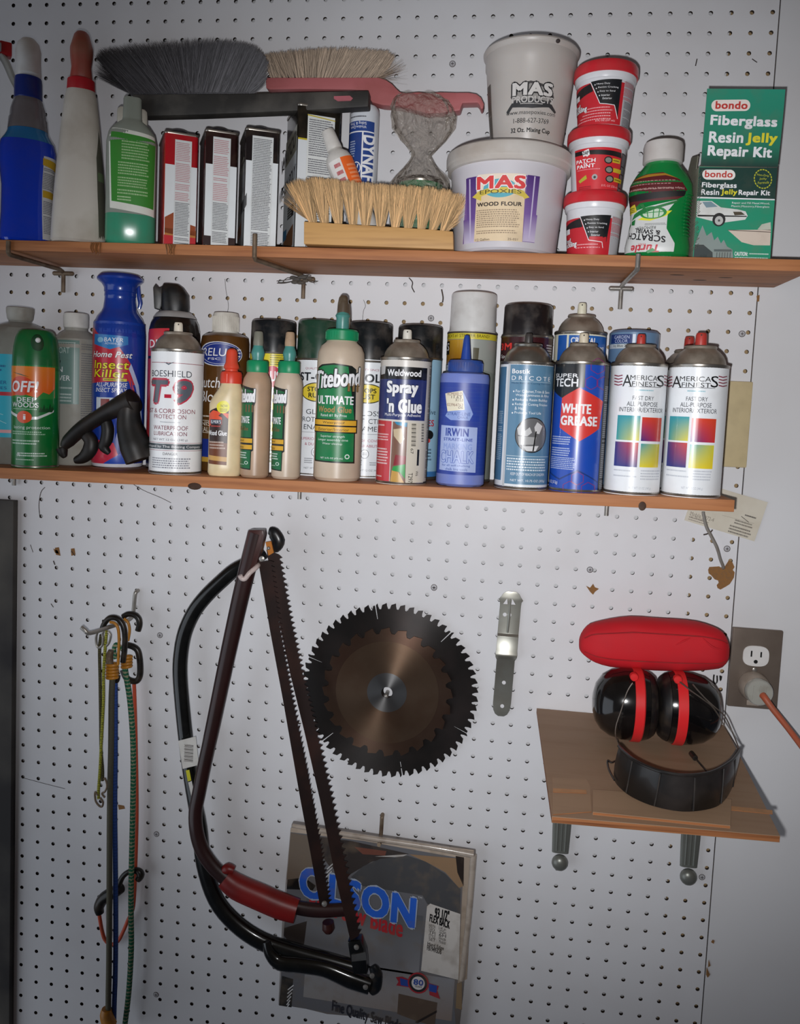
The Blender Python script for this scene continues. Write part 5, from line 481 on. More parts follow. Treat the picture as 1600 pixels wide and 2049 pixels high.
# ------------------------------------------------------------------ spray cans
CANM = M('tinplate', '#a8a29a', .3, .9, dirt=.2, dirtcol='#6a5c4c')
DOME = M('dusty_tinplate', '#a2978a', .42, .55, dirt=.45, dirtcol='#75685a')
DOMEB = M('clean_tinplate', '#a6a49e', .3, .9, dirt=.2)
def plast(h, rough=.38, dirt=.12, coat=0, bump=0): return M('plastic_'+h.strip('#'), h, rough, dirt=dirt, coat=coat, bump=bump)
def wallz(R, H): return [(0, R, R), (H, R, R)]
def face(X, Y, extra=0): return math.degrees(atan2(.69788 - X, Y + 1.14889)) + extra
def seat(X, lower): return (zlo(X) if lower else zup(X)) + .0003
def can(lab, X, Y, art, R=33, H=157, body='#e8e8ec', nozzle='#e8e2d4', dome=DOME, group=None, nz=12, nr=5.5, hole=0, extra=0, name='spray_can', aim=None, cup=True):
    t = thing(name, lab, 'spray can', (X, Y, seat(X, 1)), face(X, Y, extra), group)
    b = B(); b.lathe([(R-5, .6), (R-2.5, 0), (R-.3, .4), (R+.2, 1.6), (R-.2, 3), (R-.6, 4), (R-.6, H-5), (R-.2, H-3.6), (R+.4, H-2), (R+.2, H-.4), (R-1.5, H), (R-3, H-.8)], 64, 0)
    obj('can_body', b, [CANM], t)
    if art is not None: label(art, wrap_surface([(0, R-.5, R-.5), (H, R-.5, R-.5)]), t, INK_METAL, scale=(R, 1))
    b = B(); b.lathe([(R-3.2, H-2), (R-4.5, H+2), (R-5.4, H+6), (R-8, H+11), (R-12, H+15.5), (R-16, H+18.6), (R-17.5, H+20)], 64, 0); obj('dome_top', b, dome, t)
    b = B(); b.lathe([(R-17, H+18), (R-16, H+19.5), (R-15.6, H+21), (R-16.2, H+22.4), (R-18, H+22.6), (9, H+20.5), (5, H+20.8), (4.2, H+24)], 40, 0); obj('valve_cup', b, dome, t)
    if nozzle:
        nm = plast(nozzle, .45, .2)
        b = B(); b.lathe([(nr, H+22.5), (nr+.4, H+24), (nr, H+24+nz*.75), (nr*.86, H+23+nz), (nr*.8, H+23.4+nz)], 24, 0, sy=.9)
        o = obj('spray_nozzle', b, nm, t)
        b = B(); b.lathe([(.9, 0), (.9, .6)], 12); aa = radians(aim if aim is not None else 0)
        obj('orifice', b, DARK, o, (math.sin(aa)*(nr*.93)*.001, -math.cos(aa)*(nr*.86)*.001, (H+20.5+nz)*.001), (radians(90), 0, aa))
    return t
def capped(lab, X, Y, art, R, Hb, Hc, cap, Rc=None, body='#20', group=None, name='capped_spray_can', rim=True, capname='cap', artmat=INK_METAL, rough=.3, lip=0):
    Rc = Rc or R-.6
    t = thing(name, lab, 'spray can', (X, Y, seat(X, 1)), face(X, Y), group)
    b = B(); b.lathe([(R-4, .5), (R-2, 0), (R, 1.5), (R-.6, 3.5), (R-.6, Hb-3), (R+.2, Hb-1.5), (R, Hb), (R-3, Hb)], 64); obj('can_body', b, CANM, t)
    if art is not None: label(art, wrap_surface([(0, R-.5, R-.5), (Hb, R-.5, R-.5)]), t, artmat, scale=(R, 1))
    b = B(); b.lathe([(Rc+lip, Hb+.2), (Rc+lip, Hb+1.6), (Rc, Hb+2), (Rc-.6, Hb+Hc-4), (Rc-1.3, Hb+Hc-1.6), (Rc-3, Hb+Hc-.3), (Rc-5, Hb+Hc)], 64)
    obj(capname, b, M('cap_'+cap.strip('#'), cap, rough, dirt=.14, dirtcol='#8a8078', coat=.3), t)
    return t
#          front row
t = can('white corrosion-protection spray can with red lettering, right of the black trigger handle', .2762, -.107, ART['t9'], 34.2, 161, nozzle='#e6dccb', hole=1)
can('spray adhesive can with dark blue band, red corner and dusty tin dome', .577, -.107, ART['weld'], 32.6, 157.5, nozzle='#ddd8cc')
can('slate blue can of tool coating spray with a round photo of a blade', .728, -.107, ART['bostik'], 33.2, 156, nozzle='#3a3634', dome=DOMEB, nz=12, nr=4.5)
can('bright blue grease spray can with a red hexagon', .7947, -.108, ART['super'], 32.6, 157.5, nozzle='#d8ccb4')
can('white paint spray can with four coloured squares, front row, beside the blue grease can', .8626, -.109, ART['am1'], 33.6, 157.5, nozzle='#b83a32', group='white paint spray cans with coloured squares', nr=5)
can('white paint spray can with coloured squares, last at the shelf end', .9326, -.109, ART['am2'], 34.6, 157.5, nozzle='#b83a32', group='white paint spray cans with coloured squares', nr=6.5, nz=15)
#          back row
can('white paint spray can with red nozzle hidden behind the rightmost front can', .9345, -.0365, ART['am3'], 33.5, 157.5, nozzle='#a8342e', group='white paint spray cans with coloured squares', nr=6, nz=17)
can('clear enamel spray can with blue and cream label behind the grease spray', .7966, -.037, ART['crystal'], 33.5, 200, nozzle='#e4e0c8', nz=15, nr=5.5, hole=1)
capped('black-capped paint can with yellow label behind the two small glue bottles', .3843, -.036, ART['rust_a'], 31.8, 164, 44, '#101418')
capped('rust paint can with dark green cap beside the big glue bottle', .4490, -.036, ART['rust_g'], 31, 157, 52, '#1f4030', group='rust-stopping paint cans with oval yellow badge')
capped('rust paint can with black cap between big glue bottle and spray adhesive', .5180, -.036, ART['rust_h'], 31.8, 156, 51.5, '#16191c', group='rust-stopping paint cans with oval yellow badge')
capped('light blue adhesive can with black cap behind the spray adhesive', .5865, -.036, ART['lightblue'], 31, 162, 43, '#101316')
tt = capped('tall paint stripper can with plain white cap behind the blue chalk bottle', .6557, -.037, ART['stripper'], 33.2, 200, 53.5, '#d8d8d6', Rc=30.5, lip=1.2); tt.scale.z = .981
tt = capped('black capped dark red adhesive can behind the slate blue spray can', .7279, -.037, ART['threem'], 34.2, 196, 42, '#1c181a', Rc=32.2, lip=1.5); tt.scale.z = .985
t = thing('capped_spray_can', 'dusty blue-grey spray paint can and cap behind the left white paint can', 'spray can', (.8655, -.036, seat(.8655, 1)), face(.8655, -.036))
b = B(); b.lathe([(29, .5), (31.5, 0), (32, 2), (31.2, 4), (31.2, 148), (31.8, 150), (28, 151)], 64); obj('can_body', b, CANM, t)
b = B(); b.lathe([(31.6, 151.5), (31.6, 153), (31.4, 197), (30.6, 200.5), (28, 203), (20, 204)], 64); obj('cap', b, plast('#64799a', .5, .25), t)
label(ART['garden'], wrap_surface([(0, 31.5, 31.5), (204, 31.5, 31.5)]), t, INK_METAL, scale=(31.5, 1))

# insect repellent (green, moulded spray top)
t = thing('repellent_spray', 'green insect repellent can with orange band and moulded green spray top', 'spray can', (.0779, -.106, seat(.0779, 1)), face(.0779, -.106, 0))
b = B(); b.lathe([(26, .6), (28.5, 0), (30, 1.2), (29.8, 3), (27.8, 6)], 56); obj('bottom_rim', b, CANM, t)
OFFS = [(5, 29.6, 29.6), (60, 29.9, 29.9), (128, 29.9, 29.9), (140, 29.6, 29.6), (156, 28.4, 28.4), (170, 25, 25), (179, 21, 21), (182, 17, 17)]
b = B(); b.lathe([(q[1], q[0]) for q in OFFS[:4]], 56); obj('can_body', b, plast('#0d7038', .3, .05, .4), t)
b = B(); b.lathe([(29.9, 128), (30, 130), (29.4, 146), (28.2, 160), (25.8, 172), (22.5, 179.5), (19.5, 182), (10, 181)], 56); o = obj('spray_top', b, plast('#0b6a34', .35, .08, .3), t)
b = B(); b.ball((0, 0, 0), 1, 0, 20, 8.5, 4, 15); b.v = [(q[0]+1, q[1]-25.2, q[2]*1+161) for q in b.v]; obj('spray_recess', b, plast('#06401f', .6), o)
b = B(); b.ball((2, -29.4, 168), 3.4, 0, 16, 1, .8, 1); obj('orifice', b, plast('#e8e8e8'), o)
label(ART['off'], wrap_surface(OFFS[:4]), t, INK_METAL, scale=(30, 1))

# red and blue insect killer with flared blue head
BL = plast('#123a9a', .28, .05, .5)
t = thing('insect_spray', 'tall blue insect killer spray with flared blue head behind the black trigger handle', 'spray can', (.1655, -.045, seat(.1655, 1)), face(.1655, -.045)); t.scale.z = .982
S = [(3, 33.5, 33.5), (8, 35, 35), (186, 35.5, 35.5), (196, 34.5, 34.5)]
b = B(); b.lathe([(31, 0), (33.5, 1), (34.5, 4), (34.5, 8), (33, 10)], 56); obj('bottom_rim', b, plast('#d8d8e0'), t)
b = B(); b.lathe([(33, 5), (35, 8), (35.5, 100), (35.5, 186), (34.8, 196), (32.5, 204)], 64); obj('bottle_body', b, plast('#16389a', .25, .04, .5), t)
b = B(); b.lathe([(35.2, 190), (34.6, 200), (31, 210), (25, 218), (22.4, 224), (21, 234), (20.6, 240), (21.2, 241), (20.8, 246), (21.6, 247), (21.6, 252), (23, 255), (25, 258), (29, 261), (31, 263), (31, 266), (28.5, 269), (26, 271), (20, 271.5)], 64); o = obj('spray_head', b, BL, t)
b = B(); b.tube([(24, 2, 258), (25, 2, 244), (27, 2, 234), (25.5, 2, 226)], [2.2, 3, 3, 2.4], 10, smooth=4); obj('trigger', b, BL, o)
label(ART['bayer'], wrap_surface(S), t, INK_METAL, scale=(35, 1))

# black foam/lube can with angular black head
t = thing('aerosol_can', 'black and red aerosol can with angular black spray head behind the white corrosion-protection can', 'spray can', (.2430, -.038, seat(.243, 1)), face(.243, -.038)); t.scale.z = .985
S = [(0, 35, 35), (190, 35, 35), (200, 34, 34), (212, 29, 29), (220, 23, 23)]
b = B(); b.lathe([(33, 0), (35, 2), (35, 185), (34.4, 195), (32.4, 204), (28.4, 212), (24, 218)], 56); obj('can_body', b, plast('#121214', .25, .06, .5), t)
b = B(); b.lathe([(29.5, 211.5), (26, 216.5), (22, 220), (19, 221)], 56); obj('shoulder_ring', b, plast('#a8a8a8', .3), t)
b = B(); b.loft([(219, 19, 19), (228, 19.5, 19.5, 2.4), (244, 19, 19, 2.6, -.5), (254, 15, 17, 2.8, -4), (258, 11, 14, 2.8, -6)], 40)
o = obj('spray_head', b, plast('#131416', .4, .1), t)
b = B(); b.prism([(-20, 222), (-28, 224), (-30, 252), (-27, 257), (-22, 252), (-16, 256), (-15, 240)], -7, 7); obj('spout', b, plast('#131416', .4, .1), o, bevel=1)
label(ART['dry'], wrap_surface(S), t, INK_METAL, scale=(35, 1))

# ------------------------------------------------------------------ bottles, lower shelf
t = thing('water_bottle', 'large cloudy bottle with turquoise label, cut off at the left of the lower shelf', 'bottle', (.0213, -.052, seat(.0213, 1)), face(.0213, -.052))
S = [(0, 42, 40, 2.4), (4, 45, 42, 2.6), (150, 45, 42, 2.6), (176, 44, 41, 2.4), (188, 38, 36), (194, 24, 24), (197, 15.5, 15.5), (203, 15, 15)]
CLOUDY = M('cloudy_plastic', '#a8a8a0', .3, dirt=.15, trans=.35, sub=.2)
b = B(); b.loft(S, 56); obj('bottle_body', b, CLOUDY, t)
b = B(); b.lathe([(15, 199), (17, 202), (18.5, 212), (18.5, 217), (17, 218), (10, 218)], 40); obj('bottle_cap', b, plast('#a8a69e', .5, .25), t)
label(ART['teal_bottle'], wrap_surface(S), t, INK_PLASTIC, scale=(45, 1))
t = thing('stain_bottle', 'grey bottle with white screw cap and faded green label, between repellent and insect killer', 'bottle', (.0985, -.040, seat(.0985, 1)), face(.0985, -.040))
S = [(0, 29, 29), (3, 31, 31), (165, 31, 31), (176, 29.5, 29.5), (184, 22, 22), (188, 16, 16), (193, 15.5, 15.5)]
b = B(); b.loft(S, 56); obj('bottle_body', b, M('grey_bottle_plastic', '#9c9a92', .38, dirt=.25, dirtcol='#7e7868'), t)
b = B(); b.lathe([(16, 192), (17, 193), (17.2, 209), (16.4, 212), (14, 213)], 40); obj('bottle_cap', b, plast('#d8d6d0', .5, .15), t)
label(ART['grey_bottle'], wrap_surface(S), t, INK_PLASTIC, scale=(31, 1))
t = thing('oil_bottle', 'brown butcher block oil bottle with ribbed white cap behind the small carpenter glue bottle', 'bottle', (.3157, -.036, seat(.3157, 1)), face(.3157, -.036))
S = [(0, 31, 31), (3, 33, 33), (176, 33, 33), (184, 31.5, 31.5), (188, 26, 26), (190, 17, 17)]
b = B(); b.loft(S, 56); obj('bottle_body', b, plast('#5a3a18', .3, .1, .3), t)
b = B(); b.lathe([(17, 189), (18, 190), (17.6, 214), (16.6, 217), (12, 217.3)], 56); o = obj('bottle_cap', b, plast('#d4d0c6', .5, .2), t)
b = B()
for k in range(44): a = 2*pi*k/44; b.box(-.35, .35, -18.5, -17.4, 192, 212, 0, Matrix.Rotation(a, 4, 'Z'))
obj('cap_ribs', b, plast('#d4d0c6', .5, .2), o, smooth=0)
label(ART['brown'], wrap_surface(S), t, INK_PLASTIC, scale=(33, 1))
def grip(b, r, z0, z1, n, mi=0):
    for k in range(n): b.box(-.4, .4, -r-.5, -r+.6, z0, z1, mi, Matrix.Rotation(2*pi*k/n, 4, 'Z'))
# small carpenter glue, orange twist top
t = thing('glue_bottle', 'small wood glue bottle with orange-red twist cap and slanted shoulder', 'glue bottle', (.3463, -.115, seat(.3463, 1)), face(.3463, -.115))
S = [(0, 19.5, 14, 2.4), (4, 21.3, 15.5, 2.6), (12, 21, 15, 2.6), (92, 21.2, 15, 2.5, 0), (100, 19.6, 14.8, 2.3, 1.6), (110, 16, 14, 2, 4.6), (117, 13, 13, 2, 5.5), (120, 12.5, 12.5, 2, 5.5)]
b = B(); b.loft(S, 56); obj('bottle_body', b, M('cream_glue_bottle', '#e2cfa6', .35, dirt=.1, sub=.2), t)
b = B(); b.lathe([(13.8, 119), (14, 121), (13.8, 131), (12.5, 134), (8, 135)], 40, c=(5.5, 0, 0)); grip(b, 13.6, 120, 131, 1); o = obj('bottle_cap', b, plast('#d8402a', .4), t)
b = B(); b.lathe([(8.4, 134), (8.2, 137), (10, 139), (9.6, 142), (7.8, 146), (7.2, 158), (5.8, 162), (3, 164)], 32, c=(5.5, 0, 0)); obj('twist_nozzle', b, plast('#dc4a32', .4), t)
label(ART['elmer'], wrap_surface(S), t, INK_PLASTIC, scale=(21, 1))
TB = M('tan_glue_bottle', '#b89a80', .35, dirt=.35, dirtcol='#8c7864', scale=22, sub=.15)
TB2 = M('pale_glue_bottle', '#cdbba6', .35, dirt=.25, dirtcol='#9c8e80', scale=22, sub=.15)
TEAL = plast('#4a8c84', .35); CAPG = plast('#128a5a', .4)
def small_glue(lab, X, Y, body, art, tip, H0=0):
    t = thing('glue_bottle', lab, 'glue bottle', (X, Y, seat(X, 1)), face(X, Y), 'small green-capped wood glue bottles')
    S = [(0, 16, 16), (3, 18.3, 18.3), (118, 18.3, 18.3), (126, 17, 17), (133, 13.2, 13.2), (135, 12.5, 12.5)]
    b = B(); b.loft(S, 56); obj('bottle_body', b, body, t)
    b = B(); b.lathe([(13.6, 134), (14, 135), (14, 147), (12.6, 149), (7.6, 149.6)], 40); obj('bottle_cap', b, CAPG, t)
    b = B(); b.lathe([(7, 149), (7.2, 152), (8.6, 158), (8.2, 161), (6.4, 166), (5.6, 172)], 32); obj('nozzle_collar', b, TEAL, t)
    b = B(); b.lathe([(6.4, 168), (6.6, 172), (5.6, 184.5), (4.4, 186)], 24); obj('nozzle_cap', b, tip, t)
    label(art, wrap_surface(S), t, INK_PLASTIC, scale=(18, 1))
small_glue('small brown-stained wood glue bottle with green cap and grey tip', .3875, -.118, TB, ART['tb1'], plast('#7c7c70', .5, .3))
small_glue('small pale wood glue bottle with green cap and crusty tan tip', .4288, -.118, TB2, ART['tb2'], plast('#b09478', .6, .4))
t = thing('glue_bottle', 'biggest wood glue bottle with green cap and brown dripping tip, centre of the lower shelf', 'glue bottle', (.4934, -.106, seat(.4934, 1)), face(.4934, -.106))
S = [(0, 27, 27), (4, 30.3, 30.3), (152, 30.3, 30.3), (162, 29.4, 29.4), (170, 26, 26), (175, 20, 20), (178, 18.5, 18.5)]
b = B(); b.loft(S, 64); obj('bottle_body', b, TB2, t)
b = B(); b.lathe([(19.4, 177), (20.6, 178.2), (20.6, 189), (19, 191), (9, 191.6)], 56); grip(b, 20.4, 179, 188, 36); obj('bottle_cap', b, CAPG, t)
b = B(); b.lathe([(8, 191), (8.3, 194), (8.2, 206), (9.6, 209), (7, 213), (6, 216)], 32); obj('nozzle_collar', b, TEAL, t)
b = B(); b.lathe([(8.4, 203), (7.8, 212), (7.2, 224), (5.6, 232), (3.4, 234.5)], 24, sx=1, sy=.9); b.tube([(7, -1, 224), (8.2, -1, 212), (8.8, -1, 200), (8.6, 0, 194)], [1.2, 1.4, 1.2, .7], 8, smooth=3); obj('nozzle_cap', b, M('brown_dried_glue', '#55483a', .35, dirt=.4, dirtcol='#8a806c', coat=.3), t)
label(ART['tb'], wrap_surface(S), t, INK_PLASTIC, scale=(30, 1))
t = thing('chalk_bottle', 'blue chalk refill bottle with cone spout and a price sticker', 'bottle', (.652, -.107, seat(.652, 1)), face(.652, -.107))
S = [(0, 27, 25), (3, 30.2, 28.5, 2.2), (120, 30.6, 29, 2.2), (134, 30.8, 29, 2.2), (139, 29.6, 28, 2.2), (141.5, 22, 22)]
b = B(); b.loft(S, 56); obj('bottle_body', b, M('chalk_blue_bottle', '#7484c8', .4, dirt=.12, sub=.15, dirtcol='#8c8c9c'), t)
b = B(); b.lathe([(21, 141), (21.8, 142), (21.4, 154), (20.4, 156), (10, 157)], 56); grip(b, 21.5, 143, 153, 44); obj('bottle_cap', b, plast('#2a4a94', .5, .3), t)
b = B(); b.lathe([(7, 156), (6.4, 159), (5, 172), (3.6, 185), (2.6, 187.5)], 28); obj('cone_spout', b, plast('#24469c', .4, .15), t)
label(ART['irwin'], wrap_surface(S), t, INK_PLASTIC, scale=(30, 1))

# black pistol-grip handle lying in front of the insect killer
BLK = M('black_rubbery_plastic', '#171514', .5, dirt=.15, dirtcol='#5a4a40', scale=30, bump=.1)
t = thing('pistol_grip_trigger', 'black pistol-grip trigger for spray cans, resting at an angle on the lower shelf', 'spray can handle', (.1400, -.125, zlo(.14)+.0005))
G = dict(org=(140, -125, zlo(.14)*1000))
def P3(L): return L
hp = [(222.2,-118.0,153.5),(207.8,-118.0,146.9),(193.4,-118.0,140.3),(179.0,-118.0,132.7),(164.5,-118.0,123.4),(153.6,-118.0,115.9),(142.7,-118.0,106.7),(131.7,-118.0,95.7),(126.3,-118.0,88.5)]
b = B(); b.tube(hp, [21, 19, 15.5, 13.5, 12.5, 12.5, 12, 11, 7], 16, smooth=4, flat=.75, up=(0, -1, 0)); o = obj('arm', b, BLK, t, **G)
b = B(); b.tube([(120.3,-114.0,86.3),(122.3,-114.0,79.3),(125.2,-114.0,74.2)], [8, 6, 3], 12, smooth=4, flat=.9); b.tube([(153.4,-114.0,107.1),(161.0,-114.0,98.8),(161.1,-114.0,88.3),(155.7,-114.0,79.3),(148.4,-114.0,73.6),(139.2,-114.0,70.5)], [8, 9, 10, 9, 7, 4], 12, smooth=4, flat=.9); obj('can_clip', b, BLK, t, **G)
b = B(); b.tube([(218.1,-121.0,153.3),(216.7,-121.0,134.4),(218.9,-121.0,115.6),(226.6,-121.0,95.4),(234.2,-121.0,76.8)], [14, 16, 19, 23, 22], 16, smooth=4, flat=.85, up=(0, -1, 0)); obj('grip', b, BLK, t, bevel=0, **G)
b = B(); b.tube([(180.7,-114.0,127.6),(184.6,-114.0,113.9),(183.0,-114.0,99.9),(179.5,-114.0,91.0),(187.0,-114.0,82.6)], [7, 8, 8, 7, 3], 12, smooth=4); obj('trigger', b, BLK, t, **G)

# ------------------------------------------------------------------ upper shelf: bottles at the left
def up_t(name, lab, cat, X, Y, extra=0, group=None, dz=0):
    return thing(name, lab, cat, (X, Y, zup(X)+.0006+dz), face(X, Y, extra), group)
t = up_t('spray_bottle', 'spray bottle with red nozzle and white trigger, mostly cut off at the upper left corner', 'spray bottle', .0130, -.1, 4)
b = B(); b.loft([(0, 33, 24, 2.6), (150, 33, 24, 2.6), (185, 20, 18), (205, 12, 12), (212, 12, 12)], 48); b.v = [(q[0]-28, q[1], q[2]) for q in b.v]; obj('bottle_body', b, plast('#8c8c90', .4), t)
b = B(); b.lathe([(14, 212), (14, 228), (12, 230)], 32, c=(-28, 0, 0)); b.prism([(-42, 230), (-14, 230), (-8, 244), (6, 247), (6, 258), (-30, 262), (-44, 252)], -11, 11); o = obj('sprayer_head', b, plast('#b8b8bc', .4), t, bevel=2)
b = B(); b.prism([(4, 246), (19, 244), (19, 262), (4, 262)], -8, 8); obj('nozzle', b, plast('#c01c24', .35), o, bevel=2)
b = B(); b.tube([(6, 0, 246), (13, 0, 236), (20, 0, 220), (27, 0, 206), (30, 0, 196)], [4.5, 5, 4.6, 4, 2.6], 12, smooth=5, flat=1.4); obj('trigger', b, plast('#c4c4bc', .4, .15), o)

t = up_t('spray_bottle', 'transparent blue glass cleaner bottle with white and dark blue spray head', 'spray bottle', .0582, -.098, 3); t.scale.z = .975
S = [(0, 32, 26, 2.6), (3, 34, 28, 2.6), (40, 32, 27, 2.4), (75, 31.5, 27, 2.4), (105, 34.5, 28, 2.4), (122, 35.5, 28, 2.3), (134, 33, 26, 2.2), (146, 26, 24), (150, 25, 24), (152, 24.6, 23), (166, 23.6, 22), (178, 21.5, 20), (190, 18, 17), (194, 16, 16)]
b = B(); b.loft(S[:7], 64, 0); b.loft([(134.05, 33, 26, 2.2), (140, 29, 25, 2.2), (146, 26, 24), (150, 25, 24)], 64, 1); obj('bottle_body', b, [M('clear_blue_plastic', '#0c3fd0', .1, dirt=.04, trans=.2, coat=.6), M('teal_clear_plastic', '#1c78b4', .12, dirt=.05, trans=.2, coat=.6)], t)
b = B(); b.loft([(150.2, 25, 24), (166, 23.6, 22), (167.5, 22.6, 21.4), (178, 21.5, 20), (190, 18, 17), (194, 16, 16)], 56); obj('empty_neck', b, M('smoky_clear_plastic', '#8a8488', .2, dirt=.1, trans=.4, coat=.3), t)
b = B(); b.lathe([(16, 191), (17.4, 193), (17.2, 214), (16.4, 220), (10, 221)], 48); o = obj('blue_collar', b, plast('#152c7c', .35), t)
b = B(); b.loft([(220.5, 15.5, 14), (224, 16, 20, 2.2, 0, 2), (242, 15.4, 22, 2.2, 0, 4), (256, 15.8, 20, 2.2, 0, 4), (266, 13.5, 16, 2, 0, 4), (272, 8.5, 10, 2, 0, 4), (274, 3, 4, 2, 0, 4)], 40); obj('sprayer_head', b, M('dusty_white_plastic', '#dedede', .4, dirt=.3, dirtcol='#94805c', scale=18), t)
label(ART['windex'], wrap_surface([(q[0], q[1], q[2], *(q[3:4])) for q in S]), t, INK_PAPER, scale=(34, 1), vs=12)

t = up_t('spray_bottle', 'tall grimy white spray bottle with faded red head', 'spray bottle', .1342, -.102, 0); t.scale.z = .985
S = [(0, 33, 27, 2.8), (3, 35, 30, 3), (40, 33.5, 29, 3), (100, 29, 27, 2.8), (150, 24.5, 24, 2.6), (190, 20, 19, 2.2), (200, 17.5, 17)]
DW = M('grimy_white_plastic', '#cfc9bf', .5, dirt=.3, scale=16, dirtcol='#8a7860', bump=.05)
b = B(); b.loft(S, 56); obj('bottle_body', b, DW, t)
RD = M('faded_red_plastic', '#b01824', .4, dirt=.25, scale=20, dirtcol='#7c5048')
b = B(); b.lathe([(17, 197), (17.6, 199), (17, 213), (15, 214.5)], 44); o = obj('red_collar', b, RD, t)
b = B(); b.loft([(214, 14, 13, 2.6), (220, 13.5, 20, 2.8, 0, 5), (232, 12.2, 22, 3, 0, 7), (246, 14, 26, 3, 0, 8), (254, 14.4, 26, 3, 0, 8), (264, 12, 22, 2.6, 0, 8), (272, 10, 17, 2.4, 0, 8), (276, 7.5, 12, 2.2, 0, 8)], 40); obj('sprayer_head', b, M('sun_faded_red', '#a03c34', .45, dirt=.5, scale=14, dirtcol='#806a54'), t)
label(ART['whitebottle'], wrap_surface([(q[0], q[1], q[2], *(q[3:4])) for q in S]), t, INK_PAPER, scale=(33, 1), vs=14)

t = up_t('liquid_bottle', 'upright translucent bottle of green liquid with bright green label', 'bottle', .2050, -.1015, 0)
S = [(0, 29, 18, 2.6), (4, 31.5, 20.5, 2.8), (130, 31.5, 20.5, 2.8), (142, 29, 19, 2.6), (152, 22, 16, 2.4), (158, 13, 12, 3), (162, 12, 9.5, 4), (186, 11.4, 9, 4), (188, 10, 8, 4)]
b = B(); b.loft(S, 56, 0); GB = M('milky_green_plastic', '#9fa69c', .3, dirt=.12, trans=.2, sub=.2, dirtcol='#7c8a78'); GL = M('green_liquid', '#3f9474', .22, dirt=.1, coat=.3)
n = 56
for i in range(2): 
    for k in range(n): b.m[i*n+k] = 1 if i == 0 else 0
b = B(); b.loft([(0, 29, 18, 2.6), (4, 31.5, 20.5, 2.8), (38, 31.5, 20.5, 2.8)], 56, 1); b.loft([(38.05, 31.5, 20.5, 2.8)] + S[2:], 56, 0); obj('bottle_body', b, [GB, GL], t)
b = B(); b.loft([(157, 18, 5, 4, 0, 9), (160, 19, 6, 4, 0, 9), (175, 19, 6, 4, 0, 9), (178, 16, 5, 4, 0, 9)], 32); obj('bottle_cap', b, plast('#b8b4a8', .5, .2), t)
label(ART['greenb'], wrap_surface([(q[0], q[1], q[2], *(q[3:4])) for q in S[:5]]), t, INK_PLASTIC, scale=(31, 1))

# ------------------------------------------------------------------ oblong tins
def tin(lab, corner, W, D, H, extra, front, side, body, lo=None, group=None, topc=None, name='oblong_tin', midz=.66):
    X, Y = corner
    t = thing(name, lab, 'tin', (X, Y, zup(X)+.0006), face(X, Y, extra), group)
    r = 5
    def rr(W, D, r, n=5):
        o = []
        for cx, cy, a0 in ((W-r, r, -pi/2), (W-r, D-r, 0), (r, D-r, pi/2), (r, r, pi)):
            for k in range(n+1): a = a0 + pi/2*k/n; o.append((cx+r*cos(a), cy+r*sin(a)))
        return o
    def sl(b, zs, mi=0):
        n = len(rr(W, D, r)); o = len(b.v)
        for z, ins in zs:
            for x, y in rr(W, D, r): b.v.append((W/2+(x-W/2)*(1-ins/W*2), D/2+(y-D/2)*(1-ins/D*2), z))
        for i in range(len(zs)-1):
            for k in range(n): a, c = o+i*n+k, o+i*n+(k+1) % n; b.f.append((a, c, c+n, a+n)); b.m.append(mi)
        b.f.append(tuple(range(o, o+n))[::-1]); b.m.append(mi); b.f.append(tuple(range(o+(len(zs)-1)*n, o+len(zs)*n))); b.m.append(mi)
    b = B(); sl(b, [(1.5, .4), (H-2, .4)]); obj('tin_body', b, M('tin_'+body.strip('#'), body, .25, .1, dirt=.1, coat=.5), t)
    b = B(); sl(b, [(H-2.2, -.2), (H-1, -.6), (H+.6, -.4), (H+.8, 1.2), (H-.5, 2)]); obj('top_rim', b, CANM, t)
    b = B(); sl(b, [(0, .5), (.6, -.2), (1.9, -.2), (2.2, .4)]); obj('bottom_rim', b, CANM, t)
    b = B(); b.lathe([(11, H), (12, H+1), (12, H+10), (10, H+11)], 28, c=(W/2, D/2, 0)); obj('screw_cap', b, plast('#26242a', .4), t)
    if front: label(front, lambda th, v, l: (W/2 + th*(W/2-1.5), .4-l, v), t, INK_METAL, curved=False, scale=(W/2, 1))
    if side: label(side, lambda th, v, l: (.4-l, D/2 - th*(D/2-2), v), t, INK_METAL, name='side_label', curved=False, scale=(D/2, 1))
    return t
def cxy(q): return (q[0][0]*.001, q[0][1]*.001)
tin('white and red tin with narrow side forward, first of the three small tins', cxy([(256.6,-118.0,358.7)]), 43, 70, 143, 6, ART['tin_red'], None, '#b81824')
tin('white and dark brown tin, middle of the three small tins', cxy([(310.3,-118.0,359.1)]), 42, 70, 145.5, 6, ART['tin_dark'], None, '#2a1414')
tin('small white tin with black top, behind the bent peg hook', cxy([(362.8,-118.0,358.8)]), 43.5, 72, 147.5, 6, ART['tin_clear'], ART['tin_wide'], '#1c1618')
tin('tallest tin, black over white, behind the left end of the tan brush', cxy([(422.7,-94.0,366.6)]), 59, 71, 186, 12, ART['poly_front'], ART['poly_side'], '#17140f')

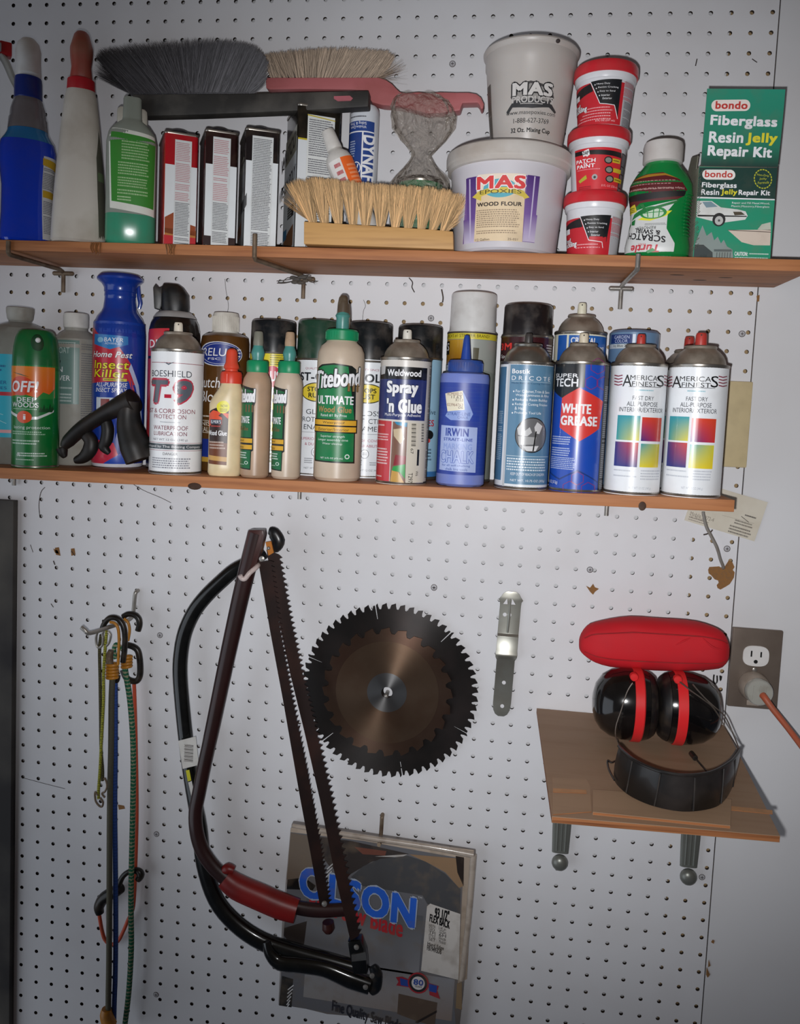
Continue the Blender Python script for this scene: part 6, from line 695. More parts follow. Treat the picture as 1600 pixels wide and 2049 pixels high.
# ------------------------------------------------------------------ brushes
def strands(b, n, base, tip, yb, yt, w, jit, rnd, mi=0, curl=2):
    """n tapering bristles from a base polyline to a tip polyline (both lists of (x,z))"""
    def at(L, t):
        k = t*(len(L)-1); i = min(int(k), len(L)-2); f = k-i
        return L[i][0]*(1-f)+L[i+1][0]*f, L[i][1]*(1-f)+L[i+1][1]*f
    for _ in range(n):
        t = rnd.random(); x0, z0 = at(base, t); x1, z1 = at(tip, min(1, max(0, t+rnd.gauss(0, .012))))
        ya = yb[0]+(yb[1]-yb[0])*rnd.random(); yy = yt[0]+(yt[1]-yt[0])*((ya-yb[0])/(yb[1]-yb[0])*.8+rnd.random()*.2)
        k = 1-abs(rnd.gauss(0, jit)); x1 = x0+(x1-x0)*k+rnd.gauss(0, curl*.5); z1 = z0+(z1-z0)*k
        m = ((x0+x1)/2+rnd.gauss(0, curl*.4), (ya+yy)/2, (z0+z1)/2)
        o = len(b.v); P = ((x0, ya, z0), m, (x1, yy, z1))
        for q, r in zip(P, (w, w*.85, w*.3)):
            for k in range(3): a = 2*pi*k/3; b.v.append((q[0]+r*cos(a), q[1]+r*sin(a), q[2]))
        if b.c is None: b.c = []
        sh = rnd.choice((.45, .7, .9, 1.1, 1.35, 1.7)); b.c += [[sh*.5, sh*.5, sh*.5, 1]]*9
        for i in (0, 3):
            for k in range(3): b.f.append((o+i+k, o+i+(k+1) % 3, o+i+3+(k+1) % 3, o+i+3+k)); b.m.append(mi)
def xz(L): return [(q[0], q[2]) for q in L]
rb = random.Random(11)
def bristle(name, c):
    m = M(name, c, .5, dirt=0); nt = m.node_tree; b = nt.nodes['Principled BSDF']
    va = nt.nodes.new('ShaderNodeVertexColor'); va.layer_name = 'Col'; mu = nt.nodes.new('ShaderNodeVectorMath'); mu.operation = 'MULTIPLY'; mu.inputs[1].default_value = [2*q for q in lin(c)[:3]]
    nt.links.new(va.outputs[0], mu.inputs[0]); nt.links.new(mu.outputs[0], b.inputs['Base Color']); return m
BRISD = bristle('grey_black_bristle', '#5b5a5e')
BRISP = bristle('dusty_pale_bristle', '#ab9987')
BRIST = bristle('tan_bristle', '#c9a679')
# black counter brush lying on the tins
hx = xz([(196.1,-88.0,554.3),(357.1,-88.0,554.9),(511.5,-88.0,558.0),(512.3,-88.0,537.8),(423.8,-88.0,533.0),(290.9,-88.0,528.1),(212.6,-88.0,526.2),(205.2,-88.0,547.2)])
org = (380, -79, 545)
t = thing('counter_brush', 'grey-black bristled counter brush lying on the tins, black handle to the right', 'brush', (.380, -.079, .545))
b = B(); b.prism(hx, -89, -70); obj('brush_handle', b, M('worn_black_wood', '#2c2a28', .6, dirt=.5, scale=20, dirtcol='#5a5650'), t, bevel=2.5, org=org)
b = B(); b.prism(xz([(467.6,-89.0,550.5),(488.2,-89.0,551.0),(492.2,-89.0,547.9),(489.7,-89.0,544.9),(473.0,-89.0,544.3),(467.7,-89.0,547.4)]), -90, -89.05); obj('hanging_slot', b, plast('#b0606a', .5, .2), t, org=org)
b = B(); strands(b, 6500, xz([(192.4,-80.0,556.6),(354.6,-80.0,557.3)]), xz([(141.2,-80.0,606.8),(148.1,-80.0,614.4),(165.4,-80.0,619.3),(196.5,-80.0,622.8),(237.7,-80.0,624.9),(285.3,-80.0,626.8),(319.0,-80.0,625.8),(345.9,-80.0,622.4),(362.7,-80.0,615.4),(374.4,-80.0,602.8)]), (-87, -72), (-86, -64), .38, .08, rb, curl=3)
strands(b, 300, xz([(192.3,-80.0,557.9),(218.7,-80.0,557.8)]), xz([(138.8,-80.0,582.5),(141.4,-80.0,596.6),(145.4,-80.0,608.1)]), (-87, -72), (-86, -64), .4, .1, rb)
strands(b, 250, xz([(347.9,-80.0,557.3),(355.9,-80.0,557.9)]), xz([(366.2,-80.0,612.2),(378.6,-80.0,596.5),(374.1,-80.0,571.6)]), (-87, -72), (-90, -70), .4, .1, rb)
o = obj('bristles', b, BRISD, t, org=org, smooth=60, fix=False)
# pink counter brush
org = (500, -38, 570)
t = thing('counter_brush', 'pink plastic counter brush with pale bristles and hooked handle', 'brush', (.5, -.038, .57))
PINK = M('faded_pink_plastic', '#b86a6c', .45, dirt=.35, scale=18, dirtcol='#8a4a40')
poly = xz([(365.6,-50.0,587.6),(366.9,-50.0,589.5),(412.4,-50.0,589.2),(479.5,-50.0,588.8),(517.3,-50.0,588.6),(527.3,-50.0,585.4),(535.5,-50.0,580.3),(541.0,-50.0,574.6),(546.4,-50.0,570.1),(554.4,-50.0,568.8),(570.0,-50.0,570.0),(585.7,-50.0,568.7),(598.0,-50.0,569.9),(618.1,-50.0,569.2),(635.5,-50.0,569.2),(645.8,-50.0,567.3),(651.8,-50.0,562.9),(656.1,-50.0,554.7),(655.1,-50.0,549.1),(652.6,-50.0,548.5),(650.4,-50.0,553.5),(647.7,-50.0,556.6),(628.4,-50.0,556.1),(626.7,-50.0,551.0),(625.6,-50.0,546.7),(599.9,-50.0,543.5),(583.7,-50.0,542.9),(573.8,-50.0,545.5),(563.8,-50.0,548.0),(547.2,-50.0,551.8),(540.6,-50.0,552.5),(524.1,-50.0,553.8),(510.7,-50.0,557.0),(505.9,-50.0,562.7),(504.1,-50.0,572.2),(480.1,-50.0,573.6),(413.0,-50.0,574.5),(372.2,-50.0,574.0),(366.6,-50.0,576.0)])
b = B(); b.prism(poly, -50, -31); obj('brush_handle', b, PINK, t, bevel=2.5, org=org)
bx = xz([(370.2,-45.0,590.8),(515.2,-45.0,590.5)]); tp = xz([(361.0,-45.0,619.2),(372.5,-45.0,624.2),(403.1,-45.0,627.1),(436.8,-45.0,629.3),(470.3,-45.0,629.6),(503.6,-45.0,627.3),(523.6,-45.0,624.6),(532.4,-45.0,618.9)])
for i in range(17):
    f0 = (i+.5)/17
    bb = B(); cx = bx[0][0]+(bx[1][0]-bx[0][0])*f0; cz = bx[0][1]+(bx[1][1]-bx[0][1])*f0
    k = f0*(len(tp)-1); j = min(int(k), len(tp)-2); tx, tz = [tp[j][q]*(1-k+j)+tp[j+1][q]*(k-j) for q in (0, 1)]
    strands(bb, 230, [(cx-2.4, cz-1), (cx+2.4, cz-1)], [(tx-6.5, tz), (tx+6.5, tz)], (-46, -34), (-50, -30), .42, .05, rb)
    if i == 16: strands(bb, 60, [(cx, cz), (cx+4, cz)], xz([(543.6,-45.0,618.7),(554.1,-45.0,606.1),(557.0,-45.0,584.0)]), (-46, -34), (-48, -32), .35, .25, rb)
    obj('bristle_tuft', bb, BRISP, t, org=org, smooth=60, fix=False)
# tan block brush at the shelf front
org = (536, -120, 374)
t = thing('block_brush', 'tan bristled brush with plain wooden block standing at the front of the upper shelf', 'brush', (.536, -.120, .3567))
org = (536, -120, 356.7)
b = B(); b.prism(xz([(445.2,-130.0,358.0),(631.3,-130.0,355.0),(629.6,-130.0,376.4),(595.4,-130.0,378.8),(444.3,-130.0,385.4)]), -130, -109)
obj('wooden_block', b, M('blond_wood_block', '#c89a60', .55, dirt=.35, scale=9, dirtcol='#946838', stretch=(1, 20, 20), bump=.06), t, bevel=1.2, org=org)
base = xz([(453.6,-120.0,386.6),(468.2,-120.0,386.2),(486.0,-120.0,385.8),(504.4,-120.0,384.9),(520.2,-120.0,383.9),(539.0,-120.0,383.0),(557.2,-120.0,382.1),(572.7,-120.0,381.2),(589.5,-120.0,380.2),(603.1,-120.0,379.2),(617.3,-120.0,378.3)]); top = xz([(433.2,-120.0,437.0),(455.4,-120.0,439.7),(475.7,-120.0,438.6),(496.6,-120.0,436.4),(518.1,-120.0,434.2),(537.5,-120.0,432.6),(557.4,-120.0,431.6),(576.0,-120.0,430.6),(595.8,-120.0,429.6),(614.9,-120.0,426.8),(634.1,-120.0,422.2)])
for row, yb in enumerate((-125, -115)):
    for i, ((x0, z0), (x1, z1)) in enumerate(zip(base, top)):
        bb = B(); w = 8 + (3 if i in (0, 10) else 0)
        strands(bb, 380, [(x0-3.4, z0-1.5), (x0+3.4, z0-1.5)], [(x1-w-3, z1+(-5 if i == 0 else 0)), (x1, z1+1.5), (x1+w+3, z1-(3 if i == 10 else 0))], (yb-3.5, yb+3.5), (yb-6, yb+6), .36, .06, rb, curl=2.2)
        if i == 0: strands(bb, 30, [(x0-2, z0), (x0, z0)], [(x1-24, z1-26), (x1-17, z1-5)], (yb-3, yb+3), (yb-5, yb+5), .3, .2, rb)
        if i == 10: strands(bb, 30, [(x0, z0), (x0+2, z0)], [(x1+12, z1), (x1+22, z1-18)], (yb-3, yb+3), (yb-5, yb+5), .3, .2, rb)
        obj('bristle_tuft', bb, BRIST, t, org=org, smooth=60, fix=False)

# caulk tube, orange bottle, bagged can
q = [(500.1,-45.0,553.0),(507.1,-45.0,387.7)]
X = q[0][0]*.001; Ht = q[0][2]-zup(X)*1000-.6
t = thing('caulk_tube', 'blue and white caulk tube standing upside down behind the brushes', 'tube', (X, -.045, zup(X)+.0006), face(X, -.045, 3))
b = B(); b.lathe([(18, 0), (19.4, 1), (19.4, Ht-10), (18.8, Ht-5), (16.5, Ht-1.5), (13, Ht-.2), (6, Ht)], 56); obj('tube_body', b, M('white_squeeze_tube', '#d8dce2', .3, dirt=.06, coat=.3), t)
label(ART['dynaflex'], lambda th, v, l, f=wrap_surface([(0, 19.4, 19.4), (400, 19.4, 19.4)]): f(th, v+Ht-112, l), t, INK_PLASTIC, scale=(19, 1))
q = [(520.4,-91.0,373.4),(461.3,-91.0,507.2)]
dx, dz = q[1][0]-q[0][0], q[1][2]-q[0][2]; L = hypot(dx, dz); an = atan2(dx, dz)
t = thing('glue_bottle', 'small white bottle with orange label leaning left behind the tan brush', 'glue bottle', (q[0][0]*.001, -.091, q[0][2]*.001), 0)
TR = Matrix.Rotation(an, 4, 'Y')
b = B(); b.loft([(0, 15, 13), (2, 17.5, 15), (L-42, 17.5, 15), (L-34, 15, 13.5), (L-29, 10, 10), (L-24, 8, 8)], 48, T=TR); obj('bottle_body', b, M('white_bottle_plastic', '#d4d0ca', .35, dirt=.15, sub=.1), t)
b = B(); b.lathe([(9.6, L-26), (10, L-25), (8.4, L-1.5), (7.6, L)], 32, T=TR); obj('bottle_cap', b, plast('#d8d4ce', .45, .15), t)
lf = wrap_surface([(0, 17.5, 15), (300, 17.5, 15)]); a9 = .5
label(ART['orangeb'], lambda th, v, l: tuple(TR @ Vector(lf(th+a9, L-99+v, l))), t, INK_PLASTIC, scale=(17, 1))
t = thing('bagged_can', 'green-labelled can tied up inside a crumpled clear plastic bag', 'bagged can', (.5785, -.052, zup(.58)+.0006), 0)
b = B(); b.lathe([(26, .6), (28, 1), (28, 98), (28.6, 99), (28.4, 101), (26, 101), (25, 99.5), (10, 99.5)], 48, sx=1.05); obj('can_body', b, CANM, t)
b = B(); b.lathe([(29.2*1.0, 4), (29.4, 5), (29.4, 95), (29.2, 96)], 48, sx=1.03); obj('label', b, plast('#3c8a5c', .4, .2), t)
b = B(); rn = random.Random(5)
secs = [(1, 34, 30), (10, 37, 33), (50, 37, 33), (80, 38, 32), (98, 37, 30), (108, 31, 25), (118, 22, 17), (128, 15, 10), (134, 12, 8), (140, 16, 9, 2, 2), (152, 28, 13, 2, 2), (168, 38, 16, 2, 1), (184, 41, 17, 2, 0), (196, 40, 16, 2, -2), (206, 34, 12, 2, -6), (212, 24, 7, 2, -10)]
NN = 72; ph = [rn.uniform(0, 6.28) for _ in range(9)]
for (z, rx, ry, *e) in secs:
    cx = e[1] if len(e) > 1 else 0
    for k in range(NN):
        a = 2*pi*k/NN; d = 1 + .045*sin(7*a+ph[0]+z*.05) + .05*sin(11*a+ph[1]-z*.07) + .04*sin(19*a+ph[2]+z*.11) + rn.gauss(0, .03)
        b.v.append((cx+rx*d*cos(a), ry*d*sin(a), z + (2.5*sin(5*a+ph[3]) if z > 100 else 0)))
for i in range(len(secs)-1):
    for k in range(NN): a, c = i*NN+k, i*NN+(k+1) % NN; b.f.append((a, c, c+NN, a+NN)); b.m.append(0)
BAG = bpy.data.materials.new('crumpled_clear_film'); BAG.use_nodes = True
nt = BAG.node_tree; nt.nodes.clear(); out = nt.nodes.new('ShaderNodeOutputMaterial'); mx = nt.nodes.new('ShaderNodeMixShader'); tr = nt.nodes.new('ShaderNodeBsdfTransparent'); pr = nt.nodes.new('ShaderNodeBsdfPrincipled')
pr.inputs['Base Color'].default_value = lin('#c0b6ac'); pr.inputs['Roughness'].default_value = .12; pr.inputs['Specular IOR Level'].default_value = .9; tr.inputs[0].default_value = (.93, .92, .9, 1)
ns = nt.nodes.new('ShaderNodeTexNoise'); ns.inputs['Scale'].default_value = 38; ns.inputs['Detail'].default_value = 3; ns.inputs['Distortion'].default_value = 1.5
bp = nt.nodes.new('ShaderNodeBump'); bp.inputs['Strength'].default_value = 1; bp.inputs['Distance'].default_value = .03
tcn = nt.nodes.new('ShaderNodeTexCoord'); nt.links.new(tcn.outputs['Object'], ns.inputs['Vector']); nt.links.new(ns.outputs['Fac'], bp.inputs['Height']); nt.links.new(bp.outputs[0], pr.inputs['Normal'])
mx.inputs[0].default_value = .28
nt.links.new(tr.outputs[0], mx.inputs[1]); nt.links.new(pr.outputs[0], mx.inputs[2]); nt.links.new(mx.outputs[0], out.inputs[0])
obj('plastic_bag', b, BAG, t, smooth=18, fix=False)

# ------------------------------------------------------------------ tubs
TUBP = M('white_tub_plastic', '#cfcbd0', .38, dirt=.12, scale=12, dirtcol='#a08c80', sub=.1)
Xt, Yt = .6925, -.081
t = up_t('plastic_tub', 'wide white lidded tub with purple and cream label, carrying the mixing cup', 'tub', Xt, Yt, 0); t.scale.z = .87
S = [(0, 60, 60), (3, 63.5, 63.5), (20, 64.5, 64.5), (110, 71.5, 71.5), (124, 72.5, 72.5)]
b = B(); b.lathe([(q[1], q[0]) for q in S] + [(72, 128), (60, 128)], 80); obj('tub_body', b, TUBP, t)
b = B(); b.lathe([(73.5, 116), (76, 117), (76.4, 124), (78, 126), (78.4, 136), (77.6, 140.5), (75, 143), (71, 143.4), (69.5, 141), (20, 140.5)], 80); obj('tub_lid', b, M('dusty_tub_lid', '#c8c2bc', .42, dirt=.35, scale=14, dirtcol='#94806c'), t)
label(ART['tub'], wrap_surface(S), t, INK_PAPER, scale=(66, 1))
zt = zup(Xt)+.0006+.1251
t = thing('mixing_cup', 'tall cloudy white mixing cup with black printing, standing on the wide tub', 'cup', (.7125, -.079, zt), face(.7125, -.079)); t.scale.z = .91
S = [(0, 42, 42), (2, 43, 43), (60, 49.5, 49.5), (112, 54, 54), (116, 55, 55)]
b = B(); b.shell([(1, 1), (42, 0), (43, 2), (49.5, 60), (54, 112), (55.5, 115), (56, 128), (58.5, 131), (59, 134), (57.5, 136.5), (55, 136), (54.2, 130), (53, 113), (48, 60), (41.5, 4), (1, 3)], 80); b.f.append(tuple(range(80))[::-1]); b.m.append(0)
o = obj('cup_body', b, M('cloudy_cup_plastic', '#cdc6c0', .35, dirt=.2, scale=10, dirtcol='#94877c', sub=.25, trans=.15), t)
b = B(); b.ball((30, -52, 130), 2.6); obj('rim_spot', b, DARK, o)
label(ART['cup'], wrap_surface(S), t, M('x', '#fff') if 0 else INK_PLASTIC, scale=(49, 1))
REDL = M('red_tub_lid', '#cf2a34', .35, dirt=.15, dirtcol='#8a5048', coat=.3)
WT = M('white_small_tub', '#dcdce0', .32, dirt=.06, coat=.2)
def small_tub(lab, X, Y, z, art, s=1, extra=0):
    t = thing('spackling_tub', lab, 'tub', (X, Y, z), face(X, Y, extra), 'stack of small red-lidded tubs'); t.scale.z = .935
    S = [(0, 28.5*s, 28.5*s), (58, 33*s, 33*s)]
    b = B(); b.lathe([(26.5*s, 0), (28.2*s, .6), (28.6*s, 3), (32.6*s, 58), (34*s, 59), (35*s, 62), (35.4*s, 67), (34*s, 69)], 64); obj('tub_body', b, WT, t)
    b = B(); b.lathe([(35.4*s, 65.5), (37*s, 66.5), (37.2*s, 72), (36.8*s, 78), (35.5*s, 80), (33.5*s, 80.2), (32*s, 78), (10, 77.4)], 64); obj('tub_lid', b, REDL, t)
    label(art, wrap_surface(S), t, INK_PLASTIC, scale=(31*s, 1)); return t
z0 = zup(.8)+.0006
small_tub('small white tub with red lid at the bottom of the stack of three', .7990, -.094, z0, ART['dap1'], 1.02)
small_tub('small red-labelled patching tub with red lid, middle of the stack of three', .7995, -.093, z0+.0751, ART['dap2'], 1.02)
small_tub('small white tub with red lid at the top of the stack of three', .8030, -.093, z0+.1502, ART['dap3'], 1.03)

# ------------------------------------------------------------------ green polish bottle standing on its cap... cap up
t = up_t('polish_bottle', 'shiny green waisted bottle with its label upside down and white cap', 'bottle', .8752, -.100, 0); t.scale.z = .947
S = [(0, 33, 17, 2.4), (4, 37, 20, 2.6), (14, 37.6, 21, 2.5), (30, 35, 20.5, 2.3), (46, 32.8, 20, 2.3), (60, 33.5, 20, 2.3), (80, 37, 21, 2.3), (92, 36, 21, 2.2), (104, 30, 19, 2.1), (112, 24, 18), (118, 20, 17), (120, 19, 17)]
b = B(); b.loft(S, 72); obj('bottle_body', b, M('glossy_green_plastic', '#0c7a3a', .18, dirt=.04, coat=.6), t)
b = B(); b.lathe([(21.5, 119), (23, 120), (23.2, 139), (22, 144), (19.5, 145.6), (10, 146)], 56); obj('bottle_cap', b, M('scuffed_white_cap', '#d0ccc8', .45, dirt=.25, dirtcol='#8c7868', scale=18), t)
b = B()
for k in range(13):
    z = 28+k*4.2; rx = 35.5+1.0*((k-5)/6)**2; b.tube([(rx-7, -15.5, z), (rx-2.4, -9.5, z), (rx-.4, -3, z)], 1.1, 8, smooth=3)
obj('grip_ribs', b, MATS['glossy_green_plastic'], t)
label(ART['turtle'], wrap_surface(S), t, INK_PLASTIC, scale=(35, 1), vs=7)

# ------------------------------------------------------------------ repair kit carton with open flap
fq = [(914.2,-118.0,352.9),(1002.6,-118.0,353.3)]
X0, X1 = fq[0][0], fq[1][0]; Wb = (X1-X0)*1.0
t = thing('repair_kit_box', 'green cardboard repair kit box with its front flap standing open', 'box', (X0*.001, -.118, zup(X0*.001)+.0008), 2)
b = B(); b.box(0, Wb, 0, 62, 0, 106); bb = obj('carton', b, M('kit_cardboard', '#8a8878', .7, dirt=.2), t, bevel=.6)
label(ART['bondo'], lambda th, v, l: (Wb/2+th*Wb/2, -l, v), t, INK_PAPER, curved=False, scale=(Wb/2, 1), name='front_print')
label(ART['bondo_side'], lambda th, v, l: (-l, 31-th*30, v), t, INK_PAPER, curved=False, scale=(30, 1), name='side_print')
def flap(th, v, l): k = v/86; return (Wb/2+th*(Wb/2-.5)+1, -l+(-5*sin(k*1.5)), 106.4+v)
b = B(); N = 8
for i in range(N+1):
    v = 86*i/N
    for th in (-1, 1):
        for l in (0, -.9): q = flap(th, v, l); b.v.append(q)
for i in range(N):
    o = i*4
    for a, c in ((0, 2), (2, 3), (3, 1), (1, 0)): b.f.append((o+a, o+c, o+4+c, o+4+a)); b.m.append(0)
b.f += [(0, 1, 3, 2), (N*4, N*4+2, N*4+3, N*4+1)]; b.m += [0, 0]
obj('open_flap', b, M('kit_card_edge', '#8a7c74', .7), t, smooth=0)
label(ART['bondo_flap'], flap, t, INK_PAPER, curved=False, vs=8, scale=(Wb/2, 1), name='flap_print')
b = B(); b.prism([(-.4, 70), (-4, 96), (-2.4, 121), (4, 106), (0, 104)], 20, 21); b.v = [(v[0]-1+0*v[1], v[1], v[2]) for v in b.v]
b = B(); b.add([(-.6, 12, 106), (-.6, 58, 106), (3, 54, 132), (1, 14, 122), (.2, 12, 106), (.2, 58, 106), (3.8, 54, 132), (1.8, 14, 122)], [(0,1,2,3), (7,6,5,4), (0,4,5,1), (1,5,6,2), (2,6,7,3), (3,7,4,0)]); obj('side_flap', b, M('kit_cardboard', '#8a8878'), t, smooth=0)

# ------------------------------------------------------------------ things fixed to the wall at the right
BEIGE = M('beige_plate', '#c9b890', .45, dirt=.12, dirtcol='#8c7c60')
b = B(); b.box(956, 1026, -5.5, -.5, 101, 215); tag(obj('blank_cover_plate', b, BEIGE, bevel=2.2), 'beige blank cover plate on the pegboard edge behind the rightmost spray can', 'cover plate')
t = thing('business_card', 'old cream business card with small print stuck over the pegboard edge under the lower shelf', 'card', (.9980, -.0012, .0145), 0)
TC = Matrix.Rotation(radians(13.9), 4, 'Y')
b = B(); b.box(-47.5, 47.5, -.5, 0, 0, 55, 0, TC); obj('card_sheet', b, M('aged_card', '#cfc8b8', .6, dirt=.2, dirtcol='#a08c70', scale=25), t, smooth=0)
label(ART['card'], lambda th, v, l: tuple(TC @ Vector((th*47, -.5-l, v))), t, INK_PAPER, curved=False, scale=(47, 1), base=.05)
CAB = M('grey_cable', '#807c76', .5, dirt=.25)
b = B(); b.tube([(973.2,-12.0,40.1),(973.8,-12.0,36.1),(978.5,-12.0,20.4),(985.4,-12.0,8.3),(994.0,-12.0,-7.0)]+[(1001.1,-6.0,-23.2)]+[(1007.4,0.0,-36.2)]+[(994.5, 8, -24.5)], 2.1, 12, smooth=6)
cab = tag(obj('wall_cable', b, CAB), 'grey cable curving from under the lower shelf end into a torn hole in the pegboard', 'cable')
b = B(); b.tube([(976.4,-9.0,8.9),(979.6,-9.0,9.7),(984.5,-9.0,12.1),(987.5,-9.0,16.3)], .9, 8, smooth=3); obj('cable_staple', b, DARK, cab)

PLATE = M('brown_steel_plate', '#7c7066', .38, .4, dirt=.3, dirtcol='#5a4a40', scale=20)
t = thing('wall_outlet', 'brown metal outlet plate with one white socket free and a plug in the lower one', 'outlet', (1.0567, -.0005, -.169), 0)
b = B(); b.box(-32.4, 32.4, -6, .4, -54.5, 54.5); obj('cover_plate', b, PLATE, t, bevel=2.2, seg=3)
q = [(1056.2,-6.0,-151.3),(1056.0,-6.0,-170.2),(1055.3,-6.0,-191.7)]
ox, oz = q[0][0]-1056.7, q[0][2]+169
b = B(); b.loft([(0, 17, 14.2, 3), (1.2, 16.6, 13.8, 3)], 40, T=Matrix.Translation((ox, -5.8, oz)) @ Matrix.Rotation(pi/2, 4, 'X')); o = obj('socket', b, M('white_socket', '#e0dedc', .35, dirt=.06), t)
b = B(); b.box(ox-7.2, ox-5.2, -7.3, -6.6, oz-1, oz+7); b.box(ox+5.2, ox+7.2, -7.3, -6.6, oz-1, oz+6.4); b.lathe([(2.6, 0), (2.6, .4)], 20, T=Matrix.Translation((ox, -6.9, oz-7.5)) @ Matrix.Rotation(pi/2, 4, 'X')); obj('socket_slots', b, M('black_slot', '#0a0a0a', .8), o, smooth=0)
b = B(); b.lathe([(3.4, 0), (3.2, .8), (2, 1.4), (.1, 1.5)], 20, T=Matrix.Translation((q[1][0]-1056.7, -5.9, q[1][2]+169)) @ Matrix.Rotation(pi/2, 4, 'X')); obj('plate_screw', b, STEEL, t)
px, pz = q[2][0]-1056.7, q[2][2]+169
t2 = thing('plug_adapter', 'round grey plug adapter in the lower socket of the brown outlet plate', 'plug', ((1056.7+px)*.001, -.0068, (pz-169)*.001), 0)
RX = Matrix.Rotation(pi/2, 4, 'X')
b = B(); b.lathe([(19.5, 0), (20, 3), (19, 12), (18, 18), (17, 20)], 44, T=RX); obj('adapter_body', b, M('grey_adapter', '#a09488', .45, dirt=.2), t2)
b = B(); b.lathe([(17, 20.2), (17.4, 22), (17.2, 29), (15.8, 31), (6, 31.4)], 44, T=RX); o = obj('plug_face', b, M('cloudy_plug', '#a8a8a0', .2, dirt=.25, coat=.5), t2)
b = B()
for dx in (-8, 0, 8): b.box(dx-1, dx+1, -32.2, -31, -9, 9)
obj('plug_ribs', b, MATS['cloudy_plug'], o, smooth=0)
b = B(); b.box(-8, 8, -6, -.2, -26, -19); obj('ground_tab', b, M('grey_adapter', '#a09488'), t2, bevel=1)
b = B(); b.tube([((1056.7+px)+3, -39.5, pz-169-2)]+[(1059.9,-44.0,-195.8)]+[(1067.5,-52.0,-206.2)]+[(1081.4,-70.0,-223.1)]+[(1091.8,-92.0,-237.2)]+[(1107.2,-130.0,-258.3)]+[(1131.9,-200.0,-295.9)], [4.6, 4.2, 3.8, 3.8, 3.8], 14, smooth=6)
tag(obj('extension_cord', b, M('orange_cord', '#b0583c', .5, dirt=.25, dirtcol='#8a6a54')), 'dusty orange power cord leading from the plug off to the right', 'cord')

# hasp plate
t = thing('metal_hasp', 'thin zinc hasp bracket hung on the pegboard between saw blades and red pouch', 'bracket', (.7245, -.001, -.178), 0)
ZN = M('zinc_plate', '#94948c', .34, .6, dirt=.25, dirtcol='#6a5a48', scale=25)
def strip(w, pts, th=1.6):   # pts: (z, y, halfwidth) down the strip
    b = B(); n = len(pts)
    for z, y, hw in pts:
        b.v += [(-hw, y, z), (hw, y, z), (hw, y-th, z), (-hw, y-th, z)]
    for i in range(n-1):
        for k in range(4): a, c = i*4+k, i*4+(k+1) % 4; b.f.append((a, c, c+4, a+4)); b.m.append(0)
    b.f += [(0, 1, 2, 3)[::-1], (n*4-4, n*4-3, n*4-2, n*4-1)]; b.m += [0, 0]
    b.v = [(x + w*z, y, z) for x, y, z in b.v]; return b
b = strip(.03, [(90, -1, 6), (87, -1, 11), (82, -1, 14), (78, -1, 17), (75, -1, 15), (70, -1, 14.6), (30, -1, 14.6), (27, -5, 14.6), (8, -6, 14.6), (3, -9, 15), (0, -9, 15), (-3, -6, 14.6), (-5, -4, 14), (-8, -1.5, 12.6), (-70, -1, 12.6), (-80, -1, 11.5), (-86, -1, 8.5), (-89, -1, 4)])
h = obj('hasp_strip', b, ZN, t, smooth=50, bevel=.3)
for z, x in ((57, -5), (57, 1.5), (-40, -1), (-74, -1.5)):
    b = B(); b.lathe([(2.7, 0), (2.7, .35)], 20, T=Matrix.Translation((x, -2.6, z)) @ RX); obj('screw_hole', b, PEG, h)
b = B(); b.prism([(-8, 72), (-3, 80), (-2, 72)], -3, -2.65); b.prism([(3, 72), (4, 80), (9, 72)], -3, -2.65); obj('cutout', b, PEG, h, smooth=0)
b = B(); b.tube([(1.5, -3, 80), (1, -3.4, 55), (0, -3.2, 32)], [.5, 2, 1.6], 10, smooth=4); obj('pressed_rib', b, ZN, h)

# ------------------------------------------------------------------ little plywood shelf on two brackets
PLY = M('plywood_face', '#957a62', .65, dirt=.18, scale=10, dirtcol='#7c5c40', stretch=(1, 8, 8), bump=.05)
EDGE = M('plywood_edge', '#9c643c', .7, dirt=.8, scale=9, dirtcol='#6c3c1c', stretch=(.6, 8, 30), bump=.3)
t = thing('corner_shelf', 'small plywood shelf on two metal brackets holding the ear defenders', 'shelf', (.890, -.15, -.2565), 0)
org = (890, -150, -256.5)
def plate(b, poly, z0, z1):
    n = len(poly); o = len(b.v)
    b.v += [(x, y, z0) for x, y in poly]+[(x, y, z1) for x, y in poly]
    b.f += [tuple(range(o, o+n))[::-1], tuple(range(o+n, o+2*n))]; b.m += [1, 0]
    for i in range(n): b.f.append((o+i, o+(i+1) % n, o+n+(i+1) % n, o+n+i)); b.m.append(1)
b = B(); plate(b, [(771, -1), (773, -313), (1000, -304), (1024, -1)], -258.5, -251.5); obj('shelf_board', b, [PLY, EDGE], t, org=org, smooth=0, bevel=.5)
q = [(821.1,-247.9,-248.0),(970.5,-237.7,-248.0),(952.6,-300.3,-248.0),(815.3,-301.2,-248.0)]
b = B(); plate(b, [(p[0], p[1]) for p in q], -251.4, -248); obj('inset_board', b, [M('plywood_inset', '#9c8066', .65, dirt=.18, scale=12, dirtcol='#806650', stretch=(1, 8, 8)), EDGE], t, org=org, smooth=0, bevel=.4)
q = [(778.8,-222.6,-251.0),(817.3,-218.0,-251.0),(820.0,-235.8,-251.0),(815.0,-295.2,-251.0),(774.0,-310.2,-251.0)]
b = B(); plate(b, [(p[0], p[1]) for p in q], -251.4, -250.6); obj('corner_piece', b, [M('plywood_inset', '#9c8066'), EDGE], t, org=org, smooth=0)
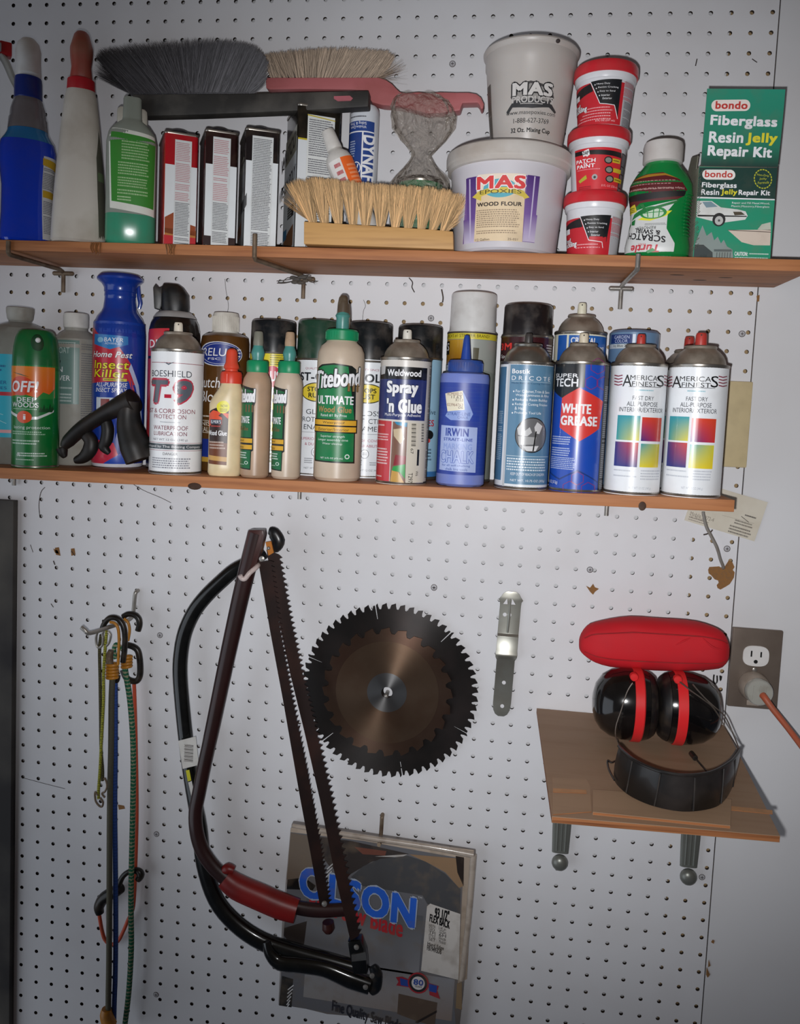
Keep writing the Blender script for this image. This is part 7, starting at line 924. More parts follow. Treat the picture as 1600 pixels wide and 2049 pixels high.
for q in ([(777.9,-251.4,-250.0),(814.3,-247.2,-250.0),(813.9,-255.1,-250.0),(777.3,-260.2,-250.0)], [(965.2,-248.9,-251.0),(1009.4,-249.0,-251.0),(1007.0,-257.8,-251.0),(962.8,-258.2,-251.0)]):
    b = B(); plate(b, [(p[0], p[1]) for p in q], q[0][2]-.5, q[0][2]+.12); obj('bare_groove', b, [M('bare_wood_strip', '#b4845a', .6, dirt=.3), EDGE], t, org=org, smooth=0)
BRK = M('galvanised_bracket', '#7c7e78', .36, .5, dirt=.3, dirtcol='#54483c', scale=18)
for cx, w in ((815, 0), (989.5, 0)):
    br = thing('shelf_bracket', 'galvanised bracket with knobbed foot under the %s side of the plywood shelf' % ('left' if cx < 900 else 'right'), 'bracket', (cx*.001, -.003, -.30), 0)
    b = B(); b.loft([(-154, 11.5, 4, 3, 0, -4), (-120, 12.8, 4, 3, 0, -4), (41, 16, 4, 3, 0, -4)], 32)
    b.v = [(x, y+0, z) for x, y, z in b.v]; v = obj('wall_arm', b, BRK, br)
    for dx in (-7, 0, 7):
        b = B(); b.tube([(dx*.8, -8, -150), (dx, -8, 38)], 1.6, 10); obj('pressed_rib', b, BRK, v)
    b = B(); b.tube([(0, -8, 36), (0, -60, 36), (0, -200, 37)], [9, 7, 4], 14, flat=.55, up=(1, 0, 0)); obj('shelf_arm', b, BRK, br)
    b = B(); b.ball((0, -8, -167), 11.5, 0, 24, 1, .75, 1); obj('knob_foot', b, BRK, br)
# black loops of wire hanging at the board edge
b = B(); b.tube([(1004.3,-6.0,-181.6),(1004.2,-6.0,-189.9),(1006.5,-6.0,-193.9),(1008.9,-6.0,-190.9),(1008.3,-6.0,-182.6)], 1, 8, smooth=5); o = obj('wire_clip', b, plast('#101010', .4)); b = B(); b.tube([(1012.2,-6.0,-182.3),(1013.3,-6.0,-189.1),(1014.1,-6.0,-182.8)], 1, 8, smooth=4); obj('second_loop', b, plast('#101010', .4), o)
tag(o, 'tiny black wire clip on the pegboard just right of the ear defenders, below the pouch', 'wire clip')

# ------------------------------------------------------------------ ear defenders and red pouch
BG = M('glossy_black_cup', '#0d0c0d', .14, dirt=.1, coat=.5, scale=30, dirtcol='#4a4440')
REDS = M('red_stripe', '#d8282c', .35, dirt=.08)
t = thing('ear_defenders', 'black ear defenders with red stripes and wide black headband lying on the plywood shelf', 'ear defenders', (.905, -.12, -.2477), 0)
org = (905, -120, -247.7)
def cup(x0, sgn, zc, yc, tilt):
    T = Matrix.Translation((x0, yc, zc)) @ Matrix.Rotation(radians(tilt), 4, 'Y') @ Matrix.Rotation(sgn*pi/2, 4, 'Y')
    R = 45.5
    e = obj('ear_cup', B().lathe([(.1, 0), (12, .8), (24, 4), (34, 11), (41, 22), (44.5, 36), (45.6, 50), (44.6, 60), (42.8, 66)], 64, sy=.88, T=T), BG, t, org=org)
    obj('cushion', B().lathe([(42.4, 66.4), (41, 70), (37, 75), (30, 77.6), (18, 78.4)], 64, sy=.88, T=T), M('black_cushion', '#171516', .4, dirt=.15), t, org=org)
    b = B(); b.shell([(45.0, 47), (46.4, 47.6), (46.3, 58), (45.0, 59.4)], 64, sy=.88, T=T); obj('red_band', b, REDS, e, org=org, fix=False)
    return e
cup(834, 1, -200.8, -97, 0); c2 = cup(992, -1, -201.2, -94, 0)
b = B(); b.ball((0, 0, 0), 5.5); b.v = [(x, y*.6, z) for x, y, z in b.v]
for q in [(879.3,-126.0,-157.6),(931.3,-126.0,-156.3)]:
    bb = B(); bb.lathe([(5.2, 0), (5, 6), (4, 7.2), (.1, 7.4)], 24, T=Matrix.Translation((q[0], -118, q[2])) @ RX); obj('pivot_button', bb, REDS, t, org=org)
bo = [(847.2,-217.9,-247.0),(849.8,-235.7,-247.0),(860.3,-258.6,-247.0),(881.1,-276.3,-247.0),(909.8,-281.8,-247.0),(940.8,-268.5,-247.0),(960.7,-245.8,-247.0),(981.8,-201.8,-247.0),(1000.9,-147.8,-247.0)]
tops = [(849.9,-223.1,-207.0),(853.8,-239.1,-207.0),(864.0,-262.1,-207.0),(884.2,-280.8,-207.0),(909.7,-284.3,-207.0),(937.5,-270.6,-207.0),(963.2,-241.2,-207.0),(976.8,-218.9,-207.0),(986.0,-199.9,-207.0)]
P1 = catmull([Vector(p) for p in bo], 6); P2 = catmull([Vector(p) for p in tops], 6)
b = B(); n = len(P1); cen = Vector((925, -190, -225)); rows = 5
for i in range(n):
    for k in range(rows+1):
        f = k/rows; p = P1[i].lerp(P2[i], f); d = (cen-p); d.z = 0; d.normalize()
        bulge = -1.6*sin(pi*f); q = p + d*(-bulge if 0 else bulge); b.v.append(tuple(q)); 
    for k in range(rows+1):
        f = k/rows; p = P1[i].lerp(P2[i], f); d = (cen-p); d.z = 0; d.normalize(); b.v.append(tuple(p+d*4))
M2 = 2*(rows+1); ring = list(range(rows+1)) + list(range(M2-1, rows, -1))
for i in range(n-1):
    for k in range(M2):
        a, c = ring[k], ring[(k+1) % M2]; b.f.append((i*M2+a, i*M2+c, (i+1)*M2+c, (i+1)*M2+a)); b.m.append(0)
for i in (0, n-1): b.f.append(tuple(i*M2+k for k in ring)); b.m.append(0)
HB = M('padded_black_band', '#131212', .35, dirt=.2, coat=.2, scale=20, dirtcol='#4a4442')
hb = obj('headband', b, HB, t, org=org, smooth=60)
b = B(); b.tube([tuple(p+Vector((0, 0, .6))) for p in P2], 1.9, 10); obj('band_piping', b, HB, hb, org=org)
for k in (10, 18, 26, 34, 41):
    b = B(); b.tube([tuple(P1[k].lerp(P2[k], f)+Vector((0, -1.6-1.2*sin(pi*f), 0))) for f in (.04, .3, .6, .96)], .8, 6); obj('band_seam', b, M('seam_grey', '#2c2a2a', .6), hb, org=org)
WR = M('dull_wire', '#8a8078', .35, .8, dirt=.3)
b = B(); b.tube([(875.1,-138.0,-160.1),(869.1,-138.0,-172.8),(863.8,-138.0,-195.6),(859.2,-138.0,-214.4),(859.0,-138.0,-226.7),(862.5,-138.0,-235.6)]+[bo[0] if 0 else (P2[1].x, P2[1].y, P2[1].z)], .8, 8, smooth=6); obj('wire_arm', b, WR, t, org=org)
b = B(); b.tube([(930.5,-136.0,-154.8),(944.4,-136.0,-164.7),(958.3,-136.0,-173.5)]+[(973.4,-132.0,-185.7)]+[(988.5,-138.0,-208.2)]+[tuple(P2[-2])], .8, 8, smooth=6); obj('wire_arm', b, WR, t, org=org)
b = B(); b.tube([(946.3,-134.0,-157.1),(960.6,-134.0,-172.0),(973.6,-134.0,-182.9)]+[(988.4,-128.0,-195.9)]+[(998.1,-136.0,-216.1)]+[tuple(P2[-1])], .8, 8, smooth=6); obj('wire_arm', b, WR, t, org=org)
b = B(); b.tube([(857.1,-174.4,-243.0),(849.2,-183.9,-243.0),(845.2,-179.4,-243.0),(843.5,-199.9,-243.0),(844.7,-218.9,-243.0),(846.3,-230.9,-243.0)], 1, 8, smooth=4); obj('wire_loop', b, plast('#1a1817', .4), t, org=org)
b = B(); b.tube([(952.3,-126.2,-246.0),(953.9,-140.2,-246.0)], 3.2, 10); b.tube([(953.9,-140.2,-246.0),(956.4,-158.1,-246.0),(958.8,-175.4,-246.0)], 1, 8); obj('toggle_cord', b, plast('#1a1817', .4), t, org=org)
CL = M('red_nylon_cloth', '#c0101e', .75, dirt=.12, scale=25, dirtcol='#8a3038', bump=.2)
q = [(817.4,-68.0,-150.5),(1004.0,-68.0,-133.9),(880.4,-68.0,-107.6),(911.1,-68.0,-170.6)]
x0, x1 = q[0][0], q[1][0]; L = x1-x0; ang = atan2(q[1][2]-q[0][2], L)
t = thing('cloth_pouch', 'soft red cloth pouch lying on top of the ear defenders', 'pouch', (.5*(x0+x1)*.001, -.068, -.1615), 0)
rn = random.Random(3); secs = []
raw = [(0, 4, -7, 8), (.012, 12, -12, 13), (.05, 22, -17, 18), (.10, 28, -23, 23), (.2, 32, -27, 27), (.35, 36, -29, 29), (.5, 35, -29, 29), (.66, 34, -29, 29), (.8, 32.5, -28, 28), (.9, 28, -26, 27), (.955, 23, -23, 23), (.985, 14, -15, 16), (1, 6, -8, 9)]
prof = [(f, (u-d)/2, y) for f, u, d, y in raw]; mid = [(u+d)/2 for f, u, d, y in raw]
T = Matrix.Rotation(-ang*.5, 4, 'Y') @ Matrix.Rotation(pi/2, 4, 'Y')
b = B(); N = 64
for (f, hz, hy), mz in zip(prof, mid):
    for k in range(N):
        a = 2*pi*k/N; ca, sa = cos(a), sin(a); e = 2/2.6
        h = hz*math.copysign(abs(ca)**e, ca); y = hy*math.copysign(abs(sa)**e, sa)
        w = 1 + .022*sin(f*23+a*3) + .028*sin(f*41-a*2) + .02*sin(f*17+a*7)
        b.v.append((-(h*w + mz + 30), y*w, (f-.5)*L))
for i in range(len(prof)-1):
    for k in range(N): a, c = i*N+k, i*N+(k+1) % N; b.f.append((a, c, c+N, a+N)); b.m.append(0)
b.f += [tuple(range(N))[::-1], tuple(range((len(prof)-1)*N, len(prof)*N))]; b.m += [0, 0]
b.v = [tuple(T @ Vector(p)) for p in b.v]
po = obj('pouch_body', b, CL, t, smooth=80)
po.modifiers.new('smooth', 'SUBSURF').render_levels = 1
def seam(z, y0):
    bb = B(); pts = []
    for i in range(25):
        f = .03+.94*i/24; j = max(k for k in range(len(prof)) if prof[k][0] <= f); g = (f-prof[j][0])/(prof[min(j+1, len(prof)-1)][0]-prof[j][0]+1e-9)
        hy = prof[j][2]*(1-g)+prof[min(j+1, len(prof)-1)][2]*g; hz = prof[j][1]*(1-g)+prof[min(j+1, len(prof)-1)][1]*g
        zz = z*hz + mid[j]*(1-g) + mid[min(j+1, len(prof)-1)]*g - 1; yy = hy*(1-abs(z)**2.6)**(1/2.6)
        pts.append(tuple(T @ Vector((-(zz+31), -yy*1.01, (f-.5)*L))))
    bb.tube(pts, .8, 6); obj('piped_seam', bb, M('seam_red', '#96141c', .8), po)
seam(.62, 0); seam(-.5, 0)
b = B(); b.tube([tuple(T @ Vector(p)) for p in ((-40, -29, 22), (-46, -29.2, 32), (-50, -28.8, 40))], [.4, 1.3, .4], 6, smooth=4); b2 = B(); b2.tube([tuple(T @ Vector(p)) for p in ((-50, -28.6, 55), (-40, -29, 66), (-36, -28.5, 78))], [.4, 1.3, .4], 6, smooth=4)
obj('fold_crease', b, CL, po); obj('fold_crease', b2, CL, po)

# ------------------------------------------------------------------ circular saw blades
def disc_metal(name, col, rough, met, dirt, dc):
    m = M(name, col, rough, met, dirt=dirt, dirtcol=dc, scale=14); b = m.node_tree.nodes['Principled BSDF']
    tg = m.node_tree.nodes.new('ShaderNodeTangent'); tg.direction_type = 'RADIAL'; tg.axis = 'Z'; m.node_tree.links.new(tg.outputs[0], b.inputs['Tangent']); b.inputs['Anisotropic'].default_value = .8; b.inputs['Anisotropic Rotation'].default_value = .25
    return m
def sawdisc(R, teeth, depth, bore, th, slots=(), lean=.35):
    pts = []; d = 2*pi/teeth
    for k in range(teeth):
        a = -k*d
        pts += [(a, R), (a-.03*d, R-depth*.5), (a-.14*d, R-depth), (a-.34*d, R-depth), (a-.5*d, R-depth*.3)]
        if k in slots: pts += [(a-.68*d, R-depth*.3), (a-.70*d, R-depth-14), (a-.80*d, R-depth-14), (a-.82*d, R-depth*.25)]
        pts += [(a-.95*d, R*.999)]
    b = B(); n = len(pts)
    for z in (0, th):
        for a, r in pts: b.v.append((r*cos(a), r*sin(a), z))
        for a, r in pts: b.v.append((bore*cos(a), bore*sin(a), z))
    for i in range(n):
        j = (i+1) % n; b.f += [(i, j, n+j, n+i), (2*n+j, 2*n+i, 3*n+i, 3*n+j), (i, 2*n+i, 2*n+j, j), (n+j, 3*n+j, 3*n+i, n+i)]; b.m += [0]*4
    return b
q = [(561.8,-5.0,-243.7),(559.0,-5.0,-246.2)]
BM = disc_metal('blackened_saw_steel', '#2a2726', .42, .6, .5, '#3c3432')
t = thing('circular_saw_blade', 'large dark circular saw blade hung behind the smaller rusty one', 'saw blade', (q[0][0]*.001, -.0045, q[0][2]*.001))
obj('blade_disc', sawdisc(127, 60, 8.5, 8, 2.2, (3, 12, 22, 32, 42, 51)), BM, t, rot=(radians(90), radians(2), 0), smooth=20)
q = [(559.5,-9.0,-244.7)]
RM = disc_metal('rusty_saw_steel', '#5e4a3e', .36, .8, .5, '#4a3026')
t = thing('circular_saw_blade', 'smaller rusty circular saw blade hung in front of the large dark one', 'saw blade', (q[0][0]*.001, -.0085, q[0][2]*.001))
sb = obj('blade_disc', sawdisc(94, 24, 9, 8, 2, ()), RM, t, rot=(radians(90), 0, 0), smooth=20)
b = B(); b.shell([(74, 2.2), (8, 2.35)], 96); o = obj('ground_face', b, disc_metal('polished_rust', '#7c6654', .28, .85, .35, '#5c3c2c'), sb, fix=False)
b = B(); b.shell([(28.5, 2.5), (8, 2.6)], 64); obj('hub_face', b, disc_metal('bare_hub_steel', '#7c7c7c', .3, .9, .2, '#5a5048'), sb, fix=False)
b = B(); b.tube([(0, 4, 0), (0, -18, 0)], 3, 14); b.ball((0, -18, 0), 3.2); tag(obj('wall_peg', b, STEEL, loc=(q[0][0]*.001, 0, q[0][2]*.001-.0035+.001)), 'steel peg through the centre holes of the circular saw blades', 'peg')

# ------------------------------------------------------------------ bow saws on a white hook
b = B(); b.tube([(q2[0], q2[1], q2[2]) for q2 in [(364.4,2.0,-62.8)]+[(372.5,-30.0,-63.7)]+[(379.2,-62.0,-65.1)]+[(372.5,-74.0,-72.2)]+[(366.4,-76.0,-80.5)]+[(361.8,-77.0,-80.0)]+[(359.9,-78.0,-75.8)]], 3.4, 12, smooth=4)
tag(obj('wall_hook', b, M('white_coated_hook', '#c8b8b4', .4, dirt=.2)), 'white coated hook holding the bow saws at their top', 'hook')
BST = M('glossy_black_tube', '#0c0d0c', .22, .1, dirt=.08, coat=.5, dirtcol='#3a3a38')
BLD = M('dark_rusty_blade', '#241613', .5, .5, dirt=.5, dirtcol='#3c221a', scale=20)
def blade(name, left, right, y0, y1, teeth, dep, mat, parent, org, th=1.2):
    """strip between two edges given top to bottom, teeth cut along the right edge"""
    L = [Vector(p) for p in left]; Rr = [Vector(p) for p in right]
    def at(Q, t): k = t*(len(Q)-1); i = min(int(k), len(Q)-2); return Q[i].lerp(Q[i+1], k-i)
    b = B(); n = teeth*3
    for i in range(n+1):
        t = i/n; a = at(L, t); c = at(Rr, t); d = (c-a).normalized(); k = i % 3
        c = c + d*(dep*(.95 if k == 1 else -.0 if k == 0 else .15))
        for p in (a, c): b.v.append((p.x, p.y-th/2, p.z)); b.v.append((p.x, p.y+th/2, p.z))
    for i in range(n):
        o = i*4; b.f += [(o, o+2, o+6, o+4), (o+1, o+5, o+7, o+3), (o, o+4, o+5, o+1), (o+2, o+3, o+7, o+6)]; b.m += [0]*4
    return obj(name, b, mat, parent, org=org, smooth=0)
# black bow saw (behind)
org = (390, -30, -330)
t = thing('bow_saw', 'black tubular bow saw with a barcode sticker, hanging behind the red-brown one', 'bow saw', (.39, -.03, -.33))
fr = [(376.4,-22.0,-53.4),(359.2,-23.0,-65.8),(335.2,-24.0,-80.4),(317.6,-25.0,-96.5),(294.1,-26.0,-121.4),(277.2,-27.0,-145.6),(264.8,-28.0,-175.8),(259.8,-29.0,-207.6),(259.7,-30.0,-238.4),(264.1,-31.0,-278.9),(271.1,-32.0,-329.6),(279.6,-33.0,-380.7),(287.8,-34.0,-420.7),(296.8,-35.0,-460.8),(305.5,-36.0,-515.3),(325.1,-37.0,-565.7),(356.1,-38.0,-597.8),(396.9,-39.0,-619.3),(445.8,-40.0,-629.6),(497.7,-41.0,-636.3),(544.0,-42.0,-642.9)]
b = B(); b.tube(fr, [9, 10.6, 11, 11, 11, 11, 11, 12, 13, 14, 13], 18, smooth=4, flat=.8, up=(1, 0, 0)); frm = obj('saw_frame', b, BST, t, org=org)
b = B(); b.tube([(406.5,-50.0,-611.4),(412.2,-50.0,-627.3),(427.4,-50.0,-639.6),(456.7,-50.0,-639.4),(493.2,-50.0,-640.4),(529.8,-50.0,-650.4),(558.9,-50.0,-656.9)], [5, 9, 12, 12, 12, 14, 13], 18, smooth=5, flat=.8, up=(1, 0, 0)); obj('tension_lever', b, BST, t, org=org)
b = B(); b.tube([(383.2,-24.0,-21.1),(389.8,-24.0,-23.6),(396.7,-24.0,-34.6),(392.6,-24.0,-43.4),(386.1,-24.0,-42.4)], [5, 9, 10, 9, 6], 14, smooth=4, flat=.7, up=(1, 0, 0)); obj('end_cap', b, plast('#14181c', .3), t, org=org)
b = B(); b.tube([(561.2,-50.0,-628.2),(566.7,-50.0,-637.9),(566.1,-50.0,-658.1),(560.0,-50.0,-666.4)], [6, 9, 9, 6], 14, smooth=4, flat=.6, up=(1, 0, 0)); obj('end_cap', b, plast('#14181c', .3), t, org=org)
b = B(); b.prism(xz([(381.5,-34.0,-36.1),(389.3,-34.0,-34.2),(393.5,-34.0,-50.2),(386.4,-34.0,-54.9)]), -34, -31); obj('tension_tab', b, plast('#c07830', .4), t, org=org, smooth=0)
b = B(); b.ball((0, 0, 0), 2.6); pp = [(386.6,-36.0,-43.9)][0]; b.v = [(x+pp[0], y+pp[1], z+pp[2]) for x, y, z in b.v]; obj('rivet', b, STEEL, t, org=org)
blade('saw_blade', [(381.6,-28.0,-47.8),(403.3,-35.0,-139.2),(426.0,-42.0,-220.1),(450.6,-49.0,-297.3),(477.8,-56.0,-389.7),(502.8,-63.0,-484.6),(531.3,-70.0,-580.1)], [(399.2,-28.0,-53.7),(419.8,-35.0,-137.9),(442.5,-42.0,-218.6),(467.0,-49.0,-295.8),(493.2,-56.0,-384.4),(518.2,-63.0,-479.2),(543.0,-70.0,-571.3)], 0, 0, 66, 5.5, BLD, t, org)
b = B(); b.prism(xz([(527.5,-68.0,-580.5),(545.7,-68.0,-576.7),(553.5,-68.0,-595.4),(557.5,-68.0,-624.1),(537.8,-68.0,-626.8),(531.0,-68.0,-598.4)]), -73, -56); o = obj('blade_clamp', b, BST, t, org=org, bevel=2)
b = B(); b.prism(xz([(534.0,-73.0,-598.2),(553.4,-73.0,-591.2),(555.3,-73.0,-602.6),(535.1,-73.0,-607.5)]), -74.4, -73.2); obj('clamp_plate', b, DOMEB, o, org=org, smooth=0)
for pp in [(540.6,-73.0,-586.4)]+[(554.3,-63.0,-650.2),(562.7,-63.0,-632.1)]:
    b = B(); b.ball(pp, 3.4, 0, 16, 1, .5, 1) if 0 else b.lathe([(3.8, 0), (3.4, 1.4), (.1, 2.2)], 18, T=Matrix.Translation(pp) @ RX); obj('rivet', b, STEEL, t, org=org)
# stickers on the black frame
cq = [(265.3,-44.0,-330.4),(291.3,-44.0,-321.3),(296.9,-44.0,-362.9),(273.1,-44.0,-371.2)]
b = B(); b.prism(xz(cq), -45, -44.6); st = obj('barcode_sticker', b, M('white_sticker', '#cfcdc8', .5, dirt=.1), t, org=org, smooth=0)
cx = sum(p[0] for p in cq)/4; cz = sum(p[2] for p in cq)/4
b = B()
for k in range(15): w = (.5, .9, .4)[k % 3]; z = cz-13+k*1.75; b.box(cx-7+.6*(k % 2), cx+6.5, -45.3, -45.05, z, z+w)
obj('barcode', b, DARK, st, org=org, smooth=0)
b = B(); b.prism(xz([(277.7,-44.0,-373.0),(282.9,-44.0,-371.7),(286.3,-44.0,-387.0),(281.1,-44.0,-389.0)]), -45, -44.6); obj('yellow_sticker', b, plast('#c8c428', .5), t, org=org, smooth=0)
b = B(); b.prism(xz([(281.5,-43.0,-390.9),(286.7,-43.0,-388.1),(291.7,-43.0,-410.0),(287.3,-43.0,-413.5)]), -44.2, -43.8); obj('label_strip', b, M('white_sticker', '#cfcdc8'), t, org=org, smooth=0)
# red-brown bow saw (front)
RB = M('red_brown_enamel', '#2c1210', .4, .1, dirt=.4, dirtcol='#1c0f0c', scale=20, coat=.3)
RBP = M('red_brown_worn', '#3e1a16', .4, .1, dirt=.5, dirtcol='#241310', scale=16, coat=.2)
t = thing('bow_saw', 'red-brown bow saw with a bright red rubber grip, hanging in front of the black one', 'bow saw', (.43, -.055, -.33))
org = (430, -55, -330)
b = B(); b.tube([(374.3,-55.0,-20.0),(358.0,-55.0,-93.2),(338.7,-55.0,-193.3),(320.5,-55.0,-295.1),(308.9,-55.0,-356.8),(301.9,-55.0,-398.7),(297.5,-55.0,-428.0),(300.6,-55.0,-459.6),(311.8,-55.0,-488.1),(334.8,-55.0,-513.8),(366.4,-55.0,-531.6),(410.9,-55.0,-544.7),(451.2,-55.0,-551.6),(483.7,-55.0,-551.9),(522.9,-55.0,-545.5)], [12.5, 12, 11, 10, 10, 10, 10.5, 11, 11, 10.5, 10, 10, 9], 18, smooth=4, flat=.75, up=(1, 0, 0)); obj('saw_frame', b, RB, t, org=org)
b = B(); b.prism(xz([(364.9,-55.0,-15.7),(385.4,-55.0,-14.4),(387.1,-55.0,-21.9),(382.8,-55.0,-43.1),(377.2,-55.0,-66.5),(366.9,-55.0,-79.2),(354.8,-55.0,-81.4),(358.1,-55.0,-48.9)]), -63, -46); obj('top_channel', b, RBP, t, org=org, bevel=2)
b = B(); b.tube([(343.9,-55.0,-520.2),(362.7,-55.0,-532.0),(396.2,-55.0,-542.8),(425.7,-55.0,-551.8),(450.6,-55.0,-556.8)], [15, 18, 18.5, 18.5, 17], 22, smooth=5, flat=.85, up=(1, 0, 0)); b.tube([(342.1,-55.0,-509.9),(347.9,-55.0,-506.2),(356.8,-55.0,-508.2)], [6, 8, 6], 12, smooth=3); obj('rubber_grip', b, M('red_rubber_grip', '#7e1512', .4, dirt=.25, dirtcol='#3a1210', scale=20), t, org=org)
blade('saw_blade', [(379.0,-57.0,-60.5),(399.3,-57.0,-158.0),(420.3,-57.0,-251.3),(450.3,-57.0,-392.2),(467.3,-57.0,-467.4),(483.8,-57.0,-543.3)], [(395.9,-57.0,-57.2),(412.7,-57.0,-156.9),(433.0,-57.0,-250.1),(459.6,-57.0,-355.0),(480.5,-57.0,-454.2),(496.6,-57.0,-538.7)], 0, 0, 70, 5, BLD, t, org)
for pp in [(491.5,-64.0,-535.0),(385.8,-64.0,-53.8)]:
    b = B(); b.lathe([(4, 0), (3.6, 2), (.1, 3)], 18, T=Matrix.Translation(pp) @ RX); obj('rivet', b, STEEL, t, org=org)
b = B(); b.tube([(495.8,-55.0,-567.4),(496.9,-55.0,-576.9),(497.9,-55.0,-582.7)], [8, 9, 5], 14, smooth=3); obj('wing_bolt', b, RBP, t, org=org)

# ------------------------------------------------------------------ hanging saw-blade package
PK = M('grimy_package_card', '#77706c', .45, dirt=.4, scale=10, dirtcol='#5a4c40', coat=.2)
t = thing('blade_package', 'flat grimy grey package of band saw blades hung low behind the bow saws', 'package', (.5525, -.002, -.7365), 0)
TP = Matrix.Rotation(radians(1.6), 4, 'Y')
b = B(); b.prism([(-134, 4), (-60, -2), (0, 3), (60, -4), (134, 2), (136, 60), (137, 276), (-132, 281), (-134, 150)], -13, -1, T=TP); obj('package_body', b, PK, t, bevel=2)
label(ART['olson'], lambda th, v, l: tuple(TP @ Vector((th*134, -13-l, v*1.12))), t, ink('printed_grimy_film', .35, .3, .3), curved=False, scale=(134, 1), name='printed_front')
b = B(); b.tube([tuple(TP @ Vector(p)) for p in ((-130, -13, 279), (-20, -14, 277), (70, -13.5, 276), (134, -13, 273))], [3, 4, 4, 5], 12, smooth=4); b.tube([tuple(TP @ Vector(p)) for p in ((134, -13, 273), (134.5, -14, 180), (132, -13, 85))], [5, 4.5, 4], 12, smooth=4)
obj('blister_rim', b, M('cloudy_blister', '#b0a498', .3, dirt=.3, coat=.4), t)
qq = [(560.0,-4.0,-430.0),(559.4,-4.0,-460.3)]
b = B(); b.tube([(qq[0][0], 4, qq[0][2]), (qq[0][0], -5, qq[0][2]-1), (qq[0][0], -6.5, qq[0][2]-6), (qq[1][0], -6, qq[1][2]), (qq[1][0], -16, qq[1][2]-5), (qq[1][0], -24, qq[1][2]-3)], 2.9, 12, smooth=4)
tag(obj('wall_hook', b, RUSTY), 'thin grey steel hook the blade package hangs from', 'hook')

# ------------------------------------------------------------------ bungee cords on a steel hook
b = B(); b.tube([(180, 4, -127), (179.5, -4, -128), (178, -6, -134), (176, -6, -160), (175, -9, -166), (171, -20, -169), (160, -50, -171), (147, -80, -172.5)]+[(141.5,-84.0,-167.6),(136.3,-84.0,-163.8)], 3, 14, smooth=4)
tag(obj('wall_hook', b, STEEL), 'long steel peg hook at the left carrying the bungee cords', 'hook')
def braid(name, c1, c2, sc=1):
    m = M(name, c1, .65, dirt=.2, bump=.3, scale=80); nt = m.node_tree; b = nt.nodes['Principled BSDF']
    tc = nt.nodes.new('ShaderNodeTexCoord'); w = nt.nodes.new('ShaderNodeTexWave'); w.wave_type = 'BANDS'; w.bands_direction = 'Z'; w.inputs['Scale'].default_value = 55*sc; w.inputs['Distortion'].default_value = 3; w.inputs['Detail Scale'].default_value = 6
    nt.links.new(tc.outputs['Object'], w.inputs['Vector']); r = nt.nodes.new('ShaderNodeValToRGB'); r.color_ramp.elements[0].position = .62; r.color_ramp.elements[1].position = .78
    r.color_ramp.elements[0].color = lin(c1); r.color_ramp.elements[1].color = lin(c2)
    nt.links.new(w.outputs['Fac'], r.inputs[0]); nt.links.new(r.outputs[0], b.inputs['Base Color']); return m
def cord(name, lab, pts, r, mat, cat='bungee cord', k=6, group=None):
    b = B(); b.tube(pts, r, 12, smooth=k, up=(1, 0, 0)); o = obj(name, b, mat); return tag(o, lab, cat, group)
BK = plast('#15120f', .35, .15); OR = M('yellow_orange_wire', '#b87a22', .4, dirt=.25)
y1 = cord('bungee_cord', 'thin yellow bungee cord, doubled, hanging leftmost on the steel hook', [(160.3,-58.0,-173.9),(158.5,-58.0,-201.6),(156.9,-58.0,-238.2),(157.5,-58.0,-274.8),(156.1,-58.0,-319.1),(155.0,-58.0,-348.8),(154.0,-58.0,-378.7),(152.3,-58.0,-408.7),(152.5,-58.0,-422.2)], 2.1, braid('yellow_braid', '#a8a830', '#2c2c14', 2.2))
b = B(); b.tube([(151.1,-56.0,-180.9),(149.2,-56.0,-202.9),(150.8,-56.0,-246.7),(152.4,-56.0,-298.1),(154.1,-56.0,-349.8),(156.9,-56.0,-379.3),(157.1,-56.0,-395.7)], 2.2, 12, smooth=5); obj('dark_strand', b, braid('dark_yellow_braid', '#2a2716', '#5a5428', 2.2), y1)
for pts in ([(152.7,-60.0,-416.7),(148.0,-60.0,-412.0),(149.0,-60.0,-424.6),(154.4,-60.0,-431.5),(159.0,-60.0,-432.5),(160.4,-60.0,-425.6),(155.8,-60.0,-419.4)], [(157.1,-56.0,-395.7),(160.9,-56.0,-392.3),(164.1,-56.0,-402.4),(161.2,-56.0,-411.7),(156.7,-56.0,-415.2),(161.4,-56.0,-420.7)]): b = B(); b.tube(pts, 1.4, 8, smooth=5); obj('wire_hook', b, RUSTY, y1)
for pts in ([(157.3,-58.0,-174.1),(154.4,-58.0,-178.7),(156.0,-58.0,-185.8),(159.7,-58.0,-182.6),(158.8,-58.0,-174.0)], [(148.5,-60.0,-174.3),(145.7,-60.0,-183.9),(146.6,-60.0,-194.7),(150.5,-60.0,-198.8),(155.6,-60.0,-194.0),(156.2,-60.0,-183.8)], [(162.6,-58.0,-175.1),(166.4,-58.0,-180.6),(164.3,-58.0,-190.9),(159.9,-58.0,-195.7),(157.6,-58.0,-190.0)]): b = B(); b.tube(pts, 1.8, 8, smooth=5); obj('ring_end', b, STEEL, y1)
g1 = cord('bungee_cord', 'thick brown-grey bungee cord hanging in the middle of the bundle', [(165.3,-46.0,-237.7),(164.5,-46.0,-250.3),(163.8,-46.0,-278.5),(164.1,-46.0,-315.6),(164.4,-46.0,-352.9),(164.1,-46.0,-398.0),(164.4,-46.0,-458.5),(165.6,-46.0,-548.3),(166.5,-46.0,-619.3),(167.3,-46.0,-681.5),(167.3,-46.0,-728.5),(167.7,-46.0,-759.9),(168.3,-46.0,-783.5)], 4.2, braid('brown_braid', '#4c443c', '#54583f', 2.4))
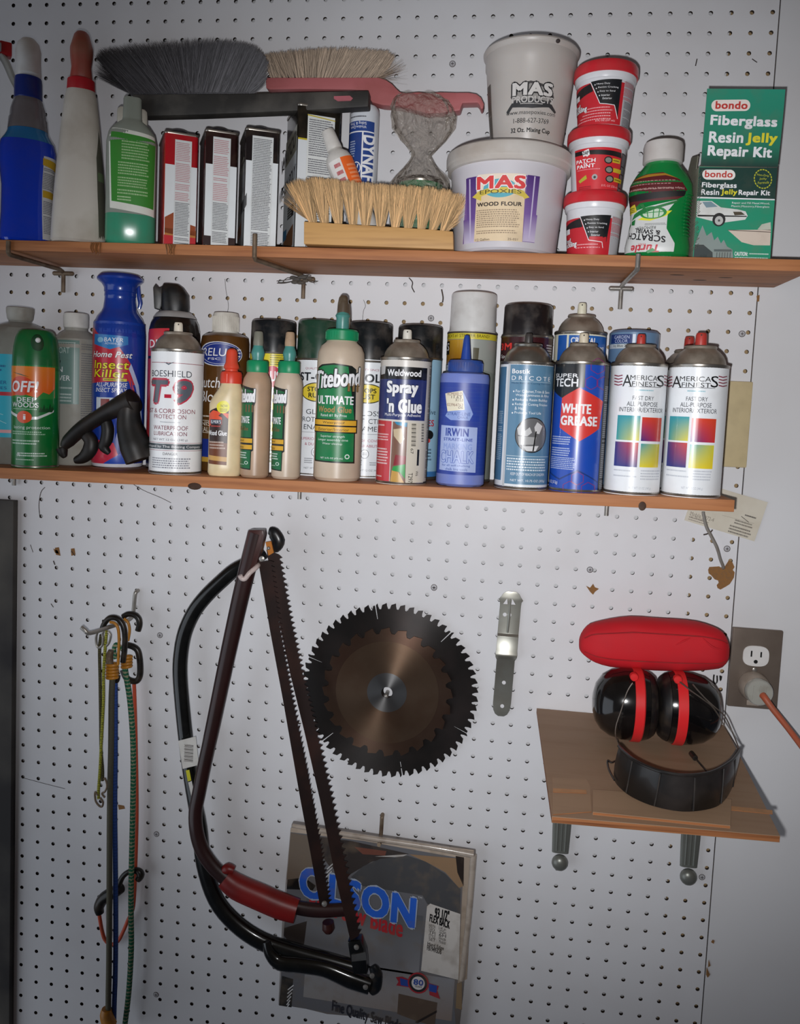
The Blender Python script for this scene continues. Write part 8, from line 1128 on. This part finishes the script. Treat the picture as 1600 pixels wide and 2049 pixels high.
b = B(); b.tube([(p[0]+0, p[1]-1, p[2]) for p in [(165.4,-46.0,-750.8),(164.7,-46.0,-758.7),(167.3,-46.0,-767.9),(172.2,-46.0,-776.6)]], [7, 9, 10, 10], 14, smooth=4); obj('orange_wrap', b, OR, g1)
def wraps(par, c, w, n, y, tilt=0):
    for k in range(n):
        b = B(); z = c[2]-k*4.6
        b.tube([(c[0]+w*cos(a), y+w*.75*sin(a), z+1.2*sin(a*.5)+tilt*cos(a)) for a in [2*pi*i/20 for i in range(21)]], 2.3, 8); obj('orange_coil', b, OR, par)
pp = [(164.1,-46.0,-227.5)][0]; wraps(g1, pp, 7.5, 5, -46, 1)
def hookup(par, pts, r, mat, name='plastic_hook'): b = B(); b.tube(pts, r, 14, smooth=6, up=(1, 0, 0)); return obj(name, b, mat, par)
hookup(g1, [(178.3,-42.0,-223.1),(180.2,-42.0,-204.5),(180.6,-42.0,-186.1),(178.1,-42.0,-171.6),(172.6,-42.0,-162.5),(164.9,-42.0,-158.7),(156.6,-42.0,-160.1),(149.9,-42.0,-167.2),(146.2,-42.0,-175.6)], 4, BK)
hookup(g1, [(174.1,-49.0,-224.9),(174.5,-49.0,-206.6),(174.9,-49.0,-188.3),(173.1,-49.0,-172.3),(167.7,-49.0,-164.8),(160.9,-49.0,-163.8)], 2, OR, 'orange_wire')
hookup(g1, [(161.7,-46.0,-206.3),(158.9,-46.0,-218.3),(162.1,-46.0,-228.4)], [4, 6, 4], RUSTY, 'crimp')
bl = cord('bungee_cord', 'blue bungee cord hanging behind the brown-grey one', [(164.6,-38.0,-242.5),(165.7,-38.0,-281.2),(167.1,-38.0,-356.0),(168.0,-38.0,-446.2),(169.9,-38.0,-507.9),(172.3,-38.0,-595.0),(173.3,-38.0,-647.1),(173.6,-38.0,-703.5),(172.9,-38.0,-749.4),(172.8,-38.0,-789.1)], 3.6, braid('blue_braid', '#2a4a94', '#22407c', 1.2))
hookup(bl, [(161.6,-38.0,-245.8),(163.2,-38.0,-253.1),(167.8,-38.0,-252.7),(169.2,-38.0,-245.1)], 3.4, BK, 'cord_clamp')
g2 = cord('bungee_cord', 'green bungee cord with pale flecks, rightmost of the bundle', [(173.1,-26.0,-228.4),(174.9,-26.0,-243.3),(180.1,-26.0,-269.1),(183.6,-26.0,-292.1),(187.0,-26.0,-325.0),(189.2,-26.0,-358.9),(190.2,-26.0,-404.5),(190.4,-26.0,-471.0),(190.2,-26.0,-557.1),(190.9,-26.0,-613.4),(192.4,-26.0,-665.7),(190.1,-26.0,-732.1),(184.9,-26.0,-788.0),(182.8,-26.0,-805.2)], 4.1, braid('green_braid', '#0c5a3c', '#6a7c5c', 2.6))
pp = [(177.4,-28.0,-220.8)][0]; wraps(g2, pp, 6.6, 4, -28, 1.5)
hookup(g2, [(192.8,-26.0,-179.9),(194.9,-26.0,-170.8),(193.2,-26.0,-162.1),(186.2,-26.0,-156.7),(177.1,-26.0,-156.7),(169.5,-26.0,-161.0)], [4.4, 4.4, 4.2, 4], BK)
hookup(g2, [(179.7,-30.0,-194.7),(181.7,-30.0,-179.7),(179.2,-30.0,-168.1),(173.0,-30.0,-162.6)], 2, OR, 'orange_wire')
hookup(g2, [(172.3,-30.0,-208.7),(161.4,-30.0,-202.1),(158.5,-30.0,-211.3),(161.8,-30.0,-222.9)], 3.2, braid('green_braid', '#0c5a3c', '#8c8c70'), 'green_loop')
o1 = cord('bungee_cord', 'orange bungee cord looping up at the bottom behind the green one', [(181.5,-11.0,-263.5),(183.9,-11.0,-304.4),(186.7,-11.0,-365.4),(189.9,-11.0,-457.2),(189.7,-11.0,-544.0),(187.6,-11.0,-609.9),(179.5,-11.0,-633.1),(171.9,-11.0,-653.3),(164.2,-11.0,-668.7),(153.1,-11.0,-675.7),(143.3,-11.0,-669.0),(138.2,-11.0,-655.2),(134.7,-11.0,-638.1),(133.4,-11.0,-630.2)], 2.8, M('orange_rope', '#c04a2c', .5, dirt=.25, bump=.2))
hookup(o1, [(168.8,-13.0,-206.4),(179.8,-13.0,-208.5),(187.6,-13.0,-214.6),(191.1,-13.0,-230.9),(191.5,-13.0,-249.8),(187.0,-13.0,-259.3),(177.7,-13.0,-260.1),(169.8,-13.0,-255.5),(164.9,-13.0,-244.5)], 4.6, BK, 'carabiner')
hookup(o1, [(138.0,-18.0,-623.6),(136.2,-18.0,-613.5),(141.6,-18.0,-601.0),(151.8,-18.0,-591.8),(162.8,-18.0,-584.9),(170.6,-18.0,-578.4)], [6, 8, 9, 9, 8], BK)
hookup(o1, [(167.4,-18.0,-574.1),(172.7,-18.0,-561.7),(180.4,-18.0,-553.7),(190.6,-18.0,-549.3),(198.5,-18.0,-550.0),(201.0,-18.0,-555.9),(197.2,-18.0,-562.6)], [4.5, 4, 4, 5, 6, 5], BK, 'hook_end')
